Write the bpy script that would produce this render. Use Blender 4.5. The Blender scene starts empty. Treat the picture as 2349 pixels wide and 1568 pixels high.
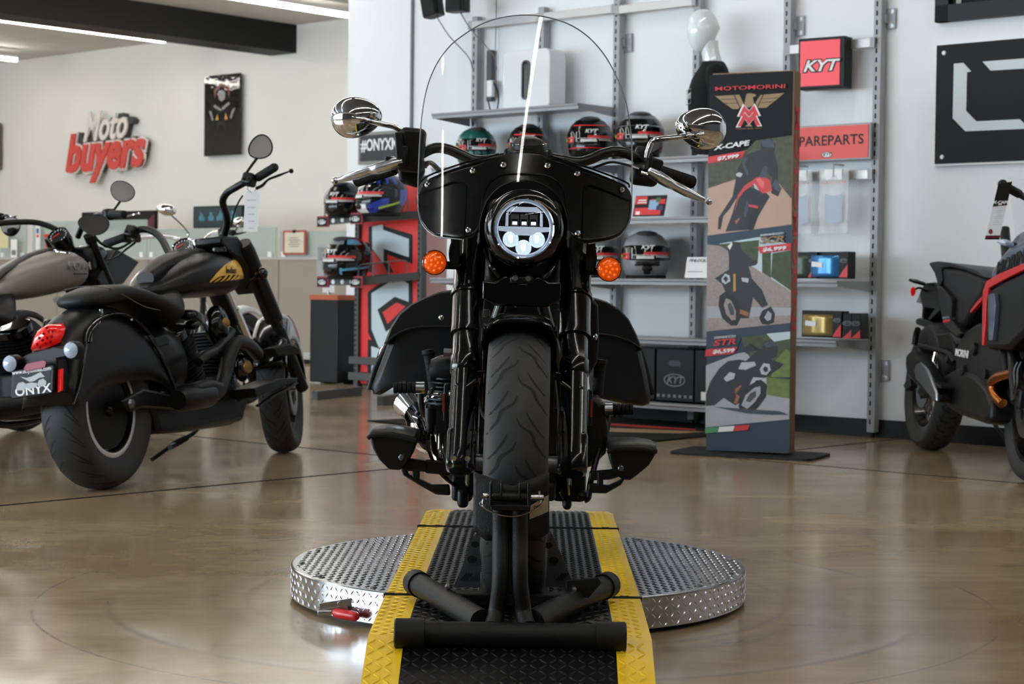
import bpy, math, random
from mathutils import Vector, Matrix
random.seed(7)
C = bpy.context.scene.collection
PI = math.pi
# ---------------- camera ----------------
W, H, FPX, PIT, ROL, TH, CH = 2349, 1568, 4214.0, 0.0319, 0.0118, 2.4119, 0.845
CR, SR, CP, SP = math.cos(ROL), math.sin(ROL), math.cos(PIT), math.sin(PIT)
cam = bpy.data.cameras.new('camera'); cam.sensor_width = 36; cam.lens = FPX*36/W
cam.dof.use_dof = True; cam.dof.focus_distance = 4.35; cam.dof.aperture_fstop = 9.5
co = bpy.data.objects.new('camera', cam); C.objects.link(co)
co.matrix_world = Matrix(((CR, -SR, 0, 0), (SR*SP, CR*SP, -CP, 0), (SR*CP, CR*CP, SP, CH), (0, 0, 0, 1)))
bpy.context.scene.camera = co
# ---------------- world, daylight, exposure ----------------
sc = bpy.context.scene
sc.view_settings.view_transform = 'Standard'; sc.view_settings.look = 'None'
sc.view_settings.exposure = 0.1; sc.view_settings.gamma = 1; sc.view_settings.use_curve_mapping = False
wd = bpy.data.worlds.new('world'); sc.world = wd; wd.use_nodes = True
wd.node_tree.nodes['Background'].inputs[0].default_value = (0.80, 0.90, 1.0, 1)
wd.node_tree.nodes['Background'].inputs[1].default_value = 2.2
sc.cycles.max_bounces = 7; sc.cycles.diffuse_bounces = 3; sc.cycles.glossy_bounces = 3; sc.cycles.use_adaptive_sampling = True; sc.cycles.adaptive_threshold = .12; sc.cycles.adaptive_min_samples = 12
sc.cycles.transparent_max_bounces = 10; sc.cycles.transmission_bounces = 6
sc.cycles.use_denoising = True; sc.cycles.sample_clamp_indirect = 6
RX, RN = Vector((-math.cos(TH), -math.sin(TH), 0)), Vector((math.sin(TH), -math.cos(TH), 0))
ROOM = Matrix(((RX.x, RN.x, 0, 0), (RX.y, RN.y, 0, 0), (0, 0, 1, 0), (0, 0, 0, 1)))   # room frame: x along the walls, y into them
def area(name, loc, size, energy, col, target):
    l = bpy.data.lights.new(name, 'AREA'); l.shape = 'RECTANGLE'; l.size, l.size_y = size; l.energy = energy; l.color = col
    o = bpy.data.objects.new(name, l); C.objects.link(o); o.location = loc
    o.rotation_euler = (Vector(target)-Vector(loc)).to_track_quat('-Z', 'Y').to_euler(); return o
# daylight coming through the shopfront glass behind the camera (b = -4 side)
for k, x in enumerate((-17.5, -12.5, -7.5)):
    p = ROOM @ Vector((x, -3.85, 1.75)); q = ROOM @ Vector((x*.75, 9, .7))
    area('daylight', p, (4.2, 2.7), 330, (0.73, 0.88, 1.0), q)

def ray(px, py):
    x = (px-W/2)/FPX; y = -(py-H/2)/FPX
    xr = x*CR-y*SR; yr = x*SR+y*CR
    return Vector((xr, CP+yr*SP, yr*CP-SP))
O = Vector((0, 0, CH))
def G(px, py, z=0.0):
    d = ray(px, py); return O+d*((z-CH)/d.z)
def D(px, py, Y):
    d = ray(px, py); return O+d*(Y/d.y)
def RWp(px, py, b):      # point of the wall plane b, in room coordinates
    d = ray(px, py); t = (b-O.dot(RN))/d.dot(RN); p = O+d*t
    return Vector((p.dot(RX), b, p.z))
class Frame:             # a thing's own axes
    def __init__(s, M): s.M = M; s.I = M.inverted()
    def d(s, px, py, Y): return s.I @ D(px, py, Y)
    def at(s, px, py, lat, axis=1):    # where the sight line meets the local plane axis = lat
        o = s.I @ O; d = (s.I.to_3x3() @ ray(px, py)); t = (lat-o[axis])/d[axis]; return o+d*t

# ---------------- materials ----------------
def lin(c):
    r = []
    for v in c:
        v /= 255.0; r.append(v/12.92 if v <= .04045 else ((v+.055)/1.055)**2.4)
    return r
MATS = {}
def mat(name, col, rough=.5, metal=0., coat=0., alpha=1., trans=0., ior=1.5, emit=None, es=1., noise=None, bump=None, sheen=0., spec=None):
    if name in MATS: return MATS[name]
    if max(col) <= 48 and not emit and not name.startswith(('tyre', 'print', 'board')):
        col = [c*.62 for c in col]; spec = .3 if spec is None else spec; coat *= .45
    m = bpy.data.materials.new(name); m.use_nodes = True; nt = m.node_tree; b = nt.nodes['Principled BSDF']
    b.inputs['Base Color'].default_value = lin(col)+[1]; b.inputs['Roughness'].default_value = rough
    b.inputs['Metallic'].default_value = metal; b.inputs['Coat Weight'].default_value = coat
    b.inputs['Coat Roughness'].default_value = .03
    b.inputs['Alpha'].default_value = alpha; b.inputs['Transmission Weight'].default_value = trans; b.inputs['IOR'].default_value = ior
    if spec is not None: b.inputs['Specular IOR Level'].default_value = spec
    if emit: b.inputs['Emission Color'].default_value = lin(emit)+[1]; b.inputs['Emission Strength'].default_value = es
    if noise or bump:
        tc = nt.nodes.new('ShaderNodeTexCoord'); nz = nt.nodes.new('ShaderNodeTexNoise')
        nt.links.new(tc.outputs['Object'], nz.inputs['Vector'])
        nz.inputs['Scale'].default_value = (noise or bump)[0]; nz.inputs['Detail'].default_value = 4
        if noise:
            cr = nt.nodes.new('ShaderNodeMix'); cr.data_type = 'RGBA'
            a = lin(col); k = noise[1]
            cr.inputs[6].default_value = [v*(1-k) for v in a]+[1]; cr.inputs[7].default_value = [min(1, v*(1+k)) for v in a]+[1]
            nt.links.new(nz.outputs['Fac'], cr.inputs[0]); nt.links.new(cr.outputs[2], b.inputs['Base Color'])
        if bump:
            bp = nt.nodes.new('ShaderNodeBump'); bp.inputs['Strength'].default_value = bump[1]; bp.inputs['Distance'].default_value = bump[2]
            n2 = nt.nodes.new('ShaderNodeTexNoise'); n2.inputs['Scale'].default_value = bump[0]; n2.inputs['Detail'].default_value = 3
            nt.links.new(tc.outputs['Object'], n2.inputs['Vector'])
            nt.links.new(n2.outputs['Fac'], bp.inputs['Height']); nt.links.new(bp.outputs['Normal'], b.inputs['Normal'])
    MATS[name] = m; return m

# ---------------- mesh builder ----------------
def ident(M): return M if M is not None else Matrix.Identity(4)
def frame_z(p, d, up=(0, 0, 1)):      # matrix at p whose z axis is d
    z = Vector(d).normalized(); u = Vector(up)
    if abs(z.dot(u)) > .99: u = Vector((0, 1, 0))
    x = u.cross(z).normalized(); y = z.cross(x)
    M = Matrix((x, y, z)).transposed().to_4x4(); M.translation = Vector(p); return M
def TR(x=0, y=0, z=0, rx=0, ry=0, rz=0, s=None):
    M = Matrix.Translation((x, y, z)) @ Matrix.Rotation(rz, 4, 'Z') @ Matrix.Rotation(ry, 4, 'Y') @ Matrix.Rotation(rx, 4, 'X')
    if s: M = M @ Matrix.Diagonal((s[0], s[1], s[2], 1))
    return M
class MB:
    def __init__(s): s.v = []; s.f = []; s.mi = []; s.cur = 0
    def add(s, vs, fs, M=None):
        o = len(s.v); M = ident(M)
        s.v += [M @ Vector(p) for p in vs]; s.f += [[i+o for i in f] for f in fs]; s.mi += [s.cur]*len(fs); return s
    def slot(s, k): s.cur = k; return s
    def box(s, c, d, M=None, tap=None):
        x, y, z = c; a, b, h = d[0]/2, d[1]/2, d[2]/2; t = tap or (1, 1)
        vs = [(x-a, y-b, z-h), (x+a, y-b, z-h), (x+a, y+b, z-h), (x-a, y+b, z-h),
              (x-a*t[0], y-b*t[1], z+h), (x+a*t[0], y-b*t[1], z+h), (x+a*t[0], y+b*t[1], z+h), (x-a*t[0], y+b*t[1], z+h)]
        return s.add(vs, [(3, 2, 1, 0), (4, 5, 6, 7), (0, 1, 5, 4), (1, 2, 6, 5), (2, 3, 7, 6), (3, 0, 4, 7)], M)
    def bar(s, p, q, w, h, up=(0, 0, 1)):      # box from p to q
        p, q = Vector(p), Vector(q); return s.box((0, 0, (q-p).length/2), (w, h, (q-p).length), frame_z(p, q-p, up))
    def loft(s, secs, caps=True, closed=True, M=None, loop=False):
        n = len(secs[0]); vs = [p for q in secs for p in q]; fs = []
        m = len(secs)
        for i in range(m if loop else m-1):
            i2 = (i+1) % m
            for j in range(n if closed else n-1):
                k = (j+1) % n; fs.append((i*n+j, i*n+k, i2*n+k, i2*n+j))
        if caps and closed and not loop: fs += [tuple(range(n-1, -1, -1)), tuple((m-1)*n+j for j in range(n))]
        return s.add(vs, fs, M)
    def tube(s, pts, r, seg=14, M=None, caps=True, flat=1., loop=False, smooth=0):
        pts = [Vector(p) for p in pts]
        if smooth: pts, r = catmull(pts, smooth, r, loop)
        n = len(pts); rs = r if isinstance(r, (list, tuple)) else [r]*n
        secs = []; up = None
        for i, p in enumerate(pts):
            a = pts[(i-1) % n] if (loop or i) else p; b = pts[(i+1) % n] if (loop or i < n-1) else p
            t = (b-a).normalized()
            if up is None:
                up = Vector((0, 0, 1)) if abs(t.z) < .9 else Vector((0, 1, 0))
            x = up.cross(t).normalized(); y = t.cross(x).normalized(); up = y
            secs.append([p+x*(rs[i]*math.cos(2*PI*k/seg))+y*(rs[i]*flat*math.sin(2*PI*k/seg)) for k in range(seg)])
        return s.loft(secs, caps, True, M, loop)
    def lathe(s, prof, M=None, seg=32, caps=True, arc=None):
        vs = []; n = len(prof); ns = seg if arc is None else seg+1; fs = []
        for k in range(ns):
            a = 2*PI*k/seg if arc is None else arc[0]+(arc[1]-arc[0])*k/seg
            for r, h in prof: vs.append((r*math.cos(a), r*math.sin(a), h))
        for k in range(seg):
            k2 = (k+1) % ns
            for j in range(n-1): fs.append((k*n+j, k2*n+j, k2*n+j+1, k*n+j+1))
        if caps and arc is None:
            if prof[0][0] > 1e-6: fs.append(tuple(k*n for k in range(ns-1, -1, -1)))
            if prof[-1][0] > 1e-6: fs.append(tuple(k*n+n-1 for k in range(ns)))
        return s.add(vs, fs, M)
    def cyl(s, p, q, r, seg=20, r2=None):
        p, q = Vector(p), Vector(q); return s.lathe([(r, 0), (r if r2 is None else r2, (q-p).length)], frame_z(p, q-p), seg)
    def ell(s, c, r, seg=24, rings=14, M=None):
        prof = [(math.sin(PI*i/rings), -math.cos(PI*i/rings)) for i in range(rings+1)]; prof[0] = (0, -1); prof[-1] = (0, 1)
        r = r if isinstance(r, (tuple, list)) else (r, r, r)
        return s.lathe(prof, ident(M) @ TR(*c, s=r), seg)
    def prism(s, poly, z0, z1, M=None):
        n = len(poly); A = sum(poly[i][0]*poly[(i+1) % n][1]-poly[(i+1) % n][0]*poly[i][1] for i in range(n))
        if A < 0: poly = poly[::-1]
        vs = [(x, y, z0) for x, y in poly]+[(x, y, z1) for x, y in poly]
        return s.add(vs, [tuple(range(n-1, -1, -1)), tuple(range(n, 2*n))]+[(i, (i+1) % n, n+(i+1) % n, n+i) for i in range(n)], M)
    def ring(s, outer, inner, z0, z1, M=None):     # same-count outlines -> plate with a hole
        n = len(outer); vs = [(x, y, z) for z in (z0, z1) for o in (outer, inner) for x, y in o]; fs = []
        for i in range(n):
            k = (i+1) % n
            fs += [(i, k, n+k, n+i)[::-1], (2*n+i, 2*n+k, 3*n+k, 3*n+i), (i, k, 2*n+k, 2*n+i), (n+k, n+i, 3*n+i, 3*n+k)]
        return s.add(vs, fs, M)
    def grid(s, P, thick=None):                     # P[i][j] points -> open surface
        return s.loft(P, False, False)
    def poly(s, pts): return s.add(pts, [tuple(range(len(pts)))])
    def build(s, name, mats, parent=None, smooth=35, bevel=0, sub=0, solid=0, soff=-1, bseg=2):
        me = bpy.data.meshes.new(name); me.from_pydata([tuple(p) for p in s.v], [], s.f)
        for m in (mats if isinstance(mats, (list, tuple)) else [mats]): me.materials.append(m)
        if any(s.mi): me.polygons.foreach_set('material_index', s.mi)
        me.update(); me.validate()
        if smooth: me.shade_smooth(); me.set_sharp_from_angle(angle=math.radians(smooth))
        o = bpy.data.objects.new(name, me); C.objects.link(o)
        if parent is not None: o.parent = parent
        if solid: k = o.modifiers.new('solid', 'SOLIDIFY'); k.thickness = solid; k.offset = soff
        if bevel: k = o.modifiers.new('bevel', 'BEVEL'); k.width = bevel; k.segments = bseg; k.limit_method = 'ANGLE'; k.angle_limit = math.radians(40)
        if sub: k = o.modifiers.new('sub', 'SUBSURF'); k.levels = k.render_levels = sub
        return o
def catmull(pts, n, r=None, loop=False):
    out = []; ro = []; m = len(pts); isr = isinstance(r, (list, tuple)); V = Vector
    for i in range(m if loop else m-1):
        p0 = pts[(i-1) % m] if (loop or i) else pts[0]*2-pts[1]; p1 = pts[i]; p2 = pts[(i+1) % m]
        p3 = pts[(i+2) % m] if (loop or i < m-2) else pts[-1]*2-pts[-2]
        for k in range(n):
            t = k/n; out.append(.5*((2*p1)+(p2-p0)*t+(2*p0-5*p1+4*p2-p3)*t*t+(3*p1-p0-3*p2+p3)*t*t*t))
            if isr: ro.append(r[i]*(1-t)+r[(i+1) % m]*t)
    if not loop:
        out.append(pts[-1])
        if isr: ro.append(r[-1])
    return out, (ro if isr else r)
def cat2(pts, n=6, loop=True):
    o, _ = catmull([Vector((x, y)) for x, y in pts], n, None, loop); return [(p.x, p.y) for p in o]
def text(s, size, M, m, parent, name='lettering', ext=.0008, bold=0., shear=0., sx=1., align='CENTER', track=1.):
    cu = bpy.data.curves.new(name, 'FONT'); cu.body = s; cu.size = size; cu.extrude = ext; cu.align_x = align; cu.align_y = 'CENTER'
    cu.offset = bold; cu.shear = shear; cu.space_character = track; cu.materials.append(m); cu.resolution_u = 3
    o = bpy.data.objects.new(name, cu); C.objects.link(o); dg = bpy.context.evaluated_depsgraph_get()
    me = bpy.data.meshes.new_from_object(o.evaluated_get(dg)); bpy.data.objects.remove(o); bpy.data.curves.remove(cu)
    if not me.materials: me.materials.append(m)
    o = bpy.data.objects.new(name, me); C.objects.link(o); o.parent = parent
    o.matrix_local = M @ Matrix.Diagonal((sx, 1, 1, 1)); return o
def tag(o, label, cat, group=None):
    o['label'] = label; o['category'] = cat
    if group: o['group'] = group
    return o
def thing(name, M, label, cat, group=None):
    o = bpy.data.objects.new(name, None); C.objects.link(o); o.empty_display_size = .1
    o.matrix_world = M; return tag(o, label, cat, group)
def struct(o): o['kind'] = 'structure'; return o
def inroom(o): o.matrix_world = ROOM.copy(); return o
def copy_tree(o, parent=None):
    c = o.copy(); C.objects.link(c)
    if parent is not None: c.parent = parent
    for ch in list(o.children): copy_tree(ch, c)
    return c
def rrect(w, h, r, n=4, cx=0, cy=0):
    p = []
    for sx, sy, a in ((1, 1, 0), (-1, 1, 90), (-1, -1, 180), (1, -1, 270)):
        for k in range(n+1):
            t = math.radians(a+90*k/n); p.append((cx+sx*(w/2-r)+r*math.cos(t), cy+sy*(h/2-r)+r*math.sin(t)))
    return p
def circ(r, n=24, cx=0, cy=0, ry=None): return [(cx+r*math.cos(2*PI*k/n), cy+(ry or r)*math.sin(2*PI*k/n)) for k in range(n)]
XZ = Matrix.Rotation(PI/2, 4, 'X')     # drawing x,y -> world x,z facing -y

# palette
BLK = mat('gloss_black_paint', (9, 9, 10), .18, coat=1.)
SAT = mat('satin_black', (20, 21, 23), .42)
MATT = mat('matte_black', (17, 18, 20), .55)
RUB = mat('rubber', (24, 24, 26), .7)
TYRE = mat('tyre_rubber', (34, 35, 37), .62, noise=(60, .12))
TYREG = mat('tyre_groove', (8, 8, 9), .8)
CHR = mat('chrome', (225, 225, 228), .04, 1.)
ALU = mat('brushed_alloy', (176, 180, 186), .28, 1.)
STEEL = mat('dull_steel', (120, 122, 126), .4, 1.)
WHITE = mat('white_print', (232, 232, 232), .5)
RED = mat('red_print', (214, 40, 42), .45)
DRED = mat('dark_red_print', (120, 24, 26), .5)
GREY = mat('grey_print', (120, 122, 124), .5)
BLACKP = mat('black_print', (14, 14, 15), .5)
LEATH = mat('black_leather', (24, 26, 30), .42, bump=(260, .25, .002))
POWD = mat('textured_powder_coat', (16, 17, 19), .5, bump=(420, .8, .0012))
# ---------------- the room ----------------
WALLM = mat('white_wall_paint', (228, 231, 234), .75, noise=(1.2, .012))
WARMW = mat('far_wall_paint', (228, 227, 221), .8)
CEIL = mat('ceiling_paint', (208, 206, 202), .85)
BEAM = mat('black_beam_paint', (18, 19, 20), .6)
KICK = mat('black_baseboard', (14, 14, 16), .45)
CZ = 3.95
REARW = mat('dark_unseen_wall_paint', (88, 88, 90), .8)  # kept dark on unseen walls so the black bike reflects little light
def wallbox(name, x0, x1, y0, y1, z0, z1, m):
    return struct(inroom(MB().box(((x0+x1)/2, (y0+y1)/2, (z0+z1)/2), (x1-x0, y1-y0, z1-z0)).build(name, m, smooth=0)))
# polished concrete floor with sawn joints, mottling and turning marks round the turntable
fm = bpy.data.materials.new('polished_concrete'); fm.use_nodes = True; nt = fm.node_tree; N = nt.nodes; Lk = nt.links; b = N['Principled BSDF']
geo = N.new('ShaderNodeNewGeometry')
def node(t, **k):
    n = N.new(t)
    for a, v in k.items(): setattr(n, a, v)
    return n
def mth(op, a, bb=None, c=None):
    n = node('ShaderNodeMath', operation=op)
    for i, v in enumerate((a, bb, c)):
        if v is None: continue
        if isinstance(v, (int, float)): n.inputs[i].default_value = v
        else: Lk.new(v, n.inputs[i])
    return n.outputs[0]
def vmap(sc_, rot=0, loc=(0, 0, 0)):
    m = node('ShaderNodeMapping'); m.inputs['Scale'].default_value = sc_; m.inputs['Rotation'].default_value = (0, 0, rot); m.inputs['Location'].default_value = loc
    Lk.new(geo.outputs['Position'], m.inputs['Vector']); return m.outputs[0]
def nz(vec, s, d=5, r=.6, dist=0.):
    n = node('ShaderNodeTexNoise'); n.inputs['Scale'].default_value = s; n.inputs['Detail'].default_value = d; n.inputs['Roughness'].default_value = r; n.inputs['Distortion'].default_value = dist
    Lk.new(vec, n.inputs['Vector']); return n.outputs['Fac']
def mixc(fac, a, c):
    n = node('ShaderNodeMix', data_type='RGBA')
    if isinstance(fac, (int, float)): n.inputs[0].default_value = fac
    else: Lk.new(fac, n.inputs[0])
    for i, v in ((6, a), (7, c)):
        if isinstance(v, (list, tuple)): n.inputs[i].default_value = list(v)+[1]
        else: Lk.new(v, n.inputs[i])
    return n.outputs[2]
def rng(v, a, bq, c=0., d=1.):
    n = node('ShaderNodeMapRange'); n.inputs[1].default_value = a; n.inputs[2].default_value = bq; n.inputs[3].default_value = c; n.inputs[4].default_value = d
    Lk.new(v, n.inputs[0]); return n.outputs[0]
big = nz(vmap((.55, 1.3, 1), -.7), 1.1, 6, .62, .8)
fine = nz(vmap((1, 1, 1)), 260, 2, .7)
med = nz(vmap((2, 6, 1), -.2), 1.6, 6, .65, .5)
c1 = mixc(rng(big, .35, .66), lin((142, 116, 82)), lin((176, 155, 122)))
c1 = mixc(rng(med, .35, .7, 0, .45), c1, lin((128, 106, 80)))
c1 = mixc(rng(fine, .35, .65, 0, .16), c1, lin((180, 168, 150)))
# scuff rings
sep = node('ShaderNodeSeparateXYZ'); Lk.new(geo.outputs['Position'], sep.inputs[0])
dx = mth('SUBTRACT', sep.outputs[0], .02); dy = mth('SUBTRACT', sep.outputs[1], 4.95)
rad = mth('SQRT', mth('ADD', mth('MULTIPLY', dx, dx), mth('MULTIPLY', dy, dy)))
ang = nz(vmap((1, 1, 1)), 1.3, 3)
for r0, w0, k0, cc in ((.80, .05, .34, (72, 66, 60)), (1.055, .055, .4, (176, 170, 160)), (1.08, .02, .5, (78, 72, 64)), (1.27, .007, .8, (60, 58, 56)), (.72, .02, .4, (70, 64, 58))):
    q = mth('ABSOLUTE', mth('SUBTRACT', rad, r0)); q = rng(q, 0, w0, 1, 0)
    q = mth('MULTIPLY', mth('MULTIPLY', q, rng(ang, .42, .62)), k0)
    c1 = mixc(q, c1, lin(cc))
# joints (room directions)
ca = node('ShaderNodeVectorMath', operation='DOT_PRODUCT'); Lk.new(geo.outputs['Position'], ca.inputs[0]); ca.inputs[1].default_value = RX
cb = node('ShaderNodeVectorMath', operation='DOT_PRODUCT'); Lk.new(geo.outputs['Position'], cb.inputs[0]); cb.inputs[1].default_value = RN
def roomxy(p): return p.dot(RX), p.dot(RN)
jx1 = roomxy(G(400, 1121.6))[0]; jy1 = roomxy(G(859, 1042.9))[1]; jy2 = roomxy(G(2100, 1087))[1]; jx2 = roomxy(G(1950, 1018.5))[0]
jm = None
CA_, CB_ = ca.outputs['Value'], cb.outputs['Value']
for v, off, hw, cut in ((CA_, jx1, .014, ('LESS_THAN', CB_, jy1)), (CB_, jy1, .012, ('LESS_THAN', CA_, jx1)), (CB_, jy2, .012, ('GREATER_THAN', CA_, jx2)), (CA_, jx2, .012, ('GREATER_THAN', CB_, jy2))):
    q = mth('MULTIPLY', mth('LESS_THAN', mth('ABSOLUTE', mth('SUBTRACT', v, off)), hw), mth(*cut))
    jm = q if jm is None else mth('MAXIMUM', jm, q)
c1 = mixc(jm, c1, lin((14, 16, 20)))
Lk.new(c1, b.inputs['Base Color'])
Lk.new(mth('ADD', rng(nz(vmap((1, 1, 1)), 2.2, 4), .3, .7, .13, .22), mth('MULTIPLY', jm, .6)), b.inputs['Roughness'])
Lk.new(mth('MULTIPLY', mth('SUBTRACT', 1, jm), .5), b.inputs['Specular IOR Level'])
bp = node('ShaderNodeBump'); bp.inputs['Strength'].default_value = .12; bp.inputs['Distance'].default_value = .004
Lk.new(nz(vmap((1, 1, 1)), 5, 3), bp.inputs['Height']); Lk.new(bp.outputs['Normal'], b.inputs['Normal'])
wallbox('floor', -26, 6, -5, 16, -.12, 0, fm)
wallbox('ceiling', -26, -13, -5, 16, CZ, CZ+.12, CEIL)
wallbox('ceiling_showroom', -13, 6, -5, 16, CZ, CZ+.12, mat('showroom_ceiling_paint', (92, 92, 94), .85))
XI = -8.767                       # left end of the rack wall
wallbox('wall_back', XI, 6, 9.12, 9.3, 0, CZ, WALLM)
wallbox('wall_pier', -11.2, XI-.0, 10.45, 10.75, 0, CZ, WALLM)
wallbox('wall_return', XI, XI+.18, 9.3, 10.75, 0, CZ, WALLM)
wallbox('wall_far', -26, -9, 14.94, 15.1, 0, CZ, WARMW)
wallbox('wall_inner', -9.18, -9, 10.75, 14.94, 0, CZ, WARMW)
wallbox('wall_right', 5.85, 6, -5, 9.12, 0, CZ, REARW)
wallbox('wall_left', -26, -25.85, -5, 15, 0, CZ, WARMW)
wallbox('trim_1', -17.4, -16.93, -4, 14.94, 3.61, CZ, BEAM)
wallbox('trim_2', RWp(947, 200, 10.45).x-.008, RWp(947, 200, 10.45).x+.008, 10.425, 10.45, 1.9, CZ, mat('grey_corner_bead', (120, 124, 128), .5))
wallbox('baseboard_back', XI, 6, 9.10, 9.12, 0, .1, KICK)
wallbox('baseboard_pier', -11.2, XI, 10.43, 10.45, 0, .1, KICK)
# shopfront behind the camera: sill, head, mullions and glass
wallbox('wall_rear', -26, 6, -4.2, -4.05, 3.15, CZ, WALLM)
wallbox('wall_unseen', -5.0, 6, -4.2, -4.05, 0, 3.15, REARW)  # unseen solid wall, added to keep window reflections off the black bike
wallbox('baseboard_rear', -26, -5.0, -4.2, -4.05, 0, .35, KICK)
mm = MB()
for k in range(9): mm.box((-25.9+k*2.45, -4.12, 1.75), (.12, .14, 2.8))
struct(inroom(mm.build('window_2', SAT, smooth=0)))
# window high on the back wall (top right)
wA = RWp(2151, 53, 9.1); wf = MB(); zb = wA.z
for x0, x1, z0, z1 in ((wA.x, wA.x+.08, zb, 3.5), (wA.x, wA.x+2.3, zb, zb+.09), (wA.x+2.22, wA.x+2.3, zb, 3.5), (wA.x, wA.x+2.3, 3.42, 3.5)):
    wf.box(((x0+x1)/2, 9.09, (z0+z1)/2), (x1-x0, .05, z1-z0))
w1 = struct(inroom(wf.build('window_1', BLACKP, smooth=0)))
gl = MB().box((wA.x+1.15, 9.1, (zb+3.5)/2), (2.2, .01, 3.4-zb)); g = gl.build('pane', mat('dark_office_glass', (26, 27, 28), .06), None, 0)
g.parent = w1
bl = MB().box((wA.x+.13, 9.092, (zb+3.5)/2), (.03, .004, 3.4-zb)); o = bl.build('mullion', mat('pale_blind', (150, 148, 140), .7), w1, 0)
for o in (g, o): o.matrix_parent_inverse = Matrix.Identity(4)
# linear lamps under the ceiling
LEDM = mat('lit_diffuser', (255, 255, 255), .5, emit=(255, 250, 240), es=24)
HOUS = mat('white_lamp_housing', (205, 205, 205), .4)
def strip(x, y0, y1, z, label, grp=None):
    t = thing('linear_lamp', ROOM @ TR(x, (y0+y1)/2, z), label, 'ceiling lamp', grp); L = y1-y0
    MB().box((0, 0, .045), (.09, L, .04)).build('housing', HOUS, t, bevel=.004)
    MB().prism(rrect(.075, L-.01, .03), -.02, .025).build('diffuser', LEDM, t)
    for k in (-1, 1):
        MB().cyl((0, k*L*.35, .06), (0, k*L*.35, CZ-z), .006, 8).build('hanger', STEEL, t)
strip(-18.55, 4.0, 14.2, 3.8, 'long glowing linear lamp below the black ceiling beam', None)
strip(-15.1, 4.0, 14.1, 3.8, 'long glowing linear lamp to the right of the black ceiling beam', None)
strip(-21.8, 4.0, 14.2, 3.8, 'linear lamp whose end shows at the left edge of the ceiling', None)
strip(-11.8, 8.5, 14.1, 3.8, 'added linear lamp out of view, brightening the far floor', 'showroom linear lamps')  # added lamp hidden behind the pier, lifts the far floor
for x in (-11.8, -8.45, -5.1, -1.75, 1.6):
    for y in (-2.8, 1.0, 4.8):
        strip(x, y, y+3.4, 3.8, 'added linear lamp out of view, brightening the far floor', 'showroom linear lamps')
# ---------------- turntable and ramp ----------------
def treads(mb, x0, x1, y0, y1, z, p=.0205, inside=None, M=None, L=.023, Wd=.0058, hgt=.0018):
    M = ident(M); i = 0; ny = int((y1-y0)/p); nx = int((x1-x0)/p)
    for j in range(ny):
        for i in range(nx):
            cx = x0+(i+.5)*p; cy = y0+(j+.5)*p
            if inside and not inside(cx, cy): continue
            a = PI/4 if (i+j) % 2 else -PI/4
            c_, s_ = math.cos(a), math.sin(a); vs = []
            for u, w, hh in ((-.5, 0, 0), (-.2, -.5, 0), (.2, -.5, 0), (.5, 0, 0), (.2, .5, 0), (-.2, .5, 0), (-.22, 0, 1), (.22, 0, 1)):
                vs.append((cx+u*L*c_-w*Wd*s_, cy+u*L*s_+w*Wd*c_, z+hh*hgt))
            mb.add(vs, [(0, 1, 6), (1, 2, 7, 6), (2, 3, 7), (3, 4, 7), (4, 5, 6, 7), (5, 0, 6)], M)
TPLATE = mat('bright_tread_plate', (196, 200, 205), .2, 1., noise=(9, .12))
TBLK = mat('black_tread_plate', (22, 22, 24), .38, noise=(8, .25))
TYEL = mat('yellow_tread_plate', (240, 196, 20), .4, noise=(6, .12))
TD = Vector((.0235, 4.947, 0)); TR_ = .61; TZ = .093
tt = thing('turntable', Matrix.Translation(TD), 'round silver tread plate turntable under the gloss black cruiser', 'turntable')
HWR = .302
def in_disc(x, y): return x*x+y*y < (TR_-.014)**2 and abs(x+.005) > HWR-.01
mb = MB(); mb.lathe([(0, 0), (TR_-.004, 0), (TR_, -.003), (TR_, -.006)], TR(0, 0, TZ), 96, False)
treads(mb, -TR_, TR_, -TR_, TR_, TZ, inside=in_disc); mb.build('top_plate', TPLATE, tt, 30)
mb = MB(); mb.lathe([(TR_, .013), (TR_, TZ-.002)], None, 96, False)
nn = 188
for k in range(nn):
    for j in range(4):
        a = 2*PI*k/nn; q = .0165+j*.0195+.0; 
        Mx = Matrix.Rotation(a, 4, 'Z') @ TR(TR_-.0002, 0, q+.006) @ Matrix.Rotation(PI/2, 4, 'Z') @ Matrix.Rotation(PI/2, 4, 'X')
        t = (-1)**(k+j)*PI/4+0; L, Wd = .0185, .0042; vs = []
        for u, w, hh in ((-.5, 0, 0), (-.2, -.5, 0), (.2, -.5, 0), (.5, 0, 0), (.2, .5, 0), (-.2, .5, 0), (-.22, 0, 1), (.22, 0, 1)):
            vs.append((u*L*math.cos(t)-w*Wd*math.sin(t), u*L*math.sin(t)+w*Wd*math.cos(t), hh*.0018))
        mb.add(vs, [(0, 1, 6), (1, 2, 7, 6), (2, 3, 7), (3, 4, 7), (4, 5, 6, 7), (5, 0, 6)], Mx)
mb.build('skirt', TPLATE, tt, 30)
MB().lathe([(0, 0), (TR_-.03, 0), (TR_-.03, .016)], None, 64).build('base_ring', BLACKP, tt)
mb = MB()
for k in range(16):
    a = 2*PI*k/16+.12; mb.lathe([(.0, .003), (.006, .003), (.008, 0)], TR((TR_-.03)*math.cos(a), (TR_-.03)*math.sin(a), TZ+.0012), 8, False)
mb.build('screws', STEEL, tt)
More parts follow.
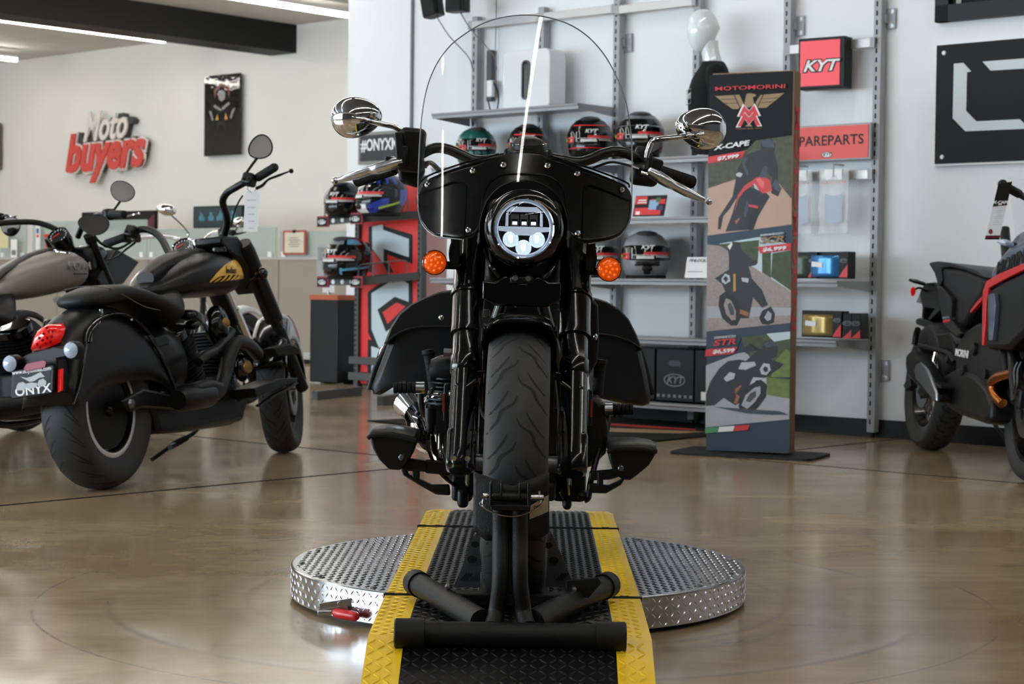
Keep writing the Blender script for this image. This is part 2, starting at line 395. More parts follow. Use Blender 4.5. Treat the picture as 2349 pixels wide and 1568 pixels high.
# toggle clamp with red grip on the skirt, front left
cl = MB(); p0 = G(735, 1400, .03)-TD; p1 = G(800, 1383, .05)-TD
pa, pb = Vector((p0.x, p0.y-.01, .03)), Vector((p1.x, p1.y-.01, .045))
cl.bar(pa, pb, .03, .012); cl.bar(pa+Vector((0, -.01, .012)), pb+Vector((.01, -.01, .012)), .006, .02)
cl.cyl(pa+Vector((-.004, -.012, 0)), pa+Vector((.03, -.01, .0)), .009); cl.cyl(pb+Vector((-.02, -.02, .01)), pb+Vector((-.02, .03, .01)), .005)
clo = cl.build('toggle_clamp', ALU, tt, bevel=.001)
ga = G(766, 1404, .03)-TD; gb = G(820, 1414, .03)-TD
MB().tube([ga, ga.lerp(gb, .1), ga.lerp(gb, .9), gb], [.008, .0125, .0125, .008], 14).build('grip', mat('red_vinyl_grip', (196, 24, 34), .3), clo)
# ramp: front slope, deck, rear flap
rp = thing('motorcycle_ramp', Matrix.Translation((.0085, 4.33, 0)) @ Matrix.Rotation(-.0134, 4, 'Z'), 'black ramp with yellow tread plate borders lying across the silver turntable', 'ramp')
def rampseg(name, prof):      # prof: (y, z) along the ramp
    r_ = MB()
    secs = [[(-HWR, y, z), (HWR, y, z), (HWR, y, z-.008), (-HWR, y, z-.008)] for y, z in prof]
    r_.loft(secs); 
    base = None
    for x0, x1, nm, m in ((-HWR+.077, HWR-.077, 'deck', TBLK), (-HWR, -HWR+.077, 'border', TYEL), (HWR-.077, HWR, 'border', TYEL)):
        q = MB(); q.loft([[(x0, y, z), (x1, y, z), (x1, y, z-.009), (x0, y, z-.009)] for y, z in prof])
        for (y0, z0), (y1, z1) in zip(prof, prof[1:]):
            L = math.hypot(y1-y0, z1-z0); Mx = TR(0, y0, z0, rx=math.atan2(z1-z0, y1-y0))
            treads(q, x0+.0, x1, .004, L-.004, 0.0002, M=Mx, p=.0206 if nm == 'border' else .0204)
        o = q.build(nm, m, base or rp, 30)
        if base is None: base = o; o.name = name
    return base
zr = .104
rampseg('front_section', [(-.62, .012), (-.607, .02), (-.44, .092), (-.007, zr)][1:])
rampseg('middle_section', [(.007, zr), (1.22, zr)])
rampseg('rear_section', [(1.235, zr), (1.6, zr), (2.0, .06)])
rampseg('foot_section', [(-.93, .006), (-.62, .016)])
for y, z in ((0, zr-.001), (1.228, zr-.001), (-.613, .017)):
    q = MB(); q.cyl((-HWR-.004, y, z), (HWR+.004, y, z), .0055, 10)
    for k in range(12): q.cyl((-HWR+k*.0505, y, z), (-HWR+k*.0505+.022, y, z), .0068, 10)
    q.build('hinge', SAT, rp)
# ---------------- rack wall ----------------
RACK = mat('rack_grey_enamel', (152, 155, 159), .45)
SHELF = mat('shelf_grey_enamel', (150, 153, 157), .4)
SLOT = mat('slot_shadow_gap', (12, 13, 15), .8)
def rth(name, x, y, z, label, cat, grp=None, rz=0.): return thing(name, ROOM @ TR(x, y, z, rz=rz), label, cat, grp)
def upright(x, top, label, brk=()):
    t = rth('slotted_upright', x, 9.07, .03, label, 'rack upright', 'slotted uprights on the rack wall')
    MB().box((0, 0, (top-.03)/2), (.05, .05, top-.03)).build('channel', RACK, t, 0, bevel=.003)
    m = MB(); k = .06
    while k < top-.1: m.box((-.004, -.0255, k), (.009, .002, .028)); k += .052
    m.build('slots', SLOT, t, 0)
    for z in brk:
        q = MB().box((.05, .035, z-.03), (.055, .004, .115)); q.box((.03, .02, z-.03), (.01, .03, .05)); q.build('wall_bracket', RACK, t, 0)
        for dz in (-.07, .01): MB().lathe([(0, -.004), (.011, -.004), (.013, 0)], TR(.055, .031, z+dz, rx=PI/2), 12).build('screw', ALU, t)
    MB().cyl((0, 0, -.03), (0, 0, 0), .012, 10).build('levelling_foot', BLACKP, t)
UL = ['leftmost slotted upright, behind the clear windshield', 'slotted upright rising behind the white subwoofer', 'slotted upright at the right end of the top shelf',
      'slotted upright behind the white head of the mannequin', 'slotted upright just left of the square red light box', 'rightmost slotted upright, by the hanging visor bag']
for x, tp, l, bk in zip((-8.46, -7.87, -7.243, -6.625, -5.975, -5.375), (2.63, 2.64, 3.4, 2.6, 3.3, 3.3), UL, ((), (), (2.36,), (), (2.36,), (2.35, .38))):
    upright(x, tp, l, bk)
def crossbar(x0, x1, z, label):
    t = rth('cross_rail', (x0+x1)/2, 9.03, z, label, 'rail', 'flat rails across the uprights')
    MB().box((0, 0, 0), (x1-x0, .012, .052)).build('bar', mat('satin_rail', (165, 163, 160), .35, .6), t, 0, bevel=.002)
    for s_ in (-1, 1): MB().box((s_*(x1-x0-.03)/2, .008, 0), (.03, .03, .058)).build('end_clip', RACK, t, 0)
crossbar(-8.5, -7.86, 2.57, 'flat grey rail at the top left of the rack wall')
crossbar(-7.86, -7.24, 2.57, 'flat grey rail above the white subwoofer')
crossbar(-7.24, -6.62, 2.56, 'flat grey rail to the left of the mannequin head')
crossbar(-5.97, -5.38, 2.215, 'flat grey rail carrying the square red light box')
crossbar(-5.97, -5.38, 1.48, 'flat grey rail carrying the bagged visors')
def shelf(x0, x1, z, label, dep=.36):
    t = rth('metal_shelf', (x0+x1)/2, 9.05, z, label, 'shelf', 'metal shelves of the rack wall'); w = x1-x0
    m = MB(); m.box((0, -dep/2, -.006), (w, dep, .012)); m.box((0, -dep+.006, -.017), (w, .012, .034)); m.tube([(-w/2, -dep, -.008), (w/2, -dep, -.008)], .009, 10)
    m.build('shelf_board', SHELF, t)
    for s_ in (-1, 1):
        MB().prism([(0, .0), (-dep+.02, -.004), (-dep+.02, -.032), (0, -.06)], -.002, .002, TR(s_*(w/2-.003), 0, 0) @ Matrix.Rotation(PI/2, 4, 'Z') @ Matrix.Rotation(PI/2, 4, 'X')).build('shelf_bracket', RACK, t, 0)
shelf(-8.50, -7.25, 1.955, 'top metal shelf carrying the white subwoofer')
shelf(-8.50, -7.25, 1.60, 'metal shelf behind the windshield under the green helmet')
shelf(-7.235, -5.99, 1.60, 'metal shelf on which the mannequin stands')
shelf(-7.235, -5.99, 1.245, 'metal shelf carrying the red booklet')
shelf(-7.235, -5.99, .88, 'metal shelf carrying the grey helmet and the white card')
shelf(-8.50, -7.25, .875, 'metal shelf ending beside the left turn signal')
shelf(-7.235, -5.99, .53, 'empty metal shelf above the black cartons')
shelf(-7.235, -5.99, .145, 'lowest metal shelf under the black cartons')
shelf(-5.965, -5.385, .88, 'metal shelf carrying the blue visor pack')
shelf(-5.965, -5.385, .55, 'metal shelf carrying the gold visor pack')
# ---- lettering helpers on the room planes
def room_text(s, size, x, y, z, m, par, **k): return text(s, size, TR(x, y, z) @ XZ, m, par, **k)
def kyt_oval(par, x, y, z, w, M=None, dark=True):
    M = ident(M) @ TR(x, y, z) @ XZ
    MB().prism(circ(w/2, 24, ry=w*.24), 0, .0008, M).build('oval_badge', WHITE if not dark else BLACKP, par, 0)
    MB().ring(circ(w/2, 24, ry=w*.24), circ(w*.45, 24, ry=w*.2), .0008, .0014, M).build('badge_rim', GREY if dark else BLACKP, par, 0)
    text('KYT', w*.36, M @ TR(0, 0, .0012), GREY if dark else BLACKP, par, 'badge_lettering', shear=.3, bold=w*.008, sx=1.1)
# square lit sign, spare parts sign
t = rth('light_box_sign', -5.665, 8.93, 2.11, 'square red light box with white slanted letters in a black frame', 'sign', rz=.12)
MB().box((0, .05, 0), (.29, .1, .29)).build('housing', BLACKP, t, 0, bevel=.006)
MB().box((-.008, -.002, 0), (.245, .006, .255)).build('face', mat('lit_red_face', (226, 78, 88), .5, emit=(226, 60, 70), es=.25), t, 0)
text('KYT', .088, TR(-.008, -.006, -.018) @ XZ, BLACKP, t, 'letter_outline', bold=.008, shear=.3, sx=1.25, ext=.001)
text('KYT', .088, TR(-.008, -.008, -.018) @ XZ, WHITE, t, 'lettering', bold=.002, shear=.3, sx=1.25, ext=.001)
MB().prism([(0, 0), (.02, .0), (.03, .014), (.008, .014)], 0, .001, TR(.0, -.0095, .004) @ XZ).build('red_mark', RED, t, 0)
t = rth('parts_sign', -5.66, 9.0, 1.665, 'long red sign reading SPAREPARTS on the rack wall', 'sign')
MB().box((0, .012, 0), (.56, .02, .205)).build('frame', SHELF, t, 0, bevel=.003)
MB().box((0, -.0, 0), (.535, .006, .185)).build('face', mat('orange_red_face', (222, 80, 72), .5), t, 0)
room_text('SPAREPARTS', .078, .005, -.004, .01, BLACKP, t, bold=.0012, ext=.0006, sx=1.05, track=1.03)
kyt_oval(t, .0, -.004, -.068, .07, dark=False)
# white subwoofer on the top shelf
t = rth('subwoofer', -7.84, 8.95, 1.955, 'white glossy upright subwoofer on the top shelf', 'speaker')
GW = mat('gloss_white_plastic', (226, 228, 230), .12, coat=.6)
slot = rrect(.062, .245, .026, 5)
n_ = len(slot)
MB().ring(rrect(.40, .385, .045, 5), slot, -.08, .08, TR(0, 0, .195) @ XZ).build('cabinet', GW, t, 40, bevel=.006)
MB().ring(rrect(.07, .253, .03, 5), rrect(.05, .233, .02, 5), .07, .086, TR(0, 0, .195) @ XZ).build('port_rim', mat('dark_blue_grey', (52, 56, 64), .4), t)
MB().box((0, .03, .195), (.07, .02, .25)).build('port_mesh', mat('dark_port_mesh', (36, 40, 50), .7, bump=(900, .8, .002)), t, 0)
# wall gear behind the windshield: adapter, power strip and cable
t = rth('power_strip', -8.35, 9.09, 2.2, 'dark power strip and white adapter on the wall behind the windshield', 'power strip')
MB().box((0, 0, .03), (.05, .035, .34)).build('strip_body', mat('dark_grey_plastic', (58, 62, 68), .5), t, bevel=.006)
MB().box((.03, -.03, -.06), (.05, .03, .11)).build('adapter', WHITE, t, bevel=.005)
MB().tube([(.05, -.03, -.01), (.09, -.02, -.1), (.08, -.02, -.2), (.03, -.02, -.22), (0, -.02, -.14)], .005, 8, smooth=6).build('cable', BLACKP, t)
MB().tube([(.04, 0, .2), (.045, 0, .5), (.04, 0, .9)], .003, 6).build('cord', GREY, t)
# two black speakers hanging at the top
def spk(px0, px1, yb, tilt, label, w):
    c = RWp((px0+px1)/2, yb, 8.75)
    t = rth('wall_speaker', c.x, c.y, c.z, label, 'speaker', rz=.1)
    MB().prism(rrect(w, .11, .03, 4), 0, .26, TR(ry=tilt)).build('cabinet', SAT, t, bevel=.005)
    MB().prism(rrect(w*.84, .03, .01, 3), .01, .25, TR(ry=tilt) @ TR(0, -.045, 0)).build('grille', mat('speaker_grille', (30, 31, 33), .7, bump=(700, .6, .002)), t)
    MB().tube([(.0, .03, 0), (.05, .1, -.12), (.1, .25, -.25), (.1, .3, -.35)], .004, 6, smooth=5).build('cable', GREY, t)
    MB().cyl((0, .04, .2), (0, .33, .3), .015, 10).build('bracket', SAT, t)
spk(980, 1012, 38, -.2, 'tilted black speaker at the top, left of the pair', .13)
spk(1030, 1070, 28, 0, 'upright black speaker at the top, right of the pair', .15)
# ---------------- helmets ----------------
HT = [(.0, .098, .118, .105), (.03, .118, .160, .118), (.07, .126, .170, .135), (.115, .130, .160, .150), (.155, .128, .145, .152), (.195, .112, .120, .138), (.225, .084, .088, .105), (.245, .045, .05, .058), (.252, .0, .0, .0)]
def hsurf(z, az, k=1.):
    for (z0, *a), (z1, *b_) in zip(HT, HT[1:]):
        if z <= z1: break
    f = max(0, min(1, (z-z0)/(z1-z0))); f = f if z0 < .2 else f**.9
    w, fr, bk = [p*(1-f)+q*f for p, q in zip(a, b_)]
    s_, c_ = math.sin(az), math.cos(az); e = .88
    x = math.copysign(abs(s_)**e, s_)*w; y = -c_*(fr if c_ > 0 else bk)
    return Vector((x*k, y*k, .125+(z-.125)*k))
def hpatch(mb, z0, z1, a0, a1, k, nz_=8, na=20, f0=None, f1=None):
    P = []
    for i in range(nz_+1):
        r_ = []
        for j in range(na+1):
            a = a0+(a1-a0)*j/na; u = j/na*2-1
            lo = z0+(f0(u) if f0 else 0); hi = z1+(f1(u) if f1 else 0)
            r_.append(hsurf(lo+(hi-lo)*i/nz_, a, k))
        P.append(r_)
    mb.grid(P); return mb
def helmet(M, label, body, accents, grp, visor=None, stick=True, word='KYT', cut=.0):
    t = thing('helmet', M, label, 'helmet', grp); z = [0, .01, .03, .05, .07, .09, .115, .135, .155, .175, .195, .21, .225, .236, .245, .250, .252]
    MB().loft([[hsurf(h, 2*PI*j/36) for j in range(36)] for h in z[:-1]]+[[hsurf(.2519, 2*PI*j/36, .98) for j in range(36)]], True).build('shell', body, t, 50)
    vm = visor or mat('dark_visor', (16, 17, 21), .08, coat=1.)
    hpatch(MB(), .088, .168, -1.75, 1.75, 1.022, f0=lambda u: .018*u*u, f1=lambda u: -.022*u*u*u*u).build('visor', vm, t, 60, solid=.001, soff=0)
    q = MB(); q.tube([hsurf(.004, 2*PI*j/24, 1.01) for j in range(24)], .009, 8, loop=True); q.build('neck_roll', RUB, t)
    if stick:
        RS = mat('red_sticker', (206, 40, 44), .4); WS = mat('white_sticker', (215, 215, 215), .4)
        q = MB(); hpatch(q, .118, .134, -.1, 1.15, 1.03, 1, 10); hpatch(q, .096, .128, -1.25, -.75, 1.03, 1, 5); q.build('visor_sticker', RS, t, 0)
        q = MB(); hpatch(q, .098, .112, -.4, .22, 1.032, 1, 6); hpatch(q, .106, .112, .3, 1.1, 1.032, 1, 6); hpatch(q, .105, .16, .12, .16, 1.032, 1, 1); hpatch(q, .10, .155, -.62, -.59, 1.032, 1, 1); hpatch(q, .1, .15, -.95, -.92, 1.032, 1, 1)
        hpatch(q, .116, .1185, -.6, 1.0, 1.034, 1, 8); q.build('visor_sticker', WS, t, 0)
        q = MB(); hpatch(q, .105, .122, -1.5, -1.28, 1.034, 1, 3); q.build('visor_sticker', mat('yellow_sticker', (206, 190, 50), .4), t, 0)
    for k_, (nm, m_, args) in enumerate(accents):
        q = MB()
        for a in args:
            z0, z1, a0, a1 = a[:4]; bd = a[4] if len(a) > 4 else 0
            hpatch(q, z0, z1, a0, a1, 1.008+.003*k_, 4, 12, (lambda u, b_=bd: b_*u), (lambda u, b_=bd: b_*u))
        q.build(nm, m_, t, 0)
    q = MB(); q.ell((0, -.165, .045), (.03, .012, .018), 12, 8); q.build('chin_vent', BLACKP, t)
    q = MB(); q.ell((0, -.04, .232), (.06, .07, .018), 14, 8); q.ell((0, .115, .205), (.085, .05, .018), 14, 8, TR(rx=.0)); q.build('crown_vent', mat('vent_grey', (70, 72, 76), .35), t)
    p = hsurf(.157, 0, 1.04)
    text(word, .03, frame_z(p, (0, -1, .25)) @ Matrix.Rotation(0, 4, 'Z'), WHITE, t, 'brow_lettering', shear=.3, bold=.001, sx=1.2, ext=.001)
    return t
def patch(nm, m_, *a): return (nm, m_, a)
HB = mat('helmet_black', (16, 17, 19), .2, coat=.8); HG = mat('helmet_nardo_grey', (128, 131, 134), .4); HT_ = mat('helmet_green', (20, 96, 88), .35)
RHL = ROOM @ Matrix.Identity(4)
def hm(px, py, b_, zz, rz, tx=0., scl=1.):
    p = RWp(px, py, b_); return ROOM @ TR(p.x, b_, zz, rz=rz) @ Matrix.Diagonal((scl, scl, scl, 1))
GH = 'helmets on the upper rack shelf'
helmet(hm(1092, 340, 8.85, 1.612, .95), 'green and black helmet seen through the left of the windshield', HT_, [patch('dark_band', HB, (.0, .09, -2, 2), (.06, .19, 1.2, 2.6)), patch('white_flash', WHITE, (.015, .045, -.9, -.5, .02))], GH)
helmet(hm(1211, 320, 8.85, 1.612, .75), 'black helmet behind the tall instrument pod of the cruiser', HB, [patch('red_flash', RED, (.17, .18, -.8, .9))], GH)
helmet(hm(1353, 320, 8.85, 1.612, .72, scl=1.08), 'black helmet with red and white visor stickers behind the windshield centre right', HB, [patch('red_flash', RED, (.06, .066, -1.2, 1.2), (.19, .196, -1, 1))], GH)
helmet(hm(1468, 320, 8.85, 1.612, .70, scl=1.12), 'black and grey helmet half covered by the right edge of the windshield', HB, [patch('grey_flash', HG, (.03, .08, .25, .9, .02), (.02, .07, -1.3, -.8, -.02), (.205, .245, -.9, .9)), patch('red_tab', RED, (.04, .055, .95, 1.25, .01))], GH)
helmet(hm(1482, 590, 8.85, .892, .70, scl=1.12), 'matte grey helmet on the middle shelf right of the turn signal', HG, [patch('chin_marking', HB, (.015, .075, -.12, .12), (.06, .085, -.5, .5))], 'helmets on the middle shelf')
helmet(hm(1368, 585, 8.85, .892, .70, scl=1.1), 'grey helmet mostly hidden by the fork and right turn signal', HG, [], 'helmets on the middle shelf')
# ---------------- mannequin ----------------
c = RWp(1627, 360, 8.88)
t = thing('mannequin', ROOM @ TR(c.x, 8.88, 1.605, rz=-.75), 'white faceless mannequin bust in a black t-shirt on the shelf', 'mannequin')
GWM = mat('mannequin_gloss_white', (226, 234, 236), .1, coat=.7)
S = 1.0
def osec(z, w, d, y=0., n=28, e=.9, x=0.):
    o = []
    for j in range(n):
        a = 2*PI*j/n; s_, c_ = math.sin(a), math.cos(a)
        o.append((x+math.copysign(abs(s_)**e, s_)*w, y-math.copysign(abs(c_)**e, c_)*d, z))
    return o
body = MB().loft([osec(z, w, d, y) for z, w, d, y in ((.52, .06, .06, .02), (.56, .052, .055, .012), (.60, .05, .054, .0), (.64, .05, .055, -.012), (.68, .052, .06, -.018))])
body.build('neck', GWM, t, 60)
hd = MB(); hs_ = []
for k in range(19):
    f = k/18; a = PI*f; z = -math.cos(a)*.125
    low = max(0, -z/.125)
    hs_.append(osec(.745+z, max(.002, math.sin(a))**.8*(.078-.022*low), max(.002, math.sin(a))**.8*(.098-.03*low), -.022-.035*low, e=.95))
hd.loft(hs_); hd.v = [Matrix.Translation((0, 0, .60)) @ Matrix.Rotation(.16, 4, 'X') @ Matrix.Translation((0, 0, -.60)) @ v for v in hd.v]
h_ = hd.build('head', GWM, t, 60)
TEE = mat('black_cotton', (13, 14, 17), .85, sheen=.3)
MB().loft([osec(z, w, d, y) for z, w, d, y in ((0, .15, .10, 0), (.1, .145, .10, 0), (.25, .165, .115, -.01), (.38, .19, .12, -.01), (.46, .20, .105, .0), (.51, .175, .085, .01), (.54, .11, .07, .015), (.558, .062, .064, .012))]).build('t_shirt', TEE, t, 60)
for s_ in (-1, 1):
    MB().tube([(s_*.14, .0, .48), (s_*.19, .0, .45), (s_*.225, .0, .36), (s_*.235, -.01, .24), (s_*.235, -.02, .06)], [.06, .068, .06, .055, .048], 16, smooth=3).build('sleeve', TEE, t, 60)
MB().ring([(-.075, -.045), (.075, -.045), (.075, .045), (-.075, .045)], [(-.07, -.04), (.07, -.04), (.07, .04), (-.07, .04)], 0, .001, TR(0, -.129, .35) @ XZ).build('chest_frame', GREY, t, 0)
text('ONYX', .05, TR(0, -.131, .35) @ XZ, WHITE, t, 'chest_print', shear=.1, sx=1.05)
MB().box((0, 0, -.002), (.3, .2, .006)).build('stand_base', GWM, t, bevel=.002)
# ---------------- goods on the shelves ----------------
def decalpoly(fr, par, name, layers, lat=0., axis=1, step=.00035, sgn=-1):
    """flat print on the local plane axis = lat; outlines are (x, y) points of that plane found along sight lines"""
    mb = MB(); ms = []
    for k, (m_, pts) in enumerate(layers):
        if m_ not in ms: ms.append(m_)
        mb.slot(ms.index(m_)); vs = []
        for p in pts:
            q = fr.at(p[0], p[1], lat, axis).copy(); q[axis] = lat+sgn*step*(k+1); vs.append(q)
        mb.poly(vs)
    return mb.build(name, ms, par, 0)
FRM = Frame(ROOM)
p = RWp(1487, 475, 8.8)
t = rth('booklet', p.x, 8.8, 1.258, 'red and black catalogue booklet leaning on the middle rack shelf', 'booklet')
bm_ = TR(rx=-.25)
MB().box((0, 0, .065), (.235, .006, .13), bm_).build('cover', mat('catalogue_black', (30, 18, 22), .4), t, 0)
q = MB()
for k, (x, z, w, h, m_) in enumerate(((-.07, .1, .09, .05, 0), (.06, .09, .11, .03, 0), (-.01, .03, .2, .045, 0), (.03, .07, .07, .06, 1), (-.06, .1, .06, .008, 2), (-.06, .085, .07, .006, 2), (-.08, .02, .03, .02, 2), (.06, .1, .03, .03, 3), (.08, .05, .05, .03, 4))):
    q.slot(m_); q.box((x, -.0035-.0002*k, z), (w, .001, h), bm_)
q.build('cover_print', [RED, mat('print_light_blue', (140, 170, 205), .4), WHITE, mat('print_green', (50, 110, 60), .5), mat('print_navy', (40, 50, 90), .5)], t, 0)
p = RWp(1597, 610, 8.78)
t = rth('price_card', p.x, 8.78, .892, 'white card with slanted print standing beside the grey helmet', 'card')
MB().box((0, 0, .06), (.165, .003, .125), TR(rx=-.2)).build('card_panel', WHITE, t, 0)
text('PINLOCK', .026, TR(.005, .004, .1) @ TR(rx=-.2) @ XZ, BLACKP, t, shear=.2, sx=1.1)
MB().box((-.01, -.0, .035), (.11, .0012, .004), TR(0, -.0025, 0, rx=-.2)).build('small_print', GREY, t, 0)
CART = mat('black_carton', (15, 16, 18), .5)
for (px, w, lab, full) in ((1550, .275, 'black helmet carton with an oval mark, on the lowest shelf', 1), (1462, .275, 'black carton left of the one with the oval mark', 0), (1640, .275, 'black carton beside the tall banner, with a white label', 2)):
    p = RWp(px, 870, 8.78)
    t = rth('helmet_carton', p.x, 8.90, .157, lab, 'carton', 'black cartons on the lowest shelf')
    MB().box((0, .0, .155), (w, .26, .31)).build('carton', CART, t, 0, bevel=.003)
    if full == 1:
        q = MB(); q.prism(rrect(.09, .035, .017, 4), 0, .001, TR(0, -.131, .225) @ XZ); q.build('hand_hole', mat('cut_out_shadow', (60, 62, 66), .5), t, 0)
        kyt_oval(t, 0, -.131, .125, .16)
        q = MB()
        for k in range(7): q.box((-.12+k*.04, -.1312, .03), (.02, .001, .018))
        q.build('carton_icons', GREY, t, 0)
    if full == 2:
        MB().box((-.06, -.131, .04), (.06, .001, .05)).build('label_sticker', WHITE, t, 0)
def visorpack(px, py, b_, zz, col, label, w=.30, grp=None, rz=0):
    p = RWp(px, py, b_); t = rth('visor_pack', p.x, b_, zz, label, 'visor pack', grp, rz)
    R_ = .2; P = []
    for i in range(7):
        P.append([Vector((R_*math.sin(a)*w/.30, -R_*math.cos(a)+R_-.06, .01+i*.12/6)) for a in [(-.85+1.7*j/16) for j in range(17)]])
    MB().grid(P).build('visor_shield', col, t, 60, solid=.003)
    bk = MB(); bk.box((0, .02, .075), (w*.95, .05, .15)); bk.build('backing_box', CART, t, 0)
    e = MB(); e.box((w*.5, -.02, .075), (.055, .08, .15)); eo = e.build('end_flap', CART, t, 0)
    MB().prism([(-.027, -.07), (.027, -.07), (.027, -.0), (.0, -.03)], 0, .001, TR(w*.5, -.0605, .078) @ XZ).build('red_corner', RED, t, 0)
    kyt_oval(t, w*.5, -.061, .1, .05)
    MB().box((-.04, -.0635, .075), (.07, .002, .028), TR(ry=.08)).build('label_sticker', WHITE, t, 0)
    return t
GV = 'visor packs on the right bay shelves'
BV = mat('blue_mirror_film', (64, 128, 184), .22, .4); GVm = mat('gold_mirror_film', (176, 150, 92), .2, .55)
visorpack(1900, 612, 8.85, .892, BV, 'visor pack with blue mirrored shield', .27, GV)
visorpack(1842, 612, 8.88, .892, mat('olive_film', (70, 84, 70), .3, .2), 'visor pack half hidden by the banner, beside the blue one', .2, GV)
visorpack(1885, 755, 8.85, .562, GVm, 'visor pack with gold mirrored shield in front of others', .27, GV)
for k, (px, l) in enumerate(((1953, 'black visor carton right behind the gold visor'), (1973, 'last black visor carton at the right shelf end'))):
    p = RWp(px, 750, 8.84); t = rth('visor_carton', p.x, 8.84, .562, l, 'visor carton', GV, .15)
    MB().box((0, 0, .07), (.06, .12, .14), tap=(.8, 1)).build('carton', CART, t, 0, bevel=.003); kyt_oval(t, 0, -.063, .085, .055)
    MB().prism([(-.028, -.068), (.028, -.068), (.026, -.02), (.0, -.045)], 0, .001, TR(0, -.0608, .07) @ XZ).build('red_corner', RED, t, 0)
def bag(px, py, b_, z, w, h, lab):
    p = RWp(px, py, b_); t = rth('bagged_visor', p.x, b_, z, lab, 'bagged visor', 'clear bags on the hook rail')
    PL = mat('clear_plastic_bag', (232, 234, 236), .25, alpha=.42)
    q = MB(); P = [[Vector((x*w/2*(1+.04*math.sin(i*1.7)), -.02*math.sin(PI*i/8)*(1-x*x)-.004*math.sin(x*9+i), -i*h/8)) for x in [(-1+j/5) for j in range(11)]] for i in range(9)]
    q.grid(P); q.build('plastic_bag', PL, t, 60)
    MB().box((.0, -.006, -.03), (w*.6, .002, .06)).build('header_card', WHITE, t, 0)
    MB().box((0, -.007, -.075), (w*.85, .001, .006)).build('seal_strip', RED, t, 0)
    P = [[Vector((.02+.09*math.sin(a)*.8, -.035+.03*math.cos(a)*.2, -.12-.16*i/5-.03*math.cos(a))) for a in [(-.9+1.8*j/12) for j in range(13)]] for i in range(6)]
    MB().grid(P).build('visor_shield', mat('tinted_shield', (104, 116, 136), .2, alpha=.85), t, 60)
    MB().tube([(w*.32, -.0, .02), (w*.32, -.1, .02), (w*.32, -.105, -.05)], .005, 8).build('hook', RACK, t)
bag(1913, 390, 8.95, 1.51, .19, .36, 'visor in a clear bag hanging below the SPAREPARTS sign')
bag(1835, 395, 8.95, 1.51, .16, .36, 'clear bag mostly hidden behind the tall banner edge')
# ---------------- big board with an outlined logo, right ----------------
A = RWp(2151, 107, 9.1); B_ = RWp(2145, 378, 9.1); w_ = 1.25
t = rth('logo_board', A.x+w_/2, 9.1, (A.z+B_.z)/2, 'large black board with a pale angular logo outline at the right edge', 'sign')
hh = A.z-B_.z
MB().box((0, -.0, 0), (w_+.02, .02, hh+.015)).build('backing', WHITE, t, 0)
MB().box((.004, -.008, .004), (w_, .02, hh)).build('panel', mat('board_black', (14, 15, 16), .55, spec=.2), t, 0)
for sx in (-1, 1):
    for sz in (-1, 1): MB().lathe([(0, .006), (.01, .006), (.013, 0)], TR(sx*(w_/2-.045)+.004, -.018, sz*(hh/2-.04), rx=PI/2), 14).build('standoff_cap', WHITE, t)
LB = mat('pale_grey_print', (196, 205, 208), .5); Fb = Frame(ROOM); q = MB()
def bp(x, y): p = RWp(1780+x/3.733, y/3.733, 9.08); return (p.x-(A.x+w_/2), p.z-(A.z+B_.z)/2)
for pl in ([(1523, 545), (1605, 538), (1672, 612), (1635, 618), (1628, 948), (1716, 1038), (2088, 1020), (2170, 1100), (1622, 1124), (1513, 1012)],
           [(1768, 527), (2400, 478), (2400, 570), (1838, 604)], [(2400, 478), (2750, 460), (2850, 560), (2850, 900), (2750, 1000), (2600, 1005), (2500, 920), (2680, 910), (2680, 560), (2400, 570)]):
    q.prism([bp(*v) for v in pl], 0, .0015, TR(0, -.0185, 0) @ XZ)
q.build('logo_outline', LB, t, 0)
# hashtag board on the pier
A = RWp(826, 305, 10.4); B_ = RWp(826, 378, 10.4); C_ = RWp(958, 300, 10.4); w_ = C_.x-A.x
t = rth('hashtag_board', A.x+w_/2, 10.4, (A.z+B_.z)/2, 'dark board with white hashtag lettering behind the left mirror', 'sign')
MB().box((0, 0, 0), (w_, .04, A.z-B_.z)).build('frame', mat('board_frame_grey', (130, 130, 124), .5), t, 0)
MB().box((.0, -.018, 0), (w_-.05, .01, A.z-B_.z-.05)).build('panel', mat('board_charcoal', (44, 45, 48), .6), t, 0)
text('#ONYXMOTO', .13, TR(-w_/2+.04, -.025, .02) @ XZ, WHITE, t, bold=.003, align='LEFT', sx=.77)
kyt_oval(t, .08, -.024, -.1, .1, dark=False)
# ---------------- far wall: cut-out sign, glossy poster, dark frame ----------------
A = RWp(250, 325, 14.88)
t = thing('cutout_sign', ROOM @ TR(A.x, 14.88, A.z, ry=0), 'red and white two-line script cut-out sign on the far wall', 'sign')
sg = 1.68/170   # metres per traced pixel
DKS = mat('sign_dark_edge', (62, 60, 56), .6); WS2 = mat('sign_warm_white', (226, 216, 210), .5); RS2 = mat('sign_red', (206, 72, 66), .5)
def sp(x, y): p = RWp(130+x/9.8, 240+y/9.8, 14.88); return (p.x-A.x, p.z-A.z)
outl = [(350, 1320), (470, 680), (520, 620), (660, 640), (640, 800), (800, 420), (850, 380), (1240, 400), (1290, 290), (1440, 280), (1460, 200), (1550, 190), (1580, 260), (1740, 270), (1800, 340), (1760, 430), (1660, 440), (1600, 740), (1850, 710), (1980, 740), (2060, 860), (1990, 1200), (1900, 1300), (1400, 1340), (1200, 1300), (1040, 1500), (940, 1520), (860, 1440), (880, 1330), (420, 1400)]
MB().prism([sp(*v) for v in outl], -.04, .05, XZ).build('backing', DKS, t, 0)
text('Moto', .56, TR(sp(1180, 600)[0]-.03, -.06, sp(1180, 600)[1]+.06) @ XZ @ Matrix.Rotation(.02, 4, 'Z'), WS2, t, bold=.012, shear=.38, sx=.78, ext=.012)
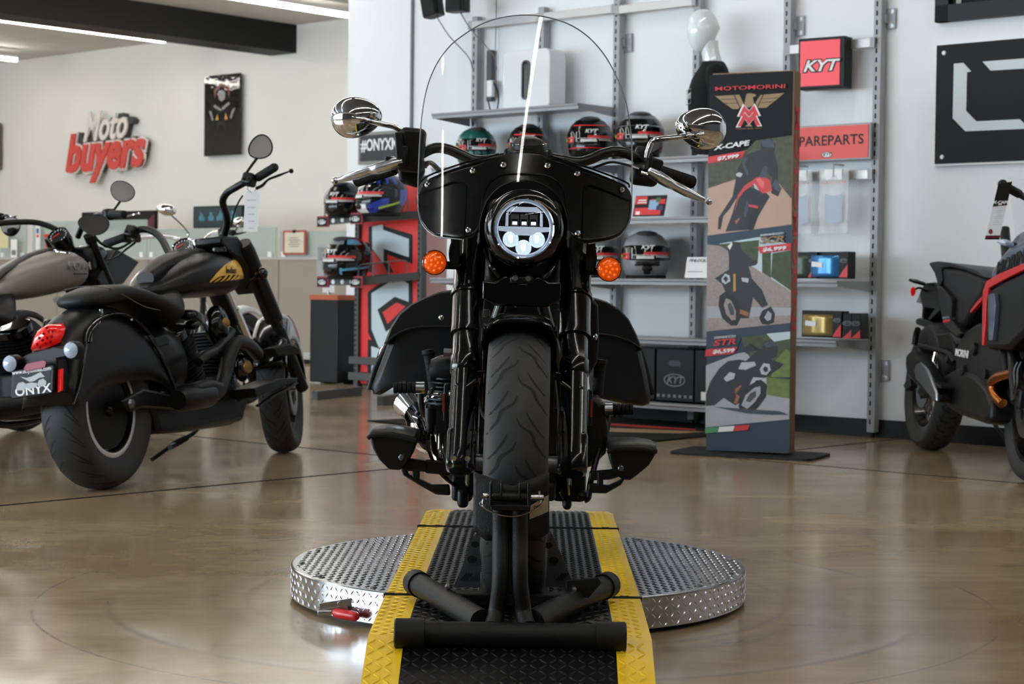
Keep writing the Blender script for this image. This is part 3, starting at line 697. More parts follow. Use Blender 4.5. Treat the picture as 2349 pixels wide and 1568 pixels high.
MB().prism([sp(*v) for v in ((1220, 410), (1660, 290), (1670, 330), (1230, 420))], .05, .07, XZ).build('script_bar', WS2, t, 0)
text('buyers', .70, TR(sp(1150, 1080)[0], -.06, sp(1150, 1080)[1]+.0) @ XZ @ Matrix.Rotation(.02, 4, 'Z'), WS2, t, 'letter_outline', bold=.05, shear=.3, sx=.92, ext=.01)
text('buyers', .70, TR(sp(1150, 1080)[0], -.08, sp(1150, 1080)[1]+.0) @ XZ @ Matrix.Rotation(.02, 4, 'Z'), RS2, t, 'red_lettering', bold=.026, shear=.3, sx=.92, ext=.012)
A = RWp(512, 264, 14.88)
t = rth('glossy_poster', A.x, 14.86, A.z, 'tall glossy black poster with a head-on motorcycle on the far wall', 'poster')
MB().box((0, .01, 0), (.69, .03, 1.015)).build('poster_panel', mat('poster_gloss_black', (12, 11, 13), .04, coat=1., bump=(2.2, .35, .05)), t, 0)
PR = mat('poster_dull_red', (96, 26, 30), .3); PG = mat('poster_grey', (130, 128, 130), .3); PO = mat('poster_amber', (196, 140, 50), .3)
q = MB()
for k, (m_, pl) in enumerate(((0, [(-.14, .2), (-.16, .33), (0, .4), (.16, .33), (.14, .2), (.11, .3), (0, .36), (-.11, .3)]), (1, [(-.06, .2), (-.07, .28), (0, .32), (.07, .28), (.06, .2), (0, .17)]),
                             (1, [(-.16, .11), (-.02, .05), (0, .07), (-.14, .14)]), (1, [(.16, .13), (.02, .06), (0, .09), (.14, .16)]), (1, [(-.25, .06), (-.2, .06), (-.16, -.06), (-.19, -.06)]), (1, [(.27, .08), (.21, .06), (.16, -.04), (.19, -.06)]),
                             (2, [(-.12, -.06), (-.08, .02), (-.06, -.06)]), (2, [(.12, -.06), (.08, .03), (.06, -.06)]), (3, [(-.09, -.22), (-.07, -.08), (.07, -.08), (.09, -.22), (.05, -.12), (-.05, -.12)]))):
    q.slot(m_); q.prism(pl, 0, .0006+.0002*k, TR(0, -.0055, 0) @ XZ)
q.build('poster_print', [PR, PG, PO, mat('poster_dim', (44, 44, 48), .3)], t, 0)
A = RWp(-30, 338, 14.88)
t = rth('picture_frame', A.x, 14.88, A.z, 'dark picture frame cut by the left edge of the photo', 'frame')
MB().box((0, 0, 0), (.7, .03, .68)).build('frame', mat('frame_taupe', (92, 84, 74), .5), t, 0)
MB().box((0, -.012, 0), (.6, .02, .58)).build('picture', BLACKP, t, 0)
# ---------------- desk partitions and what stands on them ----------------
PART = mat('partition_taupe', (150, 141, 128), .8, noise=(3, .03)); CAP = mat('partition_cap', (176, 174, 168), .4)
GLS = mat('frosted_glass_screen', (176, 190, 184), .3, alpha=.62)
def panel(x0, x1, b_, lab):
    t = rth('desk_partition', (x0+x1)/2, b_, 0, lab, 'partition', 'taupe desk partitions'); w = x1-x0
    MB().box((0, .03, .58), (w-.012, .05, .96)).build('fabric_panel', PART, t, 0, bevel=.004)
    MB().box((0, .03, 1.075), (w, .07, .03)).build('top_cap', CAP, t, 0)
    MB().box((0, .02, .08), (w, .06, .07)).build('base_rail', CAP, t, 0)
    MB().box((0, .04, .022), (w-.1, .03, .045)).build('plinth', KICK, t, 0)
ex = [RWp(px, 650, 12.58).x for px in (-60, 130, 339, 638, 830)]
for k, l in enumerate(('desk partition at the left edge, behind the grey tank', 'desk partition behind the grey and black cruisers', 'taupe desk partition below the dark dashboard screen', 'taupe desk partition below the red framed certificate')):
    panel(ex[k], ex[k+1], 12.58, l)
def screen(px0, px1, ytop, ybot, lab):
    a, c_ = RWp(px0, ybot, 12.61), RWp(px1, ytop, 12.61)
    t = rth('glass_screen', (a.x+c_.x)/2, 12.61, 1.09, lab, 'glass screen', 'frosted screens on the desk partitions')
    w = c_.x-a.x; h = c_.z-1.09
    MB().box((0, 0, h/2), (w, .01, h)).build('glass', GLS, t, 0)
    for s_ in (-1, 1): MB().box((s_*(w/2-.08), -.005, .02), (.06, .04, .07)).build('clamp', WHITE, t, 0)
screen(0, 62, 502, 583, 'frosted screen at the left photo edge'); screen(76, 338, 503, 583, 'frosted screen behind the round gauge of the grey cruiser')
screen(340, 634, 520, 585, 'frosted screen under the dashboard monitor'); screen(642, 860, 528, 587, 'frosted screen carrying the red framed certificate')
def monitor(px0, px1, y0, y1, b_, lab, scr):
    a, c_ = RWp(px0, y1, b_), RWp(px1, y0, b_); w = c_.x-a.x; h = c_.z-a.z
    t = rth('monitor', (a.x+c_.x)/2, b_, a.z, lab, 'monitor')
    MB().box((0, 0, h/2), (w, .04, h)).build('screen_housing', BLACKP, t, 0, bevel=.005)
    MB().box((0, .03, -.2), (.06, .03, .5)).build('stand_post', BLACKP, t, 0); MB().box((0, .03, a.z*-1+.75), (.25, .2, .02)).build('stand_foot', BLACKP, t, 0)
    MB().box((0, -.021, h/2), (w-.03, .004, h-.03)).build('display', scr, t, 0); return t, w, h
t, w, h = monitor(190, 360, 482, 530, 13.3, 'wide black monitor with a purple corner behind the left cruiser', mat('screen_off', (24, 20, 24), .2))
MB().prism([(w/2-.3, .01), (w/2-.015, h-.04), (w/2-.015, .01)], 0, .002, TR(0, -.024, 0) @ XZ).build('display_glow', mat('purple_glow', (80, 32, 52), .4, emit=(90, 34, 60), es=.25), t, 0)
t, w, h = monitor(446, 560, 470, 524, 13.3, 'monitor showing blue bar charts behind the handlebar', mat('dashboard_dark', (34, 46, 50), .3, emit=(30, 44, 50), es=.5))
q = MB()
for gx, hs in ((-.33, (.09, .16, .12, .07)), (-.14, (.08, .16, .15, .08)), (.03, (.08, .12, .18, .14)), (.18, (.08, .1, .18, .16)), (.32, (.18, .17, .14))):
    for k, v in enumerate(hs): q.box((gx*w+(k-1)*.026, -.025, h*.34+v*.3), (.014, .003, v*.6))
q.build('bar_chart', mat('chart_blue', (70, 130, 150), .4, emit=(70, 130, 150), es=.35), t, 0)
A = RWp(676, 556, 12.56); t = rth('certificate', A.x, 12.56, A.z, 'red framed certificate clipped to the glass screen', 'certificate')
a, c_ = RWp(650, 583, 12.56), RWp(703, 527, 12.56); w, h = c_.x-a.x, c_.z-a.z
MB().box((0, 0, 0), (w, .01, h)).build('frame', mat('certificate_red', (166, 70, 60), .5), t, 0); MB().box((0, -.004, 0), (w*.84, .006, h*.84)).build('paper', mat('certificate_paper', (206, 200, 178), .6), t, 0)
q = MB()
for k in range(5): q.box((0, -.0075, h*(.2-.09*k)), (w*(.5 if k % 2 else .36), .001, .008))
q.build('certificate_text', GREY, t, 0); MB().box((0, -.008, h/2-.01), (.04, .012, .03)).build('clip', BLACKP, t, 0)
A = RWp(8, 540, 12.5); t = rth('certificate', A.x, 12.5, A.z, 'pale yellow certificate at the left photo edge', 'certificate')
MB().box((0, 0, 0), (.2, .006, .3)).build('paper', mat('yellow_paper', (214, 204, 160), .6), t, 0); MB().box((-.02, -.006, .14), (.03, .01, .03)).build('clip', BLACKP, t, 0)
A = RWp(87, 545, 12.54); t = rth('notice_strip', A.x, 12.54, A.z, 'narrow white notice with blue and red blocks on the screen', 'notice')
MB().box((0, 0, 0), (.085, .006, .36)).build('paper', WHITE, t, 0); MB().box((0, -.004, .08), (.05, .002, .06)).build('blue_block', mat('print_blue', (60, 90, 160), .5), t, 0); MB().box((0, -.004, .02), (.05, .002, .03)).build('red_block', RED, t, 0)
A = RWp(115, 540, 12.5); t = rth('tape_dispenser', A.x, 12.5, 1.09, 'red tape dispenser behind the round gauge', 'tape dispenser')
MB().prism([(-.12, .16), (.1, .19), (.14, .15), (.03, .12), (0, .0), (-.08, .0), (-.05, .1)], -.02, .02, TR(0, 0, .1) @ XZ).build('body', mat('red_plastic', (206, 36, 34), .35), t, bevel=.006)
MB().lathe([(.02, -.015), (.045, -.015), (.045, .015), (.02, .015)], TR(-.05, 0, .19, rx=PI/2), 20, False).build('tape_roll', mat('tape_tan', (190, 160, 120), .4), t)
MB().box((0, 0, .05), (.06, .1, .1)).build('base', BLACKP, t, 0)
A = RWp(32, 560, 12.52); t = rth('paper_notice', A.x, 12.52, A.z-.05, 'white paper notice with dark print on the left screen', 'notice')
MB().box((0, 0, 0), (.13, .005, .22)).build('paper', WHITE, t, 0); MB().box((0, -.004, -.05), (.09, .002, .06)).build('dark_block', GREY, t, 0)
# ---------------- helmet display stand beside the pier ----------------
L_ = RWp(824, 600, 10.05); R_ = RWp(968, 600, 10.05); x0, x1 = L_.x, R_.x; zt = RWp(900, 405, 10.05).z
t = rth('display_stand', x0, 10.05, 0, 'tall red helmet display stand with giant pale letters beside the pier', 'display stand')
wS = x1-x0; DG = mat('stand_dark_grey', (66, 66, 66), .5)
for x in (0, wS):
    MB().box((x, 0, zt/2), (.045, .06, zt)).build('upright', DG, t, 0, bevel=.004)
    q = MB(); k = .1
    while k < zt-.05: q.box((x-.006, -.031, k), (.01, .002, .022)); k += .04
    q.build('slots', SLOT, t, 0)
KR = mat('stand_red_panel', (222, 42, 36), .45)
MB().box((wS/2, .01, zt/2+.02), (wS-.05, .02, zt-.04)).build('back_panel', KR, t, 0)
FS = Frame(t.matrix_world.copy())
K1 = lambda l: [(700+x/6.533, 400+y/6.533) for x, y in l]
K2 = lambda l: [(700+x/4.9, 620+y/4.9) for x, y in l]
NV = mat('stand_navy_print', (30, 31, 40), .5); PB = mat('stand_pale_blue', (192, 208, 216), .5)
decalpoly(FS, t, 'giant_lettering', [
    (NV, K1([(950, 780), (1180, 740), (1180, 770), (1612, 900), (1612, 1340), (1235, 1200), (1235, 1300), (1330, 1470), (1230, 1470), (1175, 1340), (1005, 1130), (950, 1130)])),
    (PB, K1([(1005, 780), (1170, 750), (1170, 830), (1555, 965), (1555, 1240), (1175, 1110), (1175, 1330), (1005, 1110)])),
    (NV, K1([(1180, 1120), (1555, 1245), (1612, 1340), (1235, 1200)])),
    (NV, K1([(950, 1110), (1005, 1110), (1005, 1460), (950, 1460)])),
    (KR, K1([(1005, 1140), (1170, 1340), (1220, 1465), (1005, 1465)])),
    (NV, K2([(705, 240), (905, 110), (1210, 110), (1210, 400), (1210, 900), (900, 900), (745, 850), (745, 1345), (700, 1345), (708, 690)])),
    (PB, K2([(748, 255), (985, 108), (1090, 108), (1165, 150), (1165, 355), (1010, 300), (815, 440), (910, 690), (1165, 500), (1165, 880), (830, 865), (748, 660)])),
    (NV, K2([(815, 440), (1010, 295), (1170, 355), (1170, 420), (910, 690)])),
    (KR, K2([(872, 470), (1030, 360), (1130, 405), (930, 600)])),
    (PB, K2([(748, 850), (860, 890), (1165, 1000), (1165, 1345), (748, 1345)])),
    (KR, K2([(705, 690), (750, 780), (705, 770)]))], lat=-.0)
for zc in (1,):
    for px, z in ((0, .045),): pass
fA = G(715, 912, 0); fr = FS.I
for lab, (ax, ay), (bx, by) in (('left', (722, 908), (824, 897)), ('right', (872, 920), (972, 905))):
    pa, pb = FS.I @ G(ax, ay, .03), FS.I @ G(bx, by, .03)
    MB().bar(pa, pb, .05, .07).build('foot', DG, t, 0, bevel=.004)
    for q_ in (pa.lerp(pb, .12), pa.lerp(pb, .9)): MB().cyl((q_.x, q_.y, 0), (q_.x, q_.y, .03), .012, 8).build('levelling_foot', BLACKP, t)
MB().box((wS/2, -.05, .1), (wS, .12, .06)).build('base_shelf', DG, t, 0, bevel=.004)
z2 = RWp(850, 828, 10.0).z; MB().box((wS/2-.02, -.045, z2), (wS+.06, .03, .06)).build('cross_bar', DG, t, 0, bevel=.004)
RB = mat('red_tag', (150, 30, 40), .45)
def arm(py_l, py_r, zr_):
    b1 = 9.68
    a = FS.I @ (ROOM @ RWp(745, py_l, b1)); c_ = FS.I @ (ROOM @ RWp(822, py_r, b1)); d_ = Vector((wS, -.03, zr_)); e_ = Vector((0.02, -.03, zr_))
    m = MB(); m.bar(a, c_, .02, .055); m.bar(c_, d_, .02, .06); m.bar(a, e_, .02, .05); m.bar(a.lerp(c_, .5), e_.lerp(d_, .5), .02, .03)
    m.build('arm_shelf', DG, t, 0)
    for k in range(3):
        p_ = a.lerp(c_, .3+.27*k); MB().lathe([(0, .006), (.018, .006), (.02, 0)], TR(p_.x, p_.y-.012, p_.z, rx=PI/2), 16).build('white_button', WHITE, t)
    for p_ in (a, c_):
        MB().box((p_.x, p_.y-.016, p_.z), (.13, .012, .085)).build('end_tag', RB, t, 0); MB().box((p_.x-.004, p_.y-.024, p_.z-.003), (.11, .004, .065)).build('tag_face', BLACKP, t, 0)
        kyt_oval(t, p_.x-.004, p_.y-.027, p_.z-.003, .095, dark=False)
    for p_, q_ in ((a, a.lerp(e_, .5)), (c_, c_.lerp(d_, .5)), (a.lerp(c_, .6), a.lerp(c_, .6)+(e_-a)*.5), (c_.lerp(d_, .25), c_.lerp(d_, .8))):
        u = Vector((0, 0, .13)); MB().tube([p_, p_+u*.9, p_+u+(q_-p_)*.1, q_+u+(p_-q_)*.1, q_+u*.9, q_], .006, 6).build('wire_loop', STEEL, t)
    return a, c_, d_
a1 = arm(508, 501, RWp(960, 492, 10.0).z); a2 = arm(646, 646, RWp(960, 632, 10.0).z)
def wmat(px, py, b_, z, rz, s_=1.): p = RWp(px, py, b_); return ROOM @ TR(p.x, b_, z, rz=rz) @ Matrix.Diagonal((s_, s_, s_, 1))
GHS = 'helmets on the red display stand'
zA = (t.matrix_world @ a1[0]).z+.03; zB = (t.matrix_world @ a2[0]).z+.03
HBL = mat('helmet_deep_blue', (26, 52, 150), .25, coat=.6); HLB = mat('helmet_light_blue', (92, 158, 196), .35); LIME = mat('helmet_lime', (150, 180, 40), .4)
helmet(wmat(790, 460, 9.72, zA, .3, 1.1), 'black helmet with a sticker-covered visor, upper left on the red stand', HB, [], GHS)
helmet(wmat(878, 455, 9.66, zA+.01, -.25, 1.25), 'blue, white and lime helmet, upper right on the red stand', HB, [patch('blue_flash', HBL, (.18, .235, -2.6, 2.6), (.02, .08, .5, 1.4, .03), (.06, .15, 1.9, 2.9), (.02, .08, -1.4, -.5, -.03), (.05, .15, -2.9, -1.9)), patch('white_chin', WHITE, (.01, .06, -.5, .45), (.19, .21, -.7, .7)), patch('lime_flash', LIME, (.05, .062, 1.0, 1.9, .02), (.05, .062, -1.9, -1.0, -.02))], GHS)
helmet(wmat(797, 600, 9.72, zB, .1, 1.28), 'black helmet with light blue streaks on the lower arm of the red stand', HB, [patch('light_blue_streak', HLB, (.055, .068, .5, 2.4, .015), (.2, .235, .7, 1.6), (.09, .15, 2.1, 2.5), (.02, .06, .5, .62), (.055, .068, -2.4, -.5, -.015), (.2, .235, -1.6, -.7)), patch('grey_crown', HG, (.2, .24, -.6, .5))], GHS)
# white pole stand, dark bin with an orange rim
A = G(752, 875, 0); t = thing('pole_stand', Matrix.Translation(A), 'slim silver pole on a round base in front of the dark bin', 'stand')
PS = mat('silver_pole_paint', (170, 170, 172), .35, .4)
MB().lathe([(0, .0), (.155, .0), (.155, .008), (.05, .02), (0, .022)], None, 40).build('round_base', PS, t)
hp = D(758, 665, A.y).z; q = MB(); q.cyl((0, 0, .02), (0, 0, hp), .016); q.lathe([(.02, hp*.66), (.022, hp*.7), (.02, hp*.74)], None, 16, False); q.build('pole', PS, t)
MB().box((0, 0, hp+.02), (.1, .03, .08)).build('pole_clamp', WHITE, t, 0); MB().box((-.045, -.01, hp+.2), (.11, .012, .36)).build('leaflet_holder', mat('clear_acrylic', (200, 206, 210), .15, alpha=.5), t, 0)
MB().box((-.045, -.005, hp+.3), (.09, .004, .12)).build('leaflet', GREY, t, 0)
A = RWp(762, 868, 10.32); t = rth('waste_bin', A.x, 10.32+.0, 0, 'tall dark bin with an orange rim beside the pier', 'bin')
bw = RWp(797, 700, 10.32).x-RWp(727, 700, 10.32).x; bh = RWp(760, 676, 10.32).z
MB().box((0, 0, bh/2-.01), (bw*.92, .2, bh-.04)).build('bin_body', SAT, t, bevel=.01); MB().box((0, 0, bh-.02), (bw*.93, .21, .04)).build('rim', mat('orange_rim', (176, 84, 44), .5), t, 0)
# entrance mat with red line
cs_ = [G(*p) for p in ((843, 966), (1045, 958), (1625, 975), (1625, 1002), (1400, 1015), (1180, 1000))]
t = thing('floor_mat', Matrix.Translation(G(1400, 985)), 'black and tan floor mat with a red line in front of the racks', 'mat')
c0 = RWp(1400, 985, 8.6); fx = Frame(ROOM)
mi = t.matrix_world.inverted()
def mp(x, y, z=0): return mi @ G(x, y, z)
q = MB(); pl = [mp(*p) for p in ((843, 966), (1100, 955), (1400, 950), (1630, 962), (1640, 1000), (1520, 1012), (1380, 1018), (1160, 1000))]
q.prism([(v.x, v.y) for v in pl], 0.001, .008); q.build('mat_body', mat('mat_black', (22, 22, 24), .9), t, 0)
q = MB().prism([(v.x, v.y) for v in [mp(*p) for p in ((1100, 978), (1400, 984), (1620, 993), (1560, 997), (1390, 993), (1100, 985))]], .008, .009); q.build('tan_stripe', mat('mat_tan', (150, 126, 96), .9), t, 0)
q = MB().prism([(v.x, v.y) for v in [mp(*p) for p in ((1100, 968), (1400, 974), (1595, 987), (1595, 990), (1390, 978), (1100, 972))]], .008, .0095); q.build('red_line', mat('mat_red', (170, 36, 28), .8), t, 0)
# ---------------- tall banner box ----------------
BL_, BR_ = G(1621, 1033, .014), G(1810.5, 1043, .014)
fx_ = (BR_-BL_); wB = fx_.length; fx_.normalize(); fy_ = Vector((-fx_.y, fx_.x, 0))
MBn = Matrix(((fx_.x, fy_.x, 0, BL_.x), (fx_.y, fy_.y, 0, BL_.y), (0, 0, 1, .0), (0, 0, 0, 1)))
t = thing('banner_stand', MBn, 'tall black banner box with a gold eagle and three motorcycle pictures', 'banner stand')
FB = Frame(MBn); hB = FB.at(1625, 169, 0).z; hR = FB.at(1819, 163, 0)
TAN = mat('banner_tan', (138, 112, 82), .6); BNK = mat('banner_charcoal', (28, 30, 36), .6, spec=.25)
wB = FB.at(1815, 600, 0).x
MB().box((wB/2, .055, hB/2+.01), (wB, .11, hB-.02)).build('box_frame', TAN, t, 0, bevel=.003)
bc = [MBn.inverted() @ G(*p, .0) for p in ((1556, 1045), (1800, 1060), (1886, 1037), (1700, 1024))]
MB().prism(rrect(.74, .38, .05, 5, wB/2, .05), 0, .013).build('base_plate', mat('base_dark', (40, 40, 42), .5), t, 0, bevel=.003)
a = lambda l: [(1600+x/3.733, 140+y/3.733) for x, y in l]
g = lambda l: [(1600+x/2.957, 540+y/2.957) for x, y in l]
M_ = mat
gold = M_('print_gold', (150, 122, 84), .5); dust = M_('print_dust', (190, 158, 142), .6, noise=(9, .12)); fol = M_('print_foliage', (82, 82, 66), .6, noise=(38, .6)); gravel = M_('print_gravel', (158, 146, 144), .6, noise=(90, .3))
road = M_('print_road', (172, 174, 182), .6, noise=(30, .1)); sky = M_('print_sky', (196, 214, 224), .6); dk = M_('print_dark', (30, 32, 38), .5, noise=(25, .4)); dk2 = M_('print_slate', (60, 70, 84), .5, noise=(30, .3)); tyre = M_('print_tyre', (44, 44, 48), .6, noise=(60, .5))
navy = M_('print_banner_blue', (42, 62, 82), .55); slv = M_('print_silver', (186, 192, 198), .5); lg = M_('print_leaf', (110, 130, 70), .6, noise=(30, .4)); cop = M_('print_copper', (160, 98, 66), .5); pk = M_('print_price_red', (208, 48, 56), .5); rd = M_('print_bike_red', (206, 62, 66), .5)
grn = M_('print_flag_green', (72, 150, 96), .5); gr2 = M_('print_tree_green', (70, 84, 60), .6, noise=(30, .5)); yl = M_('print_fork_gold', (190, 150, 60), .5)
FBm = Frame(MBn)
lay = [(BNK, a([(106, 118), (822, 84), (812, 640), (90, 860)])), (navy, g([(66, 0), (640, -80), (622, 1475), (60, 1455)])), (navy, a([(88, 1490), (812, 1400), (812, 1568), (84, 1568)]))]
lay += [(fol, a([(90, 870), (410, 770), (500, 680), (812, 636), (806, 1000), (806, 1400), (90, 1495)])), (dust, a([(90, 1090), (330, 1010), (420, 1120), (700, 1050), (806, 1180), (806, 1398), (90, 1492)])),
        (dk, a([(345, 920), (420, 800), (540, 760), (545, 700), (570, 670), (640, 665), (668, 710), (660, 790), (690, 900), (690, 1040), (720, 1090), (690, 1160), (630, 1130), (640, 1000), (600, 960), (520, 1020), (430, 1040), (380, 1100), (280, 1260), (220, 1330), (200, 1440), (175, 1440), (180, 1340), (300, 1160)])),
        (dk2, a([(545, 690), (600, 665), (660, 690), (655, 740), (560, 735)])), (dk2, a([(385, 860), (420, 815), (430, 830), (405, 880), (440, 970), (425, 985), (392, 910)])), (dk2, a([(640, 1060), (672, 1000), (690, 1040), (715, 1088), (700, 1120), (665, 1100)])), (dk, a([(300, 1300), (340, 1160), (440, 1080), (560, 1100), (620, 1160), (520, 1330), (480, 1440), (240, 1460)])),
        (rd, a([(320, 1290), (345, 1150), (400, 1070), (500, 1000), (545, 985), (620, 1020), (640, 1110), (560, 1135), (480, 1060), (400, 1110), (350, 1180)])), (rd, a([(500, 1000), (540, 985), (610, 1010), (630, 1110), (560, 1130)])),
        (dk2, a([(525, 990), (570, 900), (605, 905), (600, 960), (560, 1000)])), (M_('print_red_light', (226, 110, 112), .5), a([(500, 1010), (535, 1000), (575, 1040), (560, 1090), (530, 1060)])), (M_('print_grey_tyre', (104, 104, 104), .6, noise=(70, .5)), a([(430, 1400), (462, 1265), (498, 1258), (508, 1300), (480, 1400), (462, 1435), (425, 1438)])), (dk2, a([(395, 1330), (412, 1230), (430, 1180), (436, 1250), (415, 1340)])), (cop, a([(320, 1370), (360, 1340), (365, 1350), (330, 1400)])), (slv, a([(480, 1045), (500, 1060), (530, 1110), (490, 1090)])), (tyre, a([(420, 1400), (455, 1260), (500, 1250), (515, 1300), (490, 1400), (470, 1445), (410, 1445)])), (rd, a([(440, 1225), (520, 1240), (520, 1262), (436, 1245)])),
        (slv, a([(330, 965), (360, 950), (390, 965), (370, 995), (335, 985)])), (pk, a([(90, 820), (412, 768), (385, 825), (90, 878)]))]
lay += [(gold, a([(152, 300), (360, 288), (400, 372), (345, 412), (300, 410), (215, 350)])), (gold, a([(540, 290), (748, 272), (690, 320), (590, 400), (510, 402), (500, 350)])), (gold, a([(420, 282), (450, 275), (500, 285), (502, 300), (475, 310), (490, 380), (430, 400), (400, 380)])),
        (BNK, a([(310, 290), (318, 290), (372, 405), (364, 405)])), (BNK, a([(570, 285), (562, 285), (512, 395), (520, 395)])), (BNK, a([(195, 328), (335, 322), (337, 326), (198, 332)])), (BNK, a([(560, 322), (700, 312), (698, 316), (560, 326)])), (BNK, a([(230, 362), (345, 356), (346, 360), (234, 366)])), (BNK, a([(548, 354), (650, 345), (648, 350), (548, 358)]))]
MM = lambda dx, dy, k: [(445+(x-445)*k+dx, 440+(y-440)*k+dy) for x, y in ((395, 370), (445, 425), (490, 366), (540, 468), (505, 470), (487, 430), (443, 480), (400, 430), (380, 474), (345, 474))]
M2 = lambda k: [(442+(x-442)*k, 510+(y-510)*k) for x, y in ((402, 432), (443, 490), (488, 428), (550, 556), (510, 558), (483, 495), (443, 545), (405, 497), (372, 564), (333, 566))]
lay += [(gold, a([(410, 560), (472, 560), (442, 530)])), (WHITE, a(MM(0, 0, 1.06))), (WHITE, a(M2(1.04))), (pk, a(MM(0, 3, .9))), (pk, a(M2(.92)))]
# second picture
lay += [(gravel, g([(66, 60), (200, 75), (636, 380), (632, 590), (64, 650)])), (sky, g([(150, 55), (420, 10), (636, 60), (636, 380), (360, 200), (220, 120)])), (gr2, g([(140, 60), (420, 30), (410, 190), (360, 200), (230, 120)])), (gr2, g([(440, 120), (500, 110), (500, 290), (440, 250)])), (gr2, g([(510, 120), (636, 100), (636, 375), (500, 280)])),
        (road, g([(64, 480), (636, 490), (632, 590), (64, 650)])), (gravel, g([(64, 560), (632, 540), (632, 592), (64, 650)])),
        (dk, g([(205, 80), (240, 40), (290, 45), (300, 95), (370, 160), (405, 170), (400, 200), (350, 210), (370, 290), (440, 370), (480, 470), (440, 490), (380, 420), (350, 560), (290, 560), (230, 480), (170, 330), (120, 290), (215, 230), (215, 140)])),
        (tyre, g([(145, 480), (150, 410), (190, 380), (240, 390), (290, 470), (296, 560), (270, 610), (230, 612), (170, 560)])), (gravel, g([(180, 470), (195, 425), (230, 440), (262, 510), (262, 570), (235, 575), (195, 530)])), (dk2, g([(205, 470), (225, 450), (250, 500), (250, 540), (225, 540)])),
        (tyre, g([(420, 560), (440, 510), (500, 480), (528, 530), (520, 590), (480, 605), (440, 600)])), (road, g([(455, 555), (480, 510), (505, 530), (500, 570), (475, 580)])), (yl, g([(245, 260), (260, 260), (262, 375), (245, 380)])), (slv, g([(165, 290), (190, 258), (220, 270), (224, 310), (190, 330), (168, 315)])), (dk, g([(175, 292), (195, 272), (212, 295), (195, 318)])),
        (WHITE, g([(205, 75), (235, 45), (240, 60), (222, 98)])), (slv, g([(300, 285), (350, 290), (345, 320), (305, 310)])), (cop, g([(290, 500), (350, 520), (345, 550), (290, 530)])), (pk, g([(408, 78), (636, 50), (636, 98), (430, 122)]))]
# third picture
lay += [(navy, g([(62, 650), (632, 596), (630, 660), (300, 690), (270, 760), (62, 780)])), (road, g([(60, 880), (270, 800), (330, 790), (470, 960), (628, 1110), (624, 1245), (56, 1300)])), (gr2, g([(300, 690), (632, 650), (630, 960), (470, 960), (330, 790)])), (sky, g([(470, 665), (632, 650), (630, 700), (520, 720)])), (lg, g([(520, 860), (600, 770), (630, 780), (630, 960), (500, 960)])), (lg, g([(470, 960), (628, 975), (626, 1105), (475, 1080)])),
        (dk, g([(60, 1080), (90, 990), (150, 900), (210, 850), (290, 840), (330, 850), (420, 770), (330, 800), (320, 760), (360, 730), (400, 780), (440, 770), (450, 720), (510, 705), (550, 760), (540, 820), (500, 840), (590, 870), (560, 900), (500, 940), (420, 990), (330, 1110), (260, 1150), (180, 1100), (120, 1150), (60, 1155)])),
        (slv, g([(280, 905), (300, 860), (390, 855), (400, 880), (330, 910)])), (slv, g([(425, 905), (450, 865), (490, 870), (500, 910), (470, 945), (435, 940)])), (dk, g([(445, 905), (460, 885), (480, 895), (480, 920), (460, 928)])), (slv, g([(345, 1035), (380, 960), (460, 965), (470, 985), (400, 980), (365, 1040)])),
        (tyre, g([(280, 1160), (300, 1080), (360, 1010), (430, 975), (475, 1010), (470, 1090), (420, 1160), (370, 1205), (310, 1200)])), (road, g([(300, 1150), (330, 1080), (390, 1030), (430, 1020), (430, 1070), (390, 1130), (340, 1175)])), (dk2, g([(330, 1120), (360, 1070), (400, 1050), (400, 1090), (360, 1130)])), (cop, g([(255, 1040), (300, 1010), (300, 1025), (262, 1070), (290, 1090), (270, 1140), (250, 1135), (265, 1090)])),
        (slv, g([(180, 970), (220, 925), (260, 935), (250, 970), (200, 990)])), (dk2, g([(110, 1160), (560, 1190), (624, 1215), (500, 1215), (340, 1205)])), (dk2, g([(450, 730), (510, 708), (540, 745), (470, 760)])), (pk, g([(58, 772), (276, 754), (250, 800), (56, 820)])),
        (grn, g([(56, 1302), (150, 1296), (138, 1332), (54, 1340)])), (WHITE, g([(152, 1296), (256, 1289), (244, 1325), (140, 1332)])), (pk, g([(258, 1289), (358, 1282), (344, 1318), (246, 1325)]))]
decalpoly(FBm, t, 'banner_print', lay, lat=0., step=.0001)
def btext(s, px0, py0, px1, py1, hpx, m_, name='lettering', **k):
    p, q_ = FBm.at(px0, py0, -.012), FBm.at(px1, py1, -.012); r_ = FBm.at(px0, py0+hpx, -.012)
    h = (p-r_).length; L = (q_-p).length; a_ = math.atan2(q_.z-p.z, q_.x-p.x); c_ = (p+q_)/2
    o = text(s, h*1.42, TR(c_.x, -.0125, c_.z) @ XZ @ Matrix.Rotation(a_, 4, 'Z'), m_, t, name, **k)
    xs_ = [v.co.x for v in o.data.vertices]; wd_ = max(1e-4, max(xs_)-min(xs_))
    o.matrix_local = TR(c_.x, -.0125, c_.z) @ XZ @ Matrix.Rotation(a_, 4, 'Z') @ Matrix.Diagonal((L/wd_, 1, 1, 1)); return o
bA_ = lambda x, y: (1600+x/3.733, 140+y/3.733)
bG_ = lambda x, y: (1600+x/2.957, 540+y/2.957)
btext('MOTOMORINI', *bA_(152, 240), *bA_(752, 215), 9, pk, bold=.0003)
btext('ITALIA DAL 1937', *bA_(330, 580), *bA_(552, 575), 3, gold)
btext('X-CAPE', *bA_(135, 745), *bA_(448, 700), 11, WHITE, bold=.0012, shear=.2)
btext('$7,999', *bA_(165, 838), *bA_(352, 812), 7.5, WHITE, bold=.001, shear=.2)
btext('SEIEMMEZZO', *bA_(535, 1492), *bA_(738, 1472), 4, slv, bold=.0006)
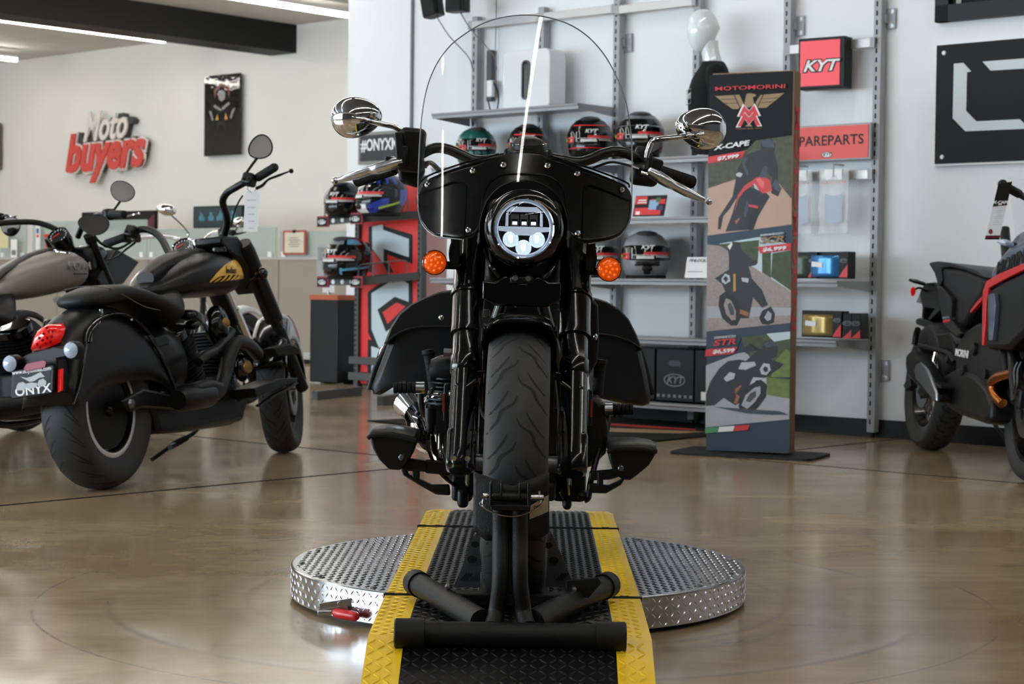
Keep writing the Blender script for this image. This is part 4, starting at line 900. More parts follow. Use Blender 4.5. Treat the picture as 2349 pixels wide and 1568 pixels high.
btext('SCR', *bG_(416, 38), *bG_(585, 22), 14, gold, bold=.0014, shear=.25)
btext('$6,999', *bG_(438, 98), *bG_(600, 84), 8, WHITE, bold=.001, shear=.2)
btext('SEIEMMEZZO', *bG_(112, 694), *bG_(262, 682), 5, slv, bold=.0006)
btext('STR', *bG_(104, 732), *bG_(258, 718), 13, pk, bold=.0014, shear=.25)
btext('$6,599', *bG_(100, 790), *bG_(250, 778), 8, WHITE, bold=.001, shear=.2)
text('MOTOMORINI', .115, TR(wB+.0015, .055, hB*.62) @ Matrix.Rotation(PI/2, 4, 'Z') @ XZ @ Matrix.Rotation(-PI/2, 4, 'Z'), pk, t, 'side_lettering', bold=.002, sx=1.5)
# ---------------- wheels shared by all motorcycles ----------------
RIMB = mat('rim_gloss_black', (14, 14, 15), .25, coat=.6)
DISC = mat('brake_disc_steel', (150, 150, 152), .3, 1.)
def tyre_R(x, R, w, crown=.30):      # tread radius across the width
    u = min(1, abs(x)/(w/2)); return R-crown*w*(1-math.sqrt(max(0, 1-.92*u*u)))
def wheel(par, M, R, w, rr, spokes=10, wire=False, tread='wave', rimw=None, name='wheel', disc=(-1, 1), pin=None, dr=.15):
    """M maps the wheel's frame (x = axle) to the parent's axes"""
    n = 15; prof = []
    for k in range(n+1):
        x = -w/2+w*k/n; prof.append((tyre_R(x, R, w), x))
    sw = rr+.012; rw = (rimw or w*.62)
    prof = [(sw, -rw/2), (sw+(R-sw)*.35, -w*.49), (sw+(R-sw)*.6, -w*.505)]+prof+[(sw+(R-sw)*.6, w*.505), (sw+(R-sw)*.35, w*.49), (sw, rw/2)]
    A = M @ Matrix.Rotation(PI/2, 4, 'Y')
    root = MB().lathe([(0.016, -rw/2-.02), (.03, -rw/2), (.03, rw/2), (.016, rw/2+.02)], A, 24).build(name, RIMB, par)
    MB().lathe(prof, A, 96, False).build('tyre', TYRE, root, 40)
    q = MB()      # grooves: thin dark inlays following the tread
    def gp(x, s): a = s/R; r = tyre_R(x, R, w)+.0006; return M @ Vector((x, -math.cos(a)*0+r*math.sin(a), r*math.cos(a)))
    def groove(pts, wd):
        P = [Vector((a_, b_)) for a_, b_ in pts]; m = len(P); L_ = []; R_ = []
        for i in range(m):
            t_ = (P[min(i+1, m-1)]-P[max(i-1, 0)]).normalized(); nn_ = Vector((-t_.y, t_.x)); k_ = 1.55*wd*(.35+.65*math.sin(PI*(i+.6)/(m+.4)))
            L_.append(gp(*(P[i]+nn_*k_))); R_.append(gp(*(P[i]-nn_*k_)))
        q.grid([L_, R_])
    if tread == 'wave':
        s_ = w/.142; N_ = round(2*PI*R/(.105)); per = 2*PI*R/N_
        LG = [(x, y*1.14) for x, y in ((0, 0), (-.004, .009), (-.009, .016), (-.018, .021), (-.028, .026), (-.035, .031), (-.038, .038), (-.0395, .045), (-.044, .052), (-.054, .063), (-.066, .076))]
        SG = [(-.021, -.014), (-.027, -.002), (-.036, .012), (-.047, .026), (-.061, .040)]
        for k in range(N_):
            for sg in (1, -1):
                o_ = k*per+(0 if sg > 0 else per*.5)
                groove([(sg*x*s_, -(y+o_)) for x, y in LG], .0022); groove([(sg*x*s_, -(y+o_)) for x, y in SG], .0018)
    elif tread == 'arc':
        N_ = 20; per = 2*PI*R/N_
        for k in range(N_):
            for sg in (1, -1):
                o_ = k*per+(0 if sg > 0 else per*.5)
                groove([(sg*w*(.10+.36*t_), o_+per*(.9*t_**1.6)) for t_ in [i/8 for i in range(9)]], .0022)
                groove([(sg*w*(.2+.27*t_), o_+per*(.5+.55*t_**1.6)) for t_ in [i/6 for i in range(7)]], .0018)
    else:
        N_ = 34; per = 2*PI*R/N_
        for k in range(N_):
            for sg in (1, -1):
                o_ = k*per+(0 if sg > 0 else per*.5)
                groove([(sg*w*x, o_+per*y) for x, y in ((.02, 0), (.1, .08), (.2, .12), (.32, .5), (.49, .62))], .0045)
            groove([(w*.22, k*per), (w*.24, k*per+per*.8)], .003); groove([(-w*.22, k*per), (-w*.24, k*per+per*.8)], .003)
    q.build('tread_grooves', TYREG, root, 0)
    rm = MB(); rm.lathe([(sw+.004, -rw/2-.004), (sw+.004, -rw/2+.004), (rr-.006, -rw/2+.012), (rr-.018, 0), (rr-.006, rw/2-.012), (sw+.004, rw/2-.004), (sw+.004, rw/2+.004), (rr-.006, rw/2+.002), (rr-.024, 0), (rr-.006, -rw/2-.002), (sw+.004, -rw/2-.004)], A, 72, False)
    rm.build('rim', RIMB, root)
    if pin: 
        for s__ in (-1, 1): MB().lathe([(sw+.005, 0), (sw-.006, s__*.003), (sw-.014, s__*.0)], A @ TR(0, 0, s__*(rw/2+.005)), 72, False).build('rim_line', pin, root)
    for k in range(spokes):
        a = 2*PI*k/spokes
        if wire:
            for s__ in (-1, 1):
                p0 = Vector((s__*rw*.35, .03*math.sin(a), .03*math.cos(a))); a2 = a+s__*.35; p1 = Vector((0, (rr-.02)*math.sin(a2), (rr-.02)*math.cos(a2)))
                MB().cyl(M @ p0, M @ p1, .0022, 6).build('spoke', CHR, root)
        else:
            p0 = Vector((0, .025*math.sin(a), .025*math.cos(a))); p1 = Vector((0, (rr-.018)*math.sin(a+.12), (rr-.018)*math.cos(a+.12)))
            MB().tube([M @ p0, M @ p0.lerp(p1, .5), M @ p1], [.013, .009, .011], 8, flat=.7).build('spoke', RIMB, root)
    for s__ in disc:
        q = MB(); Ad = A @ TR(0, 0, s__*(rw/2+.018)); q.lathe([(dr*.62, -.0025), (dr, -.0025), (dr, .0025), (dr*.62, .0025), (dr*.62, -.0025)], Ad, 48, False)
        for k in range(6): a = PI*k/3; q.bar(Ad @ Vector((.03*math.cos(a), .03*math.sin(a), 0)), Ad @ Vector((dr*.66*math.cos(a+.3), dr*.66*math.sin(a+.3), 0)), .012, .004)
        q.build('brake_disc', DISC, root)
    return root
# ================= gloss black cruiser on the turntable =================
RM = Matrix.Translation((.0138, 4.298, .105)) @ Matrix.Rotation(-.0134, 4, 'Z') @ Matrix.Rotation(.0145, 4, 'Y')
B = thing('motorcycle', RM, 'gloss black cruiser with clear windshield, facing the viewer on the turntable', 'motorcycle')
F1 = Frame(RM); CX = -.004
d1 = F1.d
def sym(f):
    for s_ in (-1, 1): f(s_)
def SX(p, s): return Vector((CX+s*(p[0]), p[1], p[2]))
wheel(B, TR(CX, 0, .318), .318, .142, .205, tread='wave', name='front_wheel', dr=.14)
wheel(B, TR(CX, 1.66, .318), .318, .168, .205, tread='wave', name='rear_wheel', disc=(1,), dr=.14)
# front fender
def fender(par, M, R, w, a0, a1, drop, m_, n=40, name='front_fender', th=.003, flare=0.):
    P = []
    for i in range(n+1):
        a = a0+(a1-a0)*i/n; row = []
        dd = drop(i/n) if callable(drop) else drop
        for x, dr_ in ((-1, dd), (-1, dd*.6), (-.985, dd*.3), (-.93, .030), (-.8, .012), (-.55, .003), (-.25, 0), (0, 0), (.25, 0), (.55, .003), (.8, .012), (.93, .030), (.985, dd*.3), (1, dd*.6), (1, dd)):
            r = R-max(dr_, 0); row.append(M @ Vector((x*w/2, -r*math.sin(a), r*math.cos(a))))
        P.append(row)
    q = MB().grid(P); return q.build(name, m_, par, 50, solid=th, soff=0)
ff = fender(B, TR(CX, 0, .318), .352, .17, .30, -1.75, lambda t: .05+.09*min(1, t*3), BLK)
q = MB()
R_ = .352; pts = [Vector((CX+x*.085, -(R_-d_)*math.sin(.30), .318+(R_-d_)*math.cos(.30))) for x, d_ in ((-1, .05), (-.985, .02), (-.93, .03), (-.8, .012), (-.55, .003), (0, 0), (.55, .003), (.8, .012), (.93, .03), (1, .05))]
q.tube(pts, .0035, 8); q.build('fender_lip', BLK, ff)
# forks
RK = .55
def fk(x, z, s): return Vector((CX+s*x, -.05+(z-.30)*RK, z))
FD = Vector((0, RK, 1)).normalized()
def fork(s):
    g = bpy.data.objects.new('fork_leg', None)
    x = .130
    q = MB(); Mx = frame_z(fk(x, .312, s), FD, (1, 0, 0)); L = .35
    q.lathe([(.0, -.012), (.026, -.012), (.034, .0), (.035, .03), (.033, .06), (.0325, .24), (.036, .245), (.036, .28), (.033, .285), (.033, L)], Mx, 32)
    leg = q.build('fork_leg', BLK, B)
    Mc = frame_z(fk(x, .613, s), FD, (1, 0, 0))
    MB().lathe([(.030, 0), (.0395, 0), (.0395, .012), (.0385, .016), (.0385, .13), (.034, .135)], Mc, 32).build('lower_cover', BLK, leg)
    Mc = frame_z(fk(x, .705, s), FD, (1, 0, 0))
    MB().lathe([(.03, 0), (.0425, 0), (.0425, .010), (.0385, .016), (.0385, .32), (.03, .33)], Mc, 32).build('upper_cover', BLK, leg)
    q = MB()      # axle clamp and caliper bracket
    q.box((0, 0, 0), (.055, .07, .10), Mx @ TR(0, 0, .04)); q.build('axle_clamp', BLK, leg, bevel=.012, bseg=3)
    q = MB(); c_ = fk(x, .50, s)
    q.bar(c_+Vector((-s*.02, .01, .02)), c_+Vector((-s*.062, .01, .025)), .022, .018); q.box((c_.x-s*.055, c_.y+.01, c_.z-.02), (.02, .035, .09)); q.box((c_.x-s*.052, c_.y+.03, c_.z-.12), (.032, .05, .13))
    q.tube([c_+Vector((s*.02, -.028, .0)), c_+Vector((0, -.036, -.012)), c_+Vector((-s*.03, -.028, .01))], .006, 8)
    q.build('caliper_bracket', BLK, leg, bevel=.005)
    for dx in ((-.014, .017) if s < 0 else ()):
        p = fk(x, .333, s)+Vector((dx*1., -.0335, 0)); MB().lathe([(0, .004), (.003, .004), (.0038, .007), (.0062, .007), (.0072, 0)], TR(p.x, p.y, p.z, rx=PI/2), 16).build('pinch_bolt', CHR, leg)
sym(fork)
MB().cyl((CX-.15, 0, .318), (CX+.15, 0, .318), .014).build('axle', CHR, B)
for s in (-1, 1): MB().lathe([(.0, .0), (.02, .0), (.02, .03), (0, .03)], TR(CX+s*.08-.015, 0, .318, ry=PI/2), 20).build('axle_spacer', STEEL, B)
q = MB(); q.tube([(CX-.10, .11, .50), (CX-.085, -.02, .44), (CX-.07, -.1, .42), (CX-.08, .0, .36)], .004, 8, smooth=5); q.tube([(CX-.105, .15, .70), (CX-.095, .10, .62), (CX-.095, .08, .52)], .005, 8, smooth=5); q.build('brake_hose', RUB, B)
# triple clamp, headlight arms and nacelle filling
FTC = [(-.098, .70), (-.098, .746), (-.068, .742), (-.055, .751), (-.044, .757), (-.034, .755), (-.026, .743), (-.018, .741), (.010, .741), (.018, .743), (.026, .755), (.036, .757), (.047, .751), (.060, .744), (.090, .746), (.090, .70), (.06, .685), (-.07, .685)]
MB().prism(FTC, 0, .11, TR(0, .21, 0) @ XZ).build('triple_clamp', BLK, B, bevel=.004)
q = MB(); q.box((CX, .29, .84), (.19, .10, .22)); q.box((CX, .36, .92), (.24, .08, .22)); q.build('headlight_shroud', SAT, B, bevel=.03, bseg=3)
for s in (-1, 1):
    MB().tube([(CX+s*.085, .15, .82), (CX+s*.07, .12, .78), (CX+s*.052, .12, .755)], [.014, .011, .009], 10, flat=.5, smooth=5).build('headlight_arm', BLK, B)
    MB().lathe([(0, .004), (.006, .004), (.008, 0)], TR(CX+s*.0155, .095, .752, rx=PI/2), 12).build('clamp_bolt', STEEL, B)
MB().box((CX, .115, .748), (.056, .035, .016)).build('clamp_block', SAT, B, bevel=.003)
# headlight
HL = d1(1200, 524, 4.40); HL.x = CX+.0015
hl = MB().lathe([(.0, -.15), (.05, -.14), (.083, -.10), (.094, -.05), (.096, -.02), (.094, .0), (.088, .012), (.078, .02), (.0735, .021), (.0735, .012)], TR(HL.x, HL.y, HL.z, rx=PI/2), 56, False).build('headlight_housing', BLK, B)
HM = TR(HL.x, HL.y, HL.z, rx=PI/2)      # local z points to the viewer
MB().lathe([(.0735, .019), (.0725, .024), (.0695, .022), (.0690, .014)], HM, 56, False).build('lens_bezel', CHR, hl)
LR = mat('headlamp_reflector', (150, 165, 185), .12, 1.); LDK = mat('headlamp_dark', (18, 20, 24), .25); LON = mat('headlamp_lit', (235, 242, 255), .3, emit=(215, 232, 255), es=5.)
LDIM = mat('headlamp_blue_frame', (205, 214, 228), .2, .6, emit=(200, 215, 235), es=.5)
MB().lathe([(0, -.028), (.069, -.028)], HM, 48, False).build('headlamp_back', LDK, hl)
MB().lathe([(.0695, .014), (.064, .002), (.062, -.026)], HM, 48, False).build('headlamp_reflector', LR, hl)
q = MB(); q.ring(circ(.068, 40), circ(.0615, 40), .000, .004, HM); q.prism([(-.062, .0045), (.062, .0045), (.06, -.006), (.03, -.009), (.02, -.016), (-.02, -.016), (-.03, -.009), (-.06, -.006)], -.016, -.004, HM)
q.prism([(-.045, .006), (-.038, .006), (-.038, .040), (-.044, .036)], -.02, -.006, HM); q.prism([(.045, .006), (.038, .006), (.038, .040), (.044, .036)], -.02, -.006, HM); q.prism([(-.044, .040), (.044, .040), (.03, .052), (-.03, .052)], -.02, -.006, HM)
q.build('headlamp_frame', LDIM, hl, bevel=.001)
q = MB(); q.prism([(-.034, .0), (.034, .0), (.034, .038), (-.034, .038)], -.022, -.014, HM); q.prism([(-.056, .008), (-.047, .008), (-.047, .03)], -.02, -.01, HM); q.prism([(.056, .008), (.047, .008), (.047, .03)], -.02, -.01, HM)
q.prism([(-.038, -.05), (-.026, -.045), (-.022, -.055), (-.028, -.06)], -.02, -.006, HM); q.prism([(.038, -.05), (.026, -.045), (.022, -.055), (.028, -.06)], -.02, -.006, HM); q.prism([(-.055, -.012), (-.046, -.012), (-.052, -.024)], -.02, -.006, HM); q.prism([(.055, -.012), (.046, -.012), (.052, -.024)], -.02, -.006, HM)
q.build('headlamp_mask', LDK, hl)
for k in (-1, 0, 1):
    MB().ring([(k*.0225-.0095, .006), (k*.0225+.0095, .006), (k*.0225+.0095, .034), (k*.0225-.0095, .034)], [(k*.0225-.0075, .009), (k*.0225+.0075, .009), (k*.0225+.0075, .023), (k*.0225-.0075, .023)], -.014, -.010, HM).build('upper_cell_frame', STEEL, hl)
    MB().box((k*.0225, .0125, -.013), (.012, .009, .003), HM).build('upper_cell', mat('headlamp_cell', (215, 225, 235), .2, emit=(220, 230, 245), es=1.2), hl, bevel=.001)
for x, y in ((-.031, -.026), (.032, -.026), (.0, -.046)):
    o = MB().lathe([(.0165, -.014), (.0165, -.008), (.0185, -.005), (.0195, -.008)], HM @ TR(x, y, 0), 28, False).build('lower_cell_ring', LDIM, hl)
    MB().lathe([(0, -.010), (.010, -.011), (.0165, -.014)], HM @ TR(x, y, 0), 24, False).build('lower_cell', mat('headlamp_cell_soft', (190, 200, 210), .15, emit=(200, 215, 235), es=.8), o)
    MB().ell((x, y+.002, -.009), (.0052, .010, .002), 12, 8, HM).build('led_chip', LON, o)
    q = MB()
    for k in range(-4, 5): q.box((x+k*.0036, y, -.0065), (.0007, 2*math.sqrt(max(0, .0155**2-(k*.0036)**2)), .001), HM)
    q.build('lens_flutes', LDIM, o, 0)
CLR = bpy.data.materials.new('clear_acrylic_sheet'); CLR.use_nodes = True; nt_ = CLR.node_tree
for n_ in list(nt_.nodes): nt_.nodes.remove(n_)
ou = nt_.nodes.new('ShaderNodeOutputMaterial'); mx = nt_.nodes.new('ShaderNodeMixShader'); tr_ = nt_.nodes.new('ShaderNodeBsdfTransparent'); gl_ = nt_.nodes.new('ShaderNodeBsdfGlossy'); fr_ = nt_.nodes.new('ShaderNodeFresnel')
tr_.inputs[0].default_value = (.95, .96, .97, 1); gl_.inputs['Roughness'].default_value = .03; fr_.inputs[0].default_value = 1.48
nt_.links.new(fr_.outputs[0], mx.inputs[0]); nt_.links.new(tr_.outputs[0], mx.inputs[1]); nt_.links.new(gl_.outputs[0], mx.inputs[2]); nt_.links.new(mx.outputs[0], ou.inputs[0])
MB().lathe([(0, .030), (.03, .028), (.055, .022), (.069, .014)], HM, 48, False).build('headlamp_lens', CLR, hl)
# ---- windshield and black lowers
def ysh(x, z): return .06+.45*max(0, z-.84)+1.5*(x-CX)**2+.25*max(0, .9-z)*0
def onsh(px, py, off=0):
    Y = 4.4
    for _ in range(8):
        p = d1(px, py, Y); Y += ysh(p.x, p.z)+off-p.y
    return p
def interp(tab, x):
    if x <= tab[0][0]: return tab[0][1]
    for (x0, y0), (x1, y1) in zip(tab, tab[1:]):
        if x <= x1: return y0+(y1-y0)*(x-x0)/(x1-x0)
    return tab[-1][1]
topc = [onsh(*p) for p in ((959.5, 455), (962, 440), (966, 427), (985, 409), (1020, 394), (1060, 380), (1105, 368), (1147, 358), (1168, 351), (1200, 348), (1239, 351), (1260, 362), (1310, 376), (1354, 391), (1395, 407), (1434, 424), (1446, 440), (1449, 455))]
TC = [(p.x, p.z) for p in topc]
doma = [onsh(*p) for p in ((959, 440), (960, 400), (963, 330), (968, 265), (977, 212), (990, 172), (1008, 137), (1035, 103), (1070, 76), (1100, 58), (1130, 46), (1165, 38), (1205, 35), (1245, 38), (1290, 50), (1325, 67), (1360, 95), (1392, 135), (1418, 185), (1435, 232), (1444, 280), (1449, 330), (1450, 390), (1449, 440))]
DT = [(p.x, p.z) for p in doma]
bot = [onsh(*p) for p in ((959, 470), (961, 490), (967, 510), (980, 528), (1000, 541), (1028, 546), (1060, 549), (1080, 546), (1093, 535), (1098, 524))]
botr = [onsh(*p) for p in ((1306, 530), (1312, 545), (1328, 556), (1350, 559), (1395, 552), (1420, 543), (1438, 523), (1445, 505), (1448, 485), (1449, 470))]
BT = [(p.x, p.z) for p in bot]; BTR = [(p.x, p.z) for p in botr]
xl, xr = min(p.x for p in doma), max(p.x for p in doma)
def zbot(x):
    if x < BT[-1][0]: return interp(BT, x)
    if x > BTR[0][0]: return interp(BTR, x)
    r = .104; u = (x-HL.x)/r
    return HL.z+.01+r*math.sqrt(max(0, 1-u*u)) if abs(u) < 1 else HL.z
NX = 90
xs = [xl+(xr-xl)*(.5-.5*math.cos(PI*k/NX)) for k in range(NX+1)]
xs = sorted(set([round(x, 5) for x in xs]+[round(v, 5) for v in (BT[-1][0], BTR[0][0], HL.x-.1035, HL.x+.1035)]))
def zdome(x):
    return interp(DT[2:-2] if False else DT, x)
# dome top as function: keep the upper branch
DU = [(x, z) for x, z in DT]
def sheet(zlo, zhi, off, nz=24):
    P = []
    for x in xs[::-1]:
        a_, b_ = zlo(x), zhi(x)
        if b_ < a_+.002: b_ = a_+.002
        P.append([Vector((x, ysh(x, a_+(b_-a_)*i/nz)+off, a_+(b_-a_)*i/nz)) for i in range(nz+1)])
    return MB().grid(P)
ws = sheet(zbot, zdome, -.004).build('windshield', CLR, B, 60)
EDG = mat('acrylic_edge', (120, 125, 130), .2)
q = MB(); q.tube([Vector((p.x, p.y-.004, p.z)) for p in doma], .0016, 6, smooth=3); q.tube([Vector((p.x, p.y-.004, p.z)) for p in [doma[0]]+bot[:7]], .0014, 6, smooth=3); q.tube([Vector((p.x, p.y-.004, p.z)) for p in botr[3:]+[doma[-1]]], .0014, 6, smooth=3); q.build('windshield_edge', EDG, ws)
cw = sheet(lambda x: zbot(x)+.001, lambda x: interp(TC, x), .001, 16).build('lower_cowl', BLK, B, 60, solid=.003)
def bead(pts, r=.0022, nm='cowl_bead', sm=6, m_=None):
    V_ = [onsh(px, py) for px, py in pts]; V_ = [Vector((p.x, p.y-.0015, p.z)) for p in V_]
    MB().tube(V_, r, 6, smooth=sm).build(nm, m_ or BLK, cw)
e4 = lambda l: [(940+x/4.35, 330+y/4.35) for x, y in l]
bead(e4([(85, 510), (150, 480), (300, 430), (450, 382), (520, 390), (558, 440), (555, 600), (548, 780), (540, 900), (548, 940)]))
bead(e4([(690, 880), (705, 700), (725, 540), (760, 440), (850, 335), (950, 302), (1150, 298), (1350, 312), (1450, 360), (1530, 450), (1560, 560), (1580, 700), (1592, 870)]))
bead(e4([(2210, 575), (2100, 530), (1950, 465), (1800, 415), (1750, 440), (1735, 520), (1730, 700), (1725, 850), (1728, 950)]))
bead([(962, 420), (985, 402), (1060, 375), (1145, 353)], .0024, 'top_trim'); bead([(1262, 357), (1354, 386), (1434, 417), (1444, 430)], .0024, 'top_trim')
for px, py in ((981, 424), (1085, 392), (1155, 379), (1256, 381), (1324, 399), (1426, 436), (1075, 528), (1325, 535)):
    p = onsh(px, py)
    MB().lathe([(0, .0035), (.003, .0035), (.0045, .0065), (.007, .004), (.0075, -.003)], frame_z((p.x, p.y-.003, p.z), (0, -1, .3)), 16).build('dome_screw', CHR, cw)
# ---- turn signals
AMB = mat('amber_lens', (240, 96, 14), .12, emit=(255, 90, 10), es=.25, coat=1.); AMB2 = mat('amber_led', (255, 120, 30), .3, emit=(255, 100, 20), es=.7)
for px, py, s in ((997, 602, -1), (1397, 617, 1)):
    c_ = d1(px, py, 4.45); Mx = TR(c_.x, c_.y, c_.z, rx=PI/2)
    h_ = MB().lathe([(0, -.045), (.02, -.04), (.0275, -.02), (.0305, 0), (.0305, .004), (.0285, .006)], Mx, 36, False).build('turn_signal', BLK, B)
    MB().lathe([(0, .0095), (.012, .009), (.022, .0065), (.0285, .001), (.029, -.004)], Mx, 36, False).build('amber_lens', AMB, h_)
    MB().lathe([(.0285, .002), (.0302, .004), (.0302, -.002)], Mx, 36, False).build('lens_rim', mat('amber_rim', (180, 60, 8), .2), h_)
    q = MB()
    for k in range(13):
        a = 2*PI*k/8; r = .019 if k < 8 else .0085; a = a if k < 8 else 2*PI*(k-8)/5
        q.lathe([(0, .0035), (.0024, .002), (.0032, 0)], Mx @ TR(r*math.cos(a), r*math.sin(a), .0075 if k < 8 else .009), 8, False)
    q.build('led_dots', AMB2, h_, 60)
    MB().cyl((c_.x-s*.02, c_.y+.03, c_.z-.005), (CX+s*.145, c_.y+.04, c_.z-.005), .010).build('signal_stalk', BLK, h_)
    p_ = Vector((CX+s*.165, c_.y+.03, c_.z+.03)); q = MB(); q.box((p_.x, p_.y, p_.z), (.022, .03, .07)); q.tube([p_+Vector((0, -.01, .04)), p_+Vector((s*.012, -.015, .0)), p_+Vector((s*.006, -.015, -.04))], .004, 6, smooth=4); q.build('signal_bracket', SAT, h_, bevel=.004)
# ---- handlebar, controls, levers, mirrors
BARM = mat('handlebar_black', (20, 21, 23), .3, coat=.5)
def bar(pts, Y, r=.0138, nm='handlebar'):
    MB().tube([d1(px, py, Y+(dy if len(t_) else 0)) for px, py, *t_ in pts for dy in [t_[0] if t_ else 0]], r, 16, smooth=6).build(nm, BARM, B)
bar([(1205, 352), (1150, 362), (1095, 368), (1060, 356), (1030, 343), (1000, 339), (972, 350), (940, 372, .02), (905, 386, .04)], 4.84)
bar([(1205, 352), (1262, 362), (1320, 372), (1352, 366), (1385, 352), (1415, 347), (1448, 356), (1480, 377, .02), (1512, 392, .04)], 4.84)
def grip(p, q_, s):
    g_ = MB(); n = 44; pr = []
    L = (q_-p).length
    for k in range(n+1): pr.append((.0165+(.0016 if k % 2 else 0), L*k/n))
    g_.lathe(pr, frame_z(p, q_-p), 20); g_.build('grip', RUB, B)
grip(d1(905, 386, 4.87), d1(818, 414, 4.95), -1); grip(d1(1508, 392, 4.87), d1(1588, 418, 4.95), 1)
LVM = mat('polished_lever', (215, 220, 226), .27, 1.)
def lever(pts, Y, ball, bY):
    V_ = [d1(px, py, Y+k*.006) for k, (px, py, r) in enumerate(pts)]; rs = [p[2]*1.15 for p in pts]
    lv = MB().tube(V_, rs, 14, smooth=4).build('lever', LVM, B)
    b_ = d1(ball[0], ball[1], Y+len(pts)*.006); MB().ell(b_, .0095, 16, 10).build('lever_ball', CHR, lv)
lever([(925, 369, .010), (900, 376, .0135), (868, 386, .013), (850, 390, .0105), (820, 400, .011), (792, 408, .008), (776, 412, .0055)], 4.76, (768, 414), 0)
lever([(1488, 393, .010), (1510, 405, .0135), (1532, 418, .0125), (1545, 425, .0105), (1575, 440, .011), (1600, 452, .008), (1615, 458, .0055)], 4.76, (1627, 462), 0)
def box3(c_, dim, nm, m_, rx=0, ry=0, rz=0, bev=.008, par=None, tap=None):
    return MB().box((0, 0, 0), dim, TR(c_[0], c_[1], c_[2], rx, ry, rz), tap).build(nm, m_, par or B, bevel=bev, bseg=3)
# brake side (left of the picture)
box3(d1(945, 345, 4.80), (.065, .06, .115), 'master_cylinder', SAT, ry=.08, bev=.012)
box3(d1(917, 335, 4.77), (.02, .04, .07), 'reservoir_side', SAT, ry=-.1, bev=.004)
MB().prism([(.0, -.03), (.05, -.045), (.065, .0), (.06, .05), (.02, .06), (-.01, .03)], -.025, .025, TR(*d1(918, 392, 4.84)) @ XZ).build('switch_housing', SAT, B, bevel=.01, bseg=3)
box3(d1(924, 358, 4.77), (.028, .04, .055), 'mirror_clamp', SAT, bev=.006); box3(d1(905, 372, 4.775), (.05, .03, .022), 'lever_pivot', SAT, ry=.2, bev=.004)
q = MB(); q.tube([d1(975, 378, 4.8), d1(985, 373, 4.79), d1(995, 378, 4.79), d1(1008, 392, 4.8)], [.008, .006, .0065, .007], 10, smooth=4); q.cyl(d1(971, 370, 4.8), d1(972, 386, 4.8), .009); q.build('hose_banjo', STEEL, B)
# clutch side
box3(d1(1478, 400, 4.84), (.075, .05, .06), 'switch_housing', SAT, ry=.1, bev=.016); box3(d1(1486, 372, 4.80), (.026, .034, .05), 'mirror_clamp', SAT, ry=.15, bev=.006, tap=(.7, .8))
box3(d1(1470, 362, 4.86), (.035, .035, .06), 'switch_cap', SAT, ry=.1, bev=.012); box3(d1(1500, 385, 4.83), (.04, .04, .05), 'switch_cap', SAT, ry=.3, bev=.008)
q = MB(); q.cyl(d1(1452, 382, 4.8), d1(1468, 388, 4.79), .006); q.cyl(d1(1470, 396, 4.77), d1(1485, 400, 4.77), .006); q.build('cable_adjuster', CHR, B)
MB().tube([d1(1452, 382, 4.8), d1(1430, 376, 4.81), d1(1400, 372, 4.85), d1(1360, 385, 4.85)], .0035, 6, smooth=5).build('clutch_cable', RUB, B)
def mirror(cx, cy, s, pts):
    c_ = d1(cx, cy, 4.80); tilt = s*.12
    Mx = TR(c_.x, c_.y, c_.z, ry=tilt)
    q = MB(); secs = []
    for i in range(15):
        a = PI/2*i/14; k = math.cos(a); y = -.052*math.sin(a); row = []
        for j in range(48):
            t_ = 2*PI*j/48; x = .067*math.cos(t_); z = .053*math.sin(t_)*(1-.16*s*math.cos(t_)*-1)
            row.append((x*max(k, .002), y, z*max(k, .002)))
        secs.append(row)
    q.loft(secs, True, True, Mx); m_ = q.build('mirror', CHR, B, 70)
    q = MB().prism([(.064*math.cos(2*PI*j/48), .05*math.sin(2*PI*j/48)*(1+.16*s*math.cos(2*PI*j/48))) for j in range(48)], -.004, 0, Mx @ TR(0, .002, 0) @ XZ); q.build('mirror_rim', CHR, m_)
    V_ = [d1(px, py, Y) for px, py, Y in pts]
    MB().tube(V_, [.0075]*(len(V_)-2)+[.0095, .0105], 14, smooth=5).build('mirror_stem', CHR, m_)
    p_ = d1(pts[0][0], pts[0][1], pts[0][2]); MB().cyl(p_+Vector((0, 0, -.03)), p_+Vector((0, 0, -.008)), .0105, 6).build('stem_nut', CHR, m_)
mirror(818, 269, -1, [(924, 340, 4.79), (922, 322, 4.79), (917, 300, 4.79), (902, 290, 4.78), (875, 284, 4.77), (848, 278, 4.76), (828, 274, 4.745), (808, 271, 4.745)])
mirror(1607, 294, 1, [(1483, 362, 4.79), (1487, 345, 4.79), (1496, 325, 4.79), (1512, 319, 4.78), (1545, 316, 4.77), (1575, 312, 4.76), (1598, 310, 4.745), (1614, 309, 4.745)])
# gauge pod above the cowl
gp_ = d1(1211, 350, 4.80)
q = MB(); q.lathe([(.056, 0), (.056, .015), (.048, .018), (.047, .03), (.036, .042), (.02, .049), (0, .051)], TR(gp_.x, gp_.y, gp_.z-.008, rx=.15), 40); q.build('gauge_pod', SAT, B)
q = MB(); q.lathe([(.05, 0), (.0495, .006), (.044, .008)], TR(gp_.x, gp_.y, gp_.z+.018, rx=.15), 40, False); q.build('gauge_ring', BLK, B)
for s in (-1, 1): box3((gp_.x+s*.052, gp_.y, gp_.z-.006), (.022, .03, .03), 'riser_clamp', SAT, bev=.007)
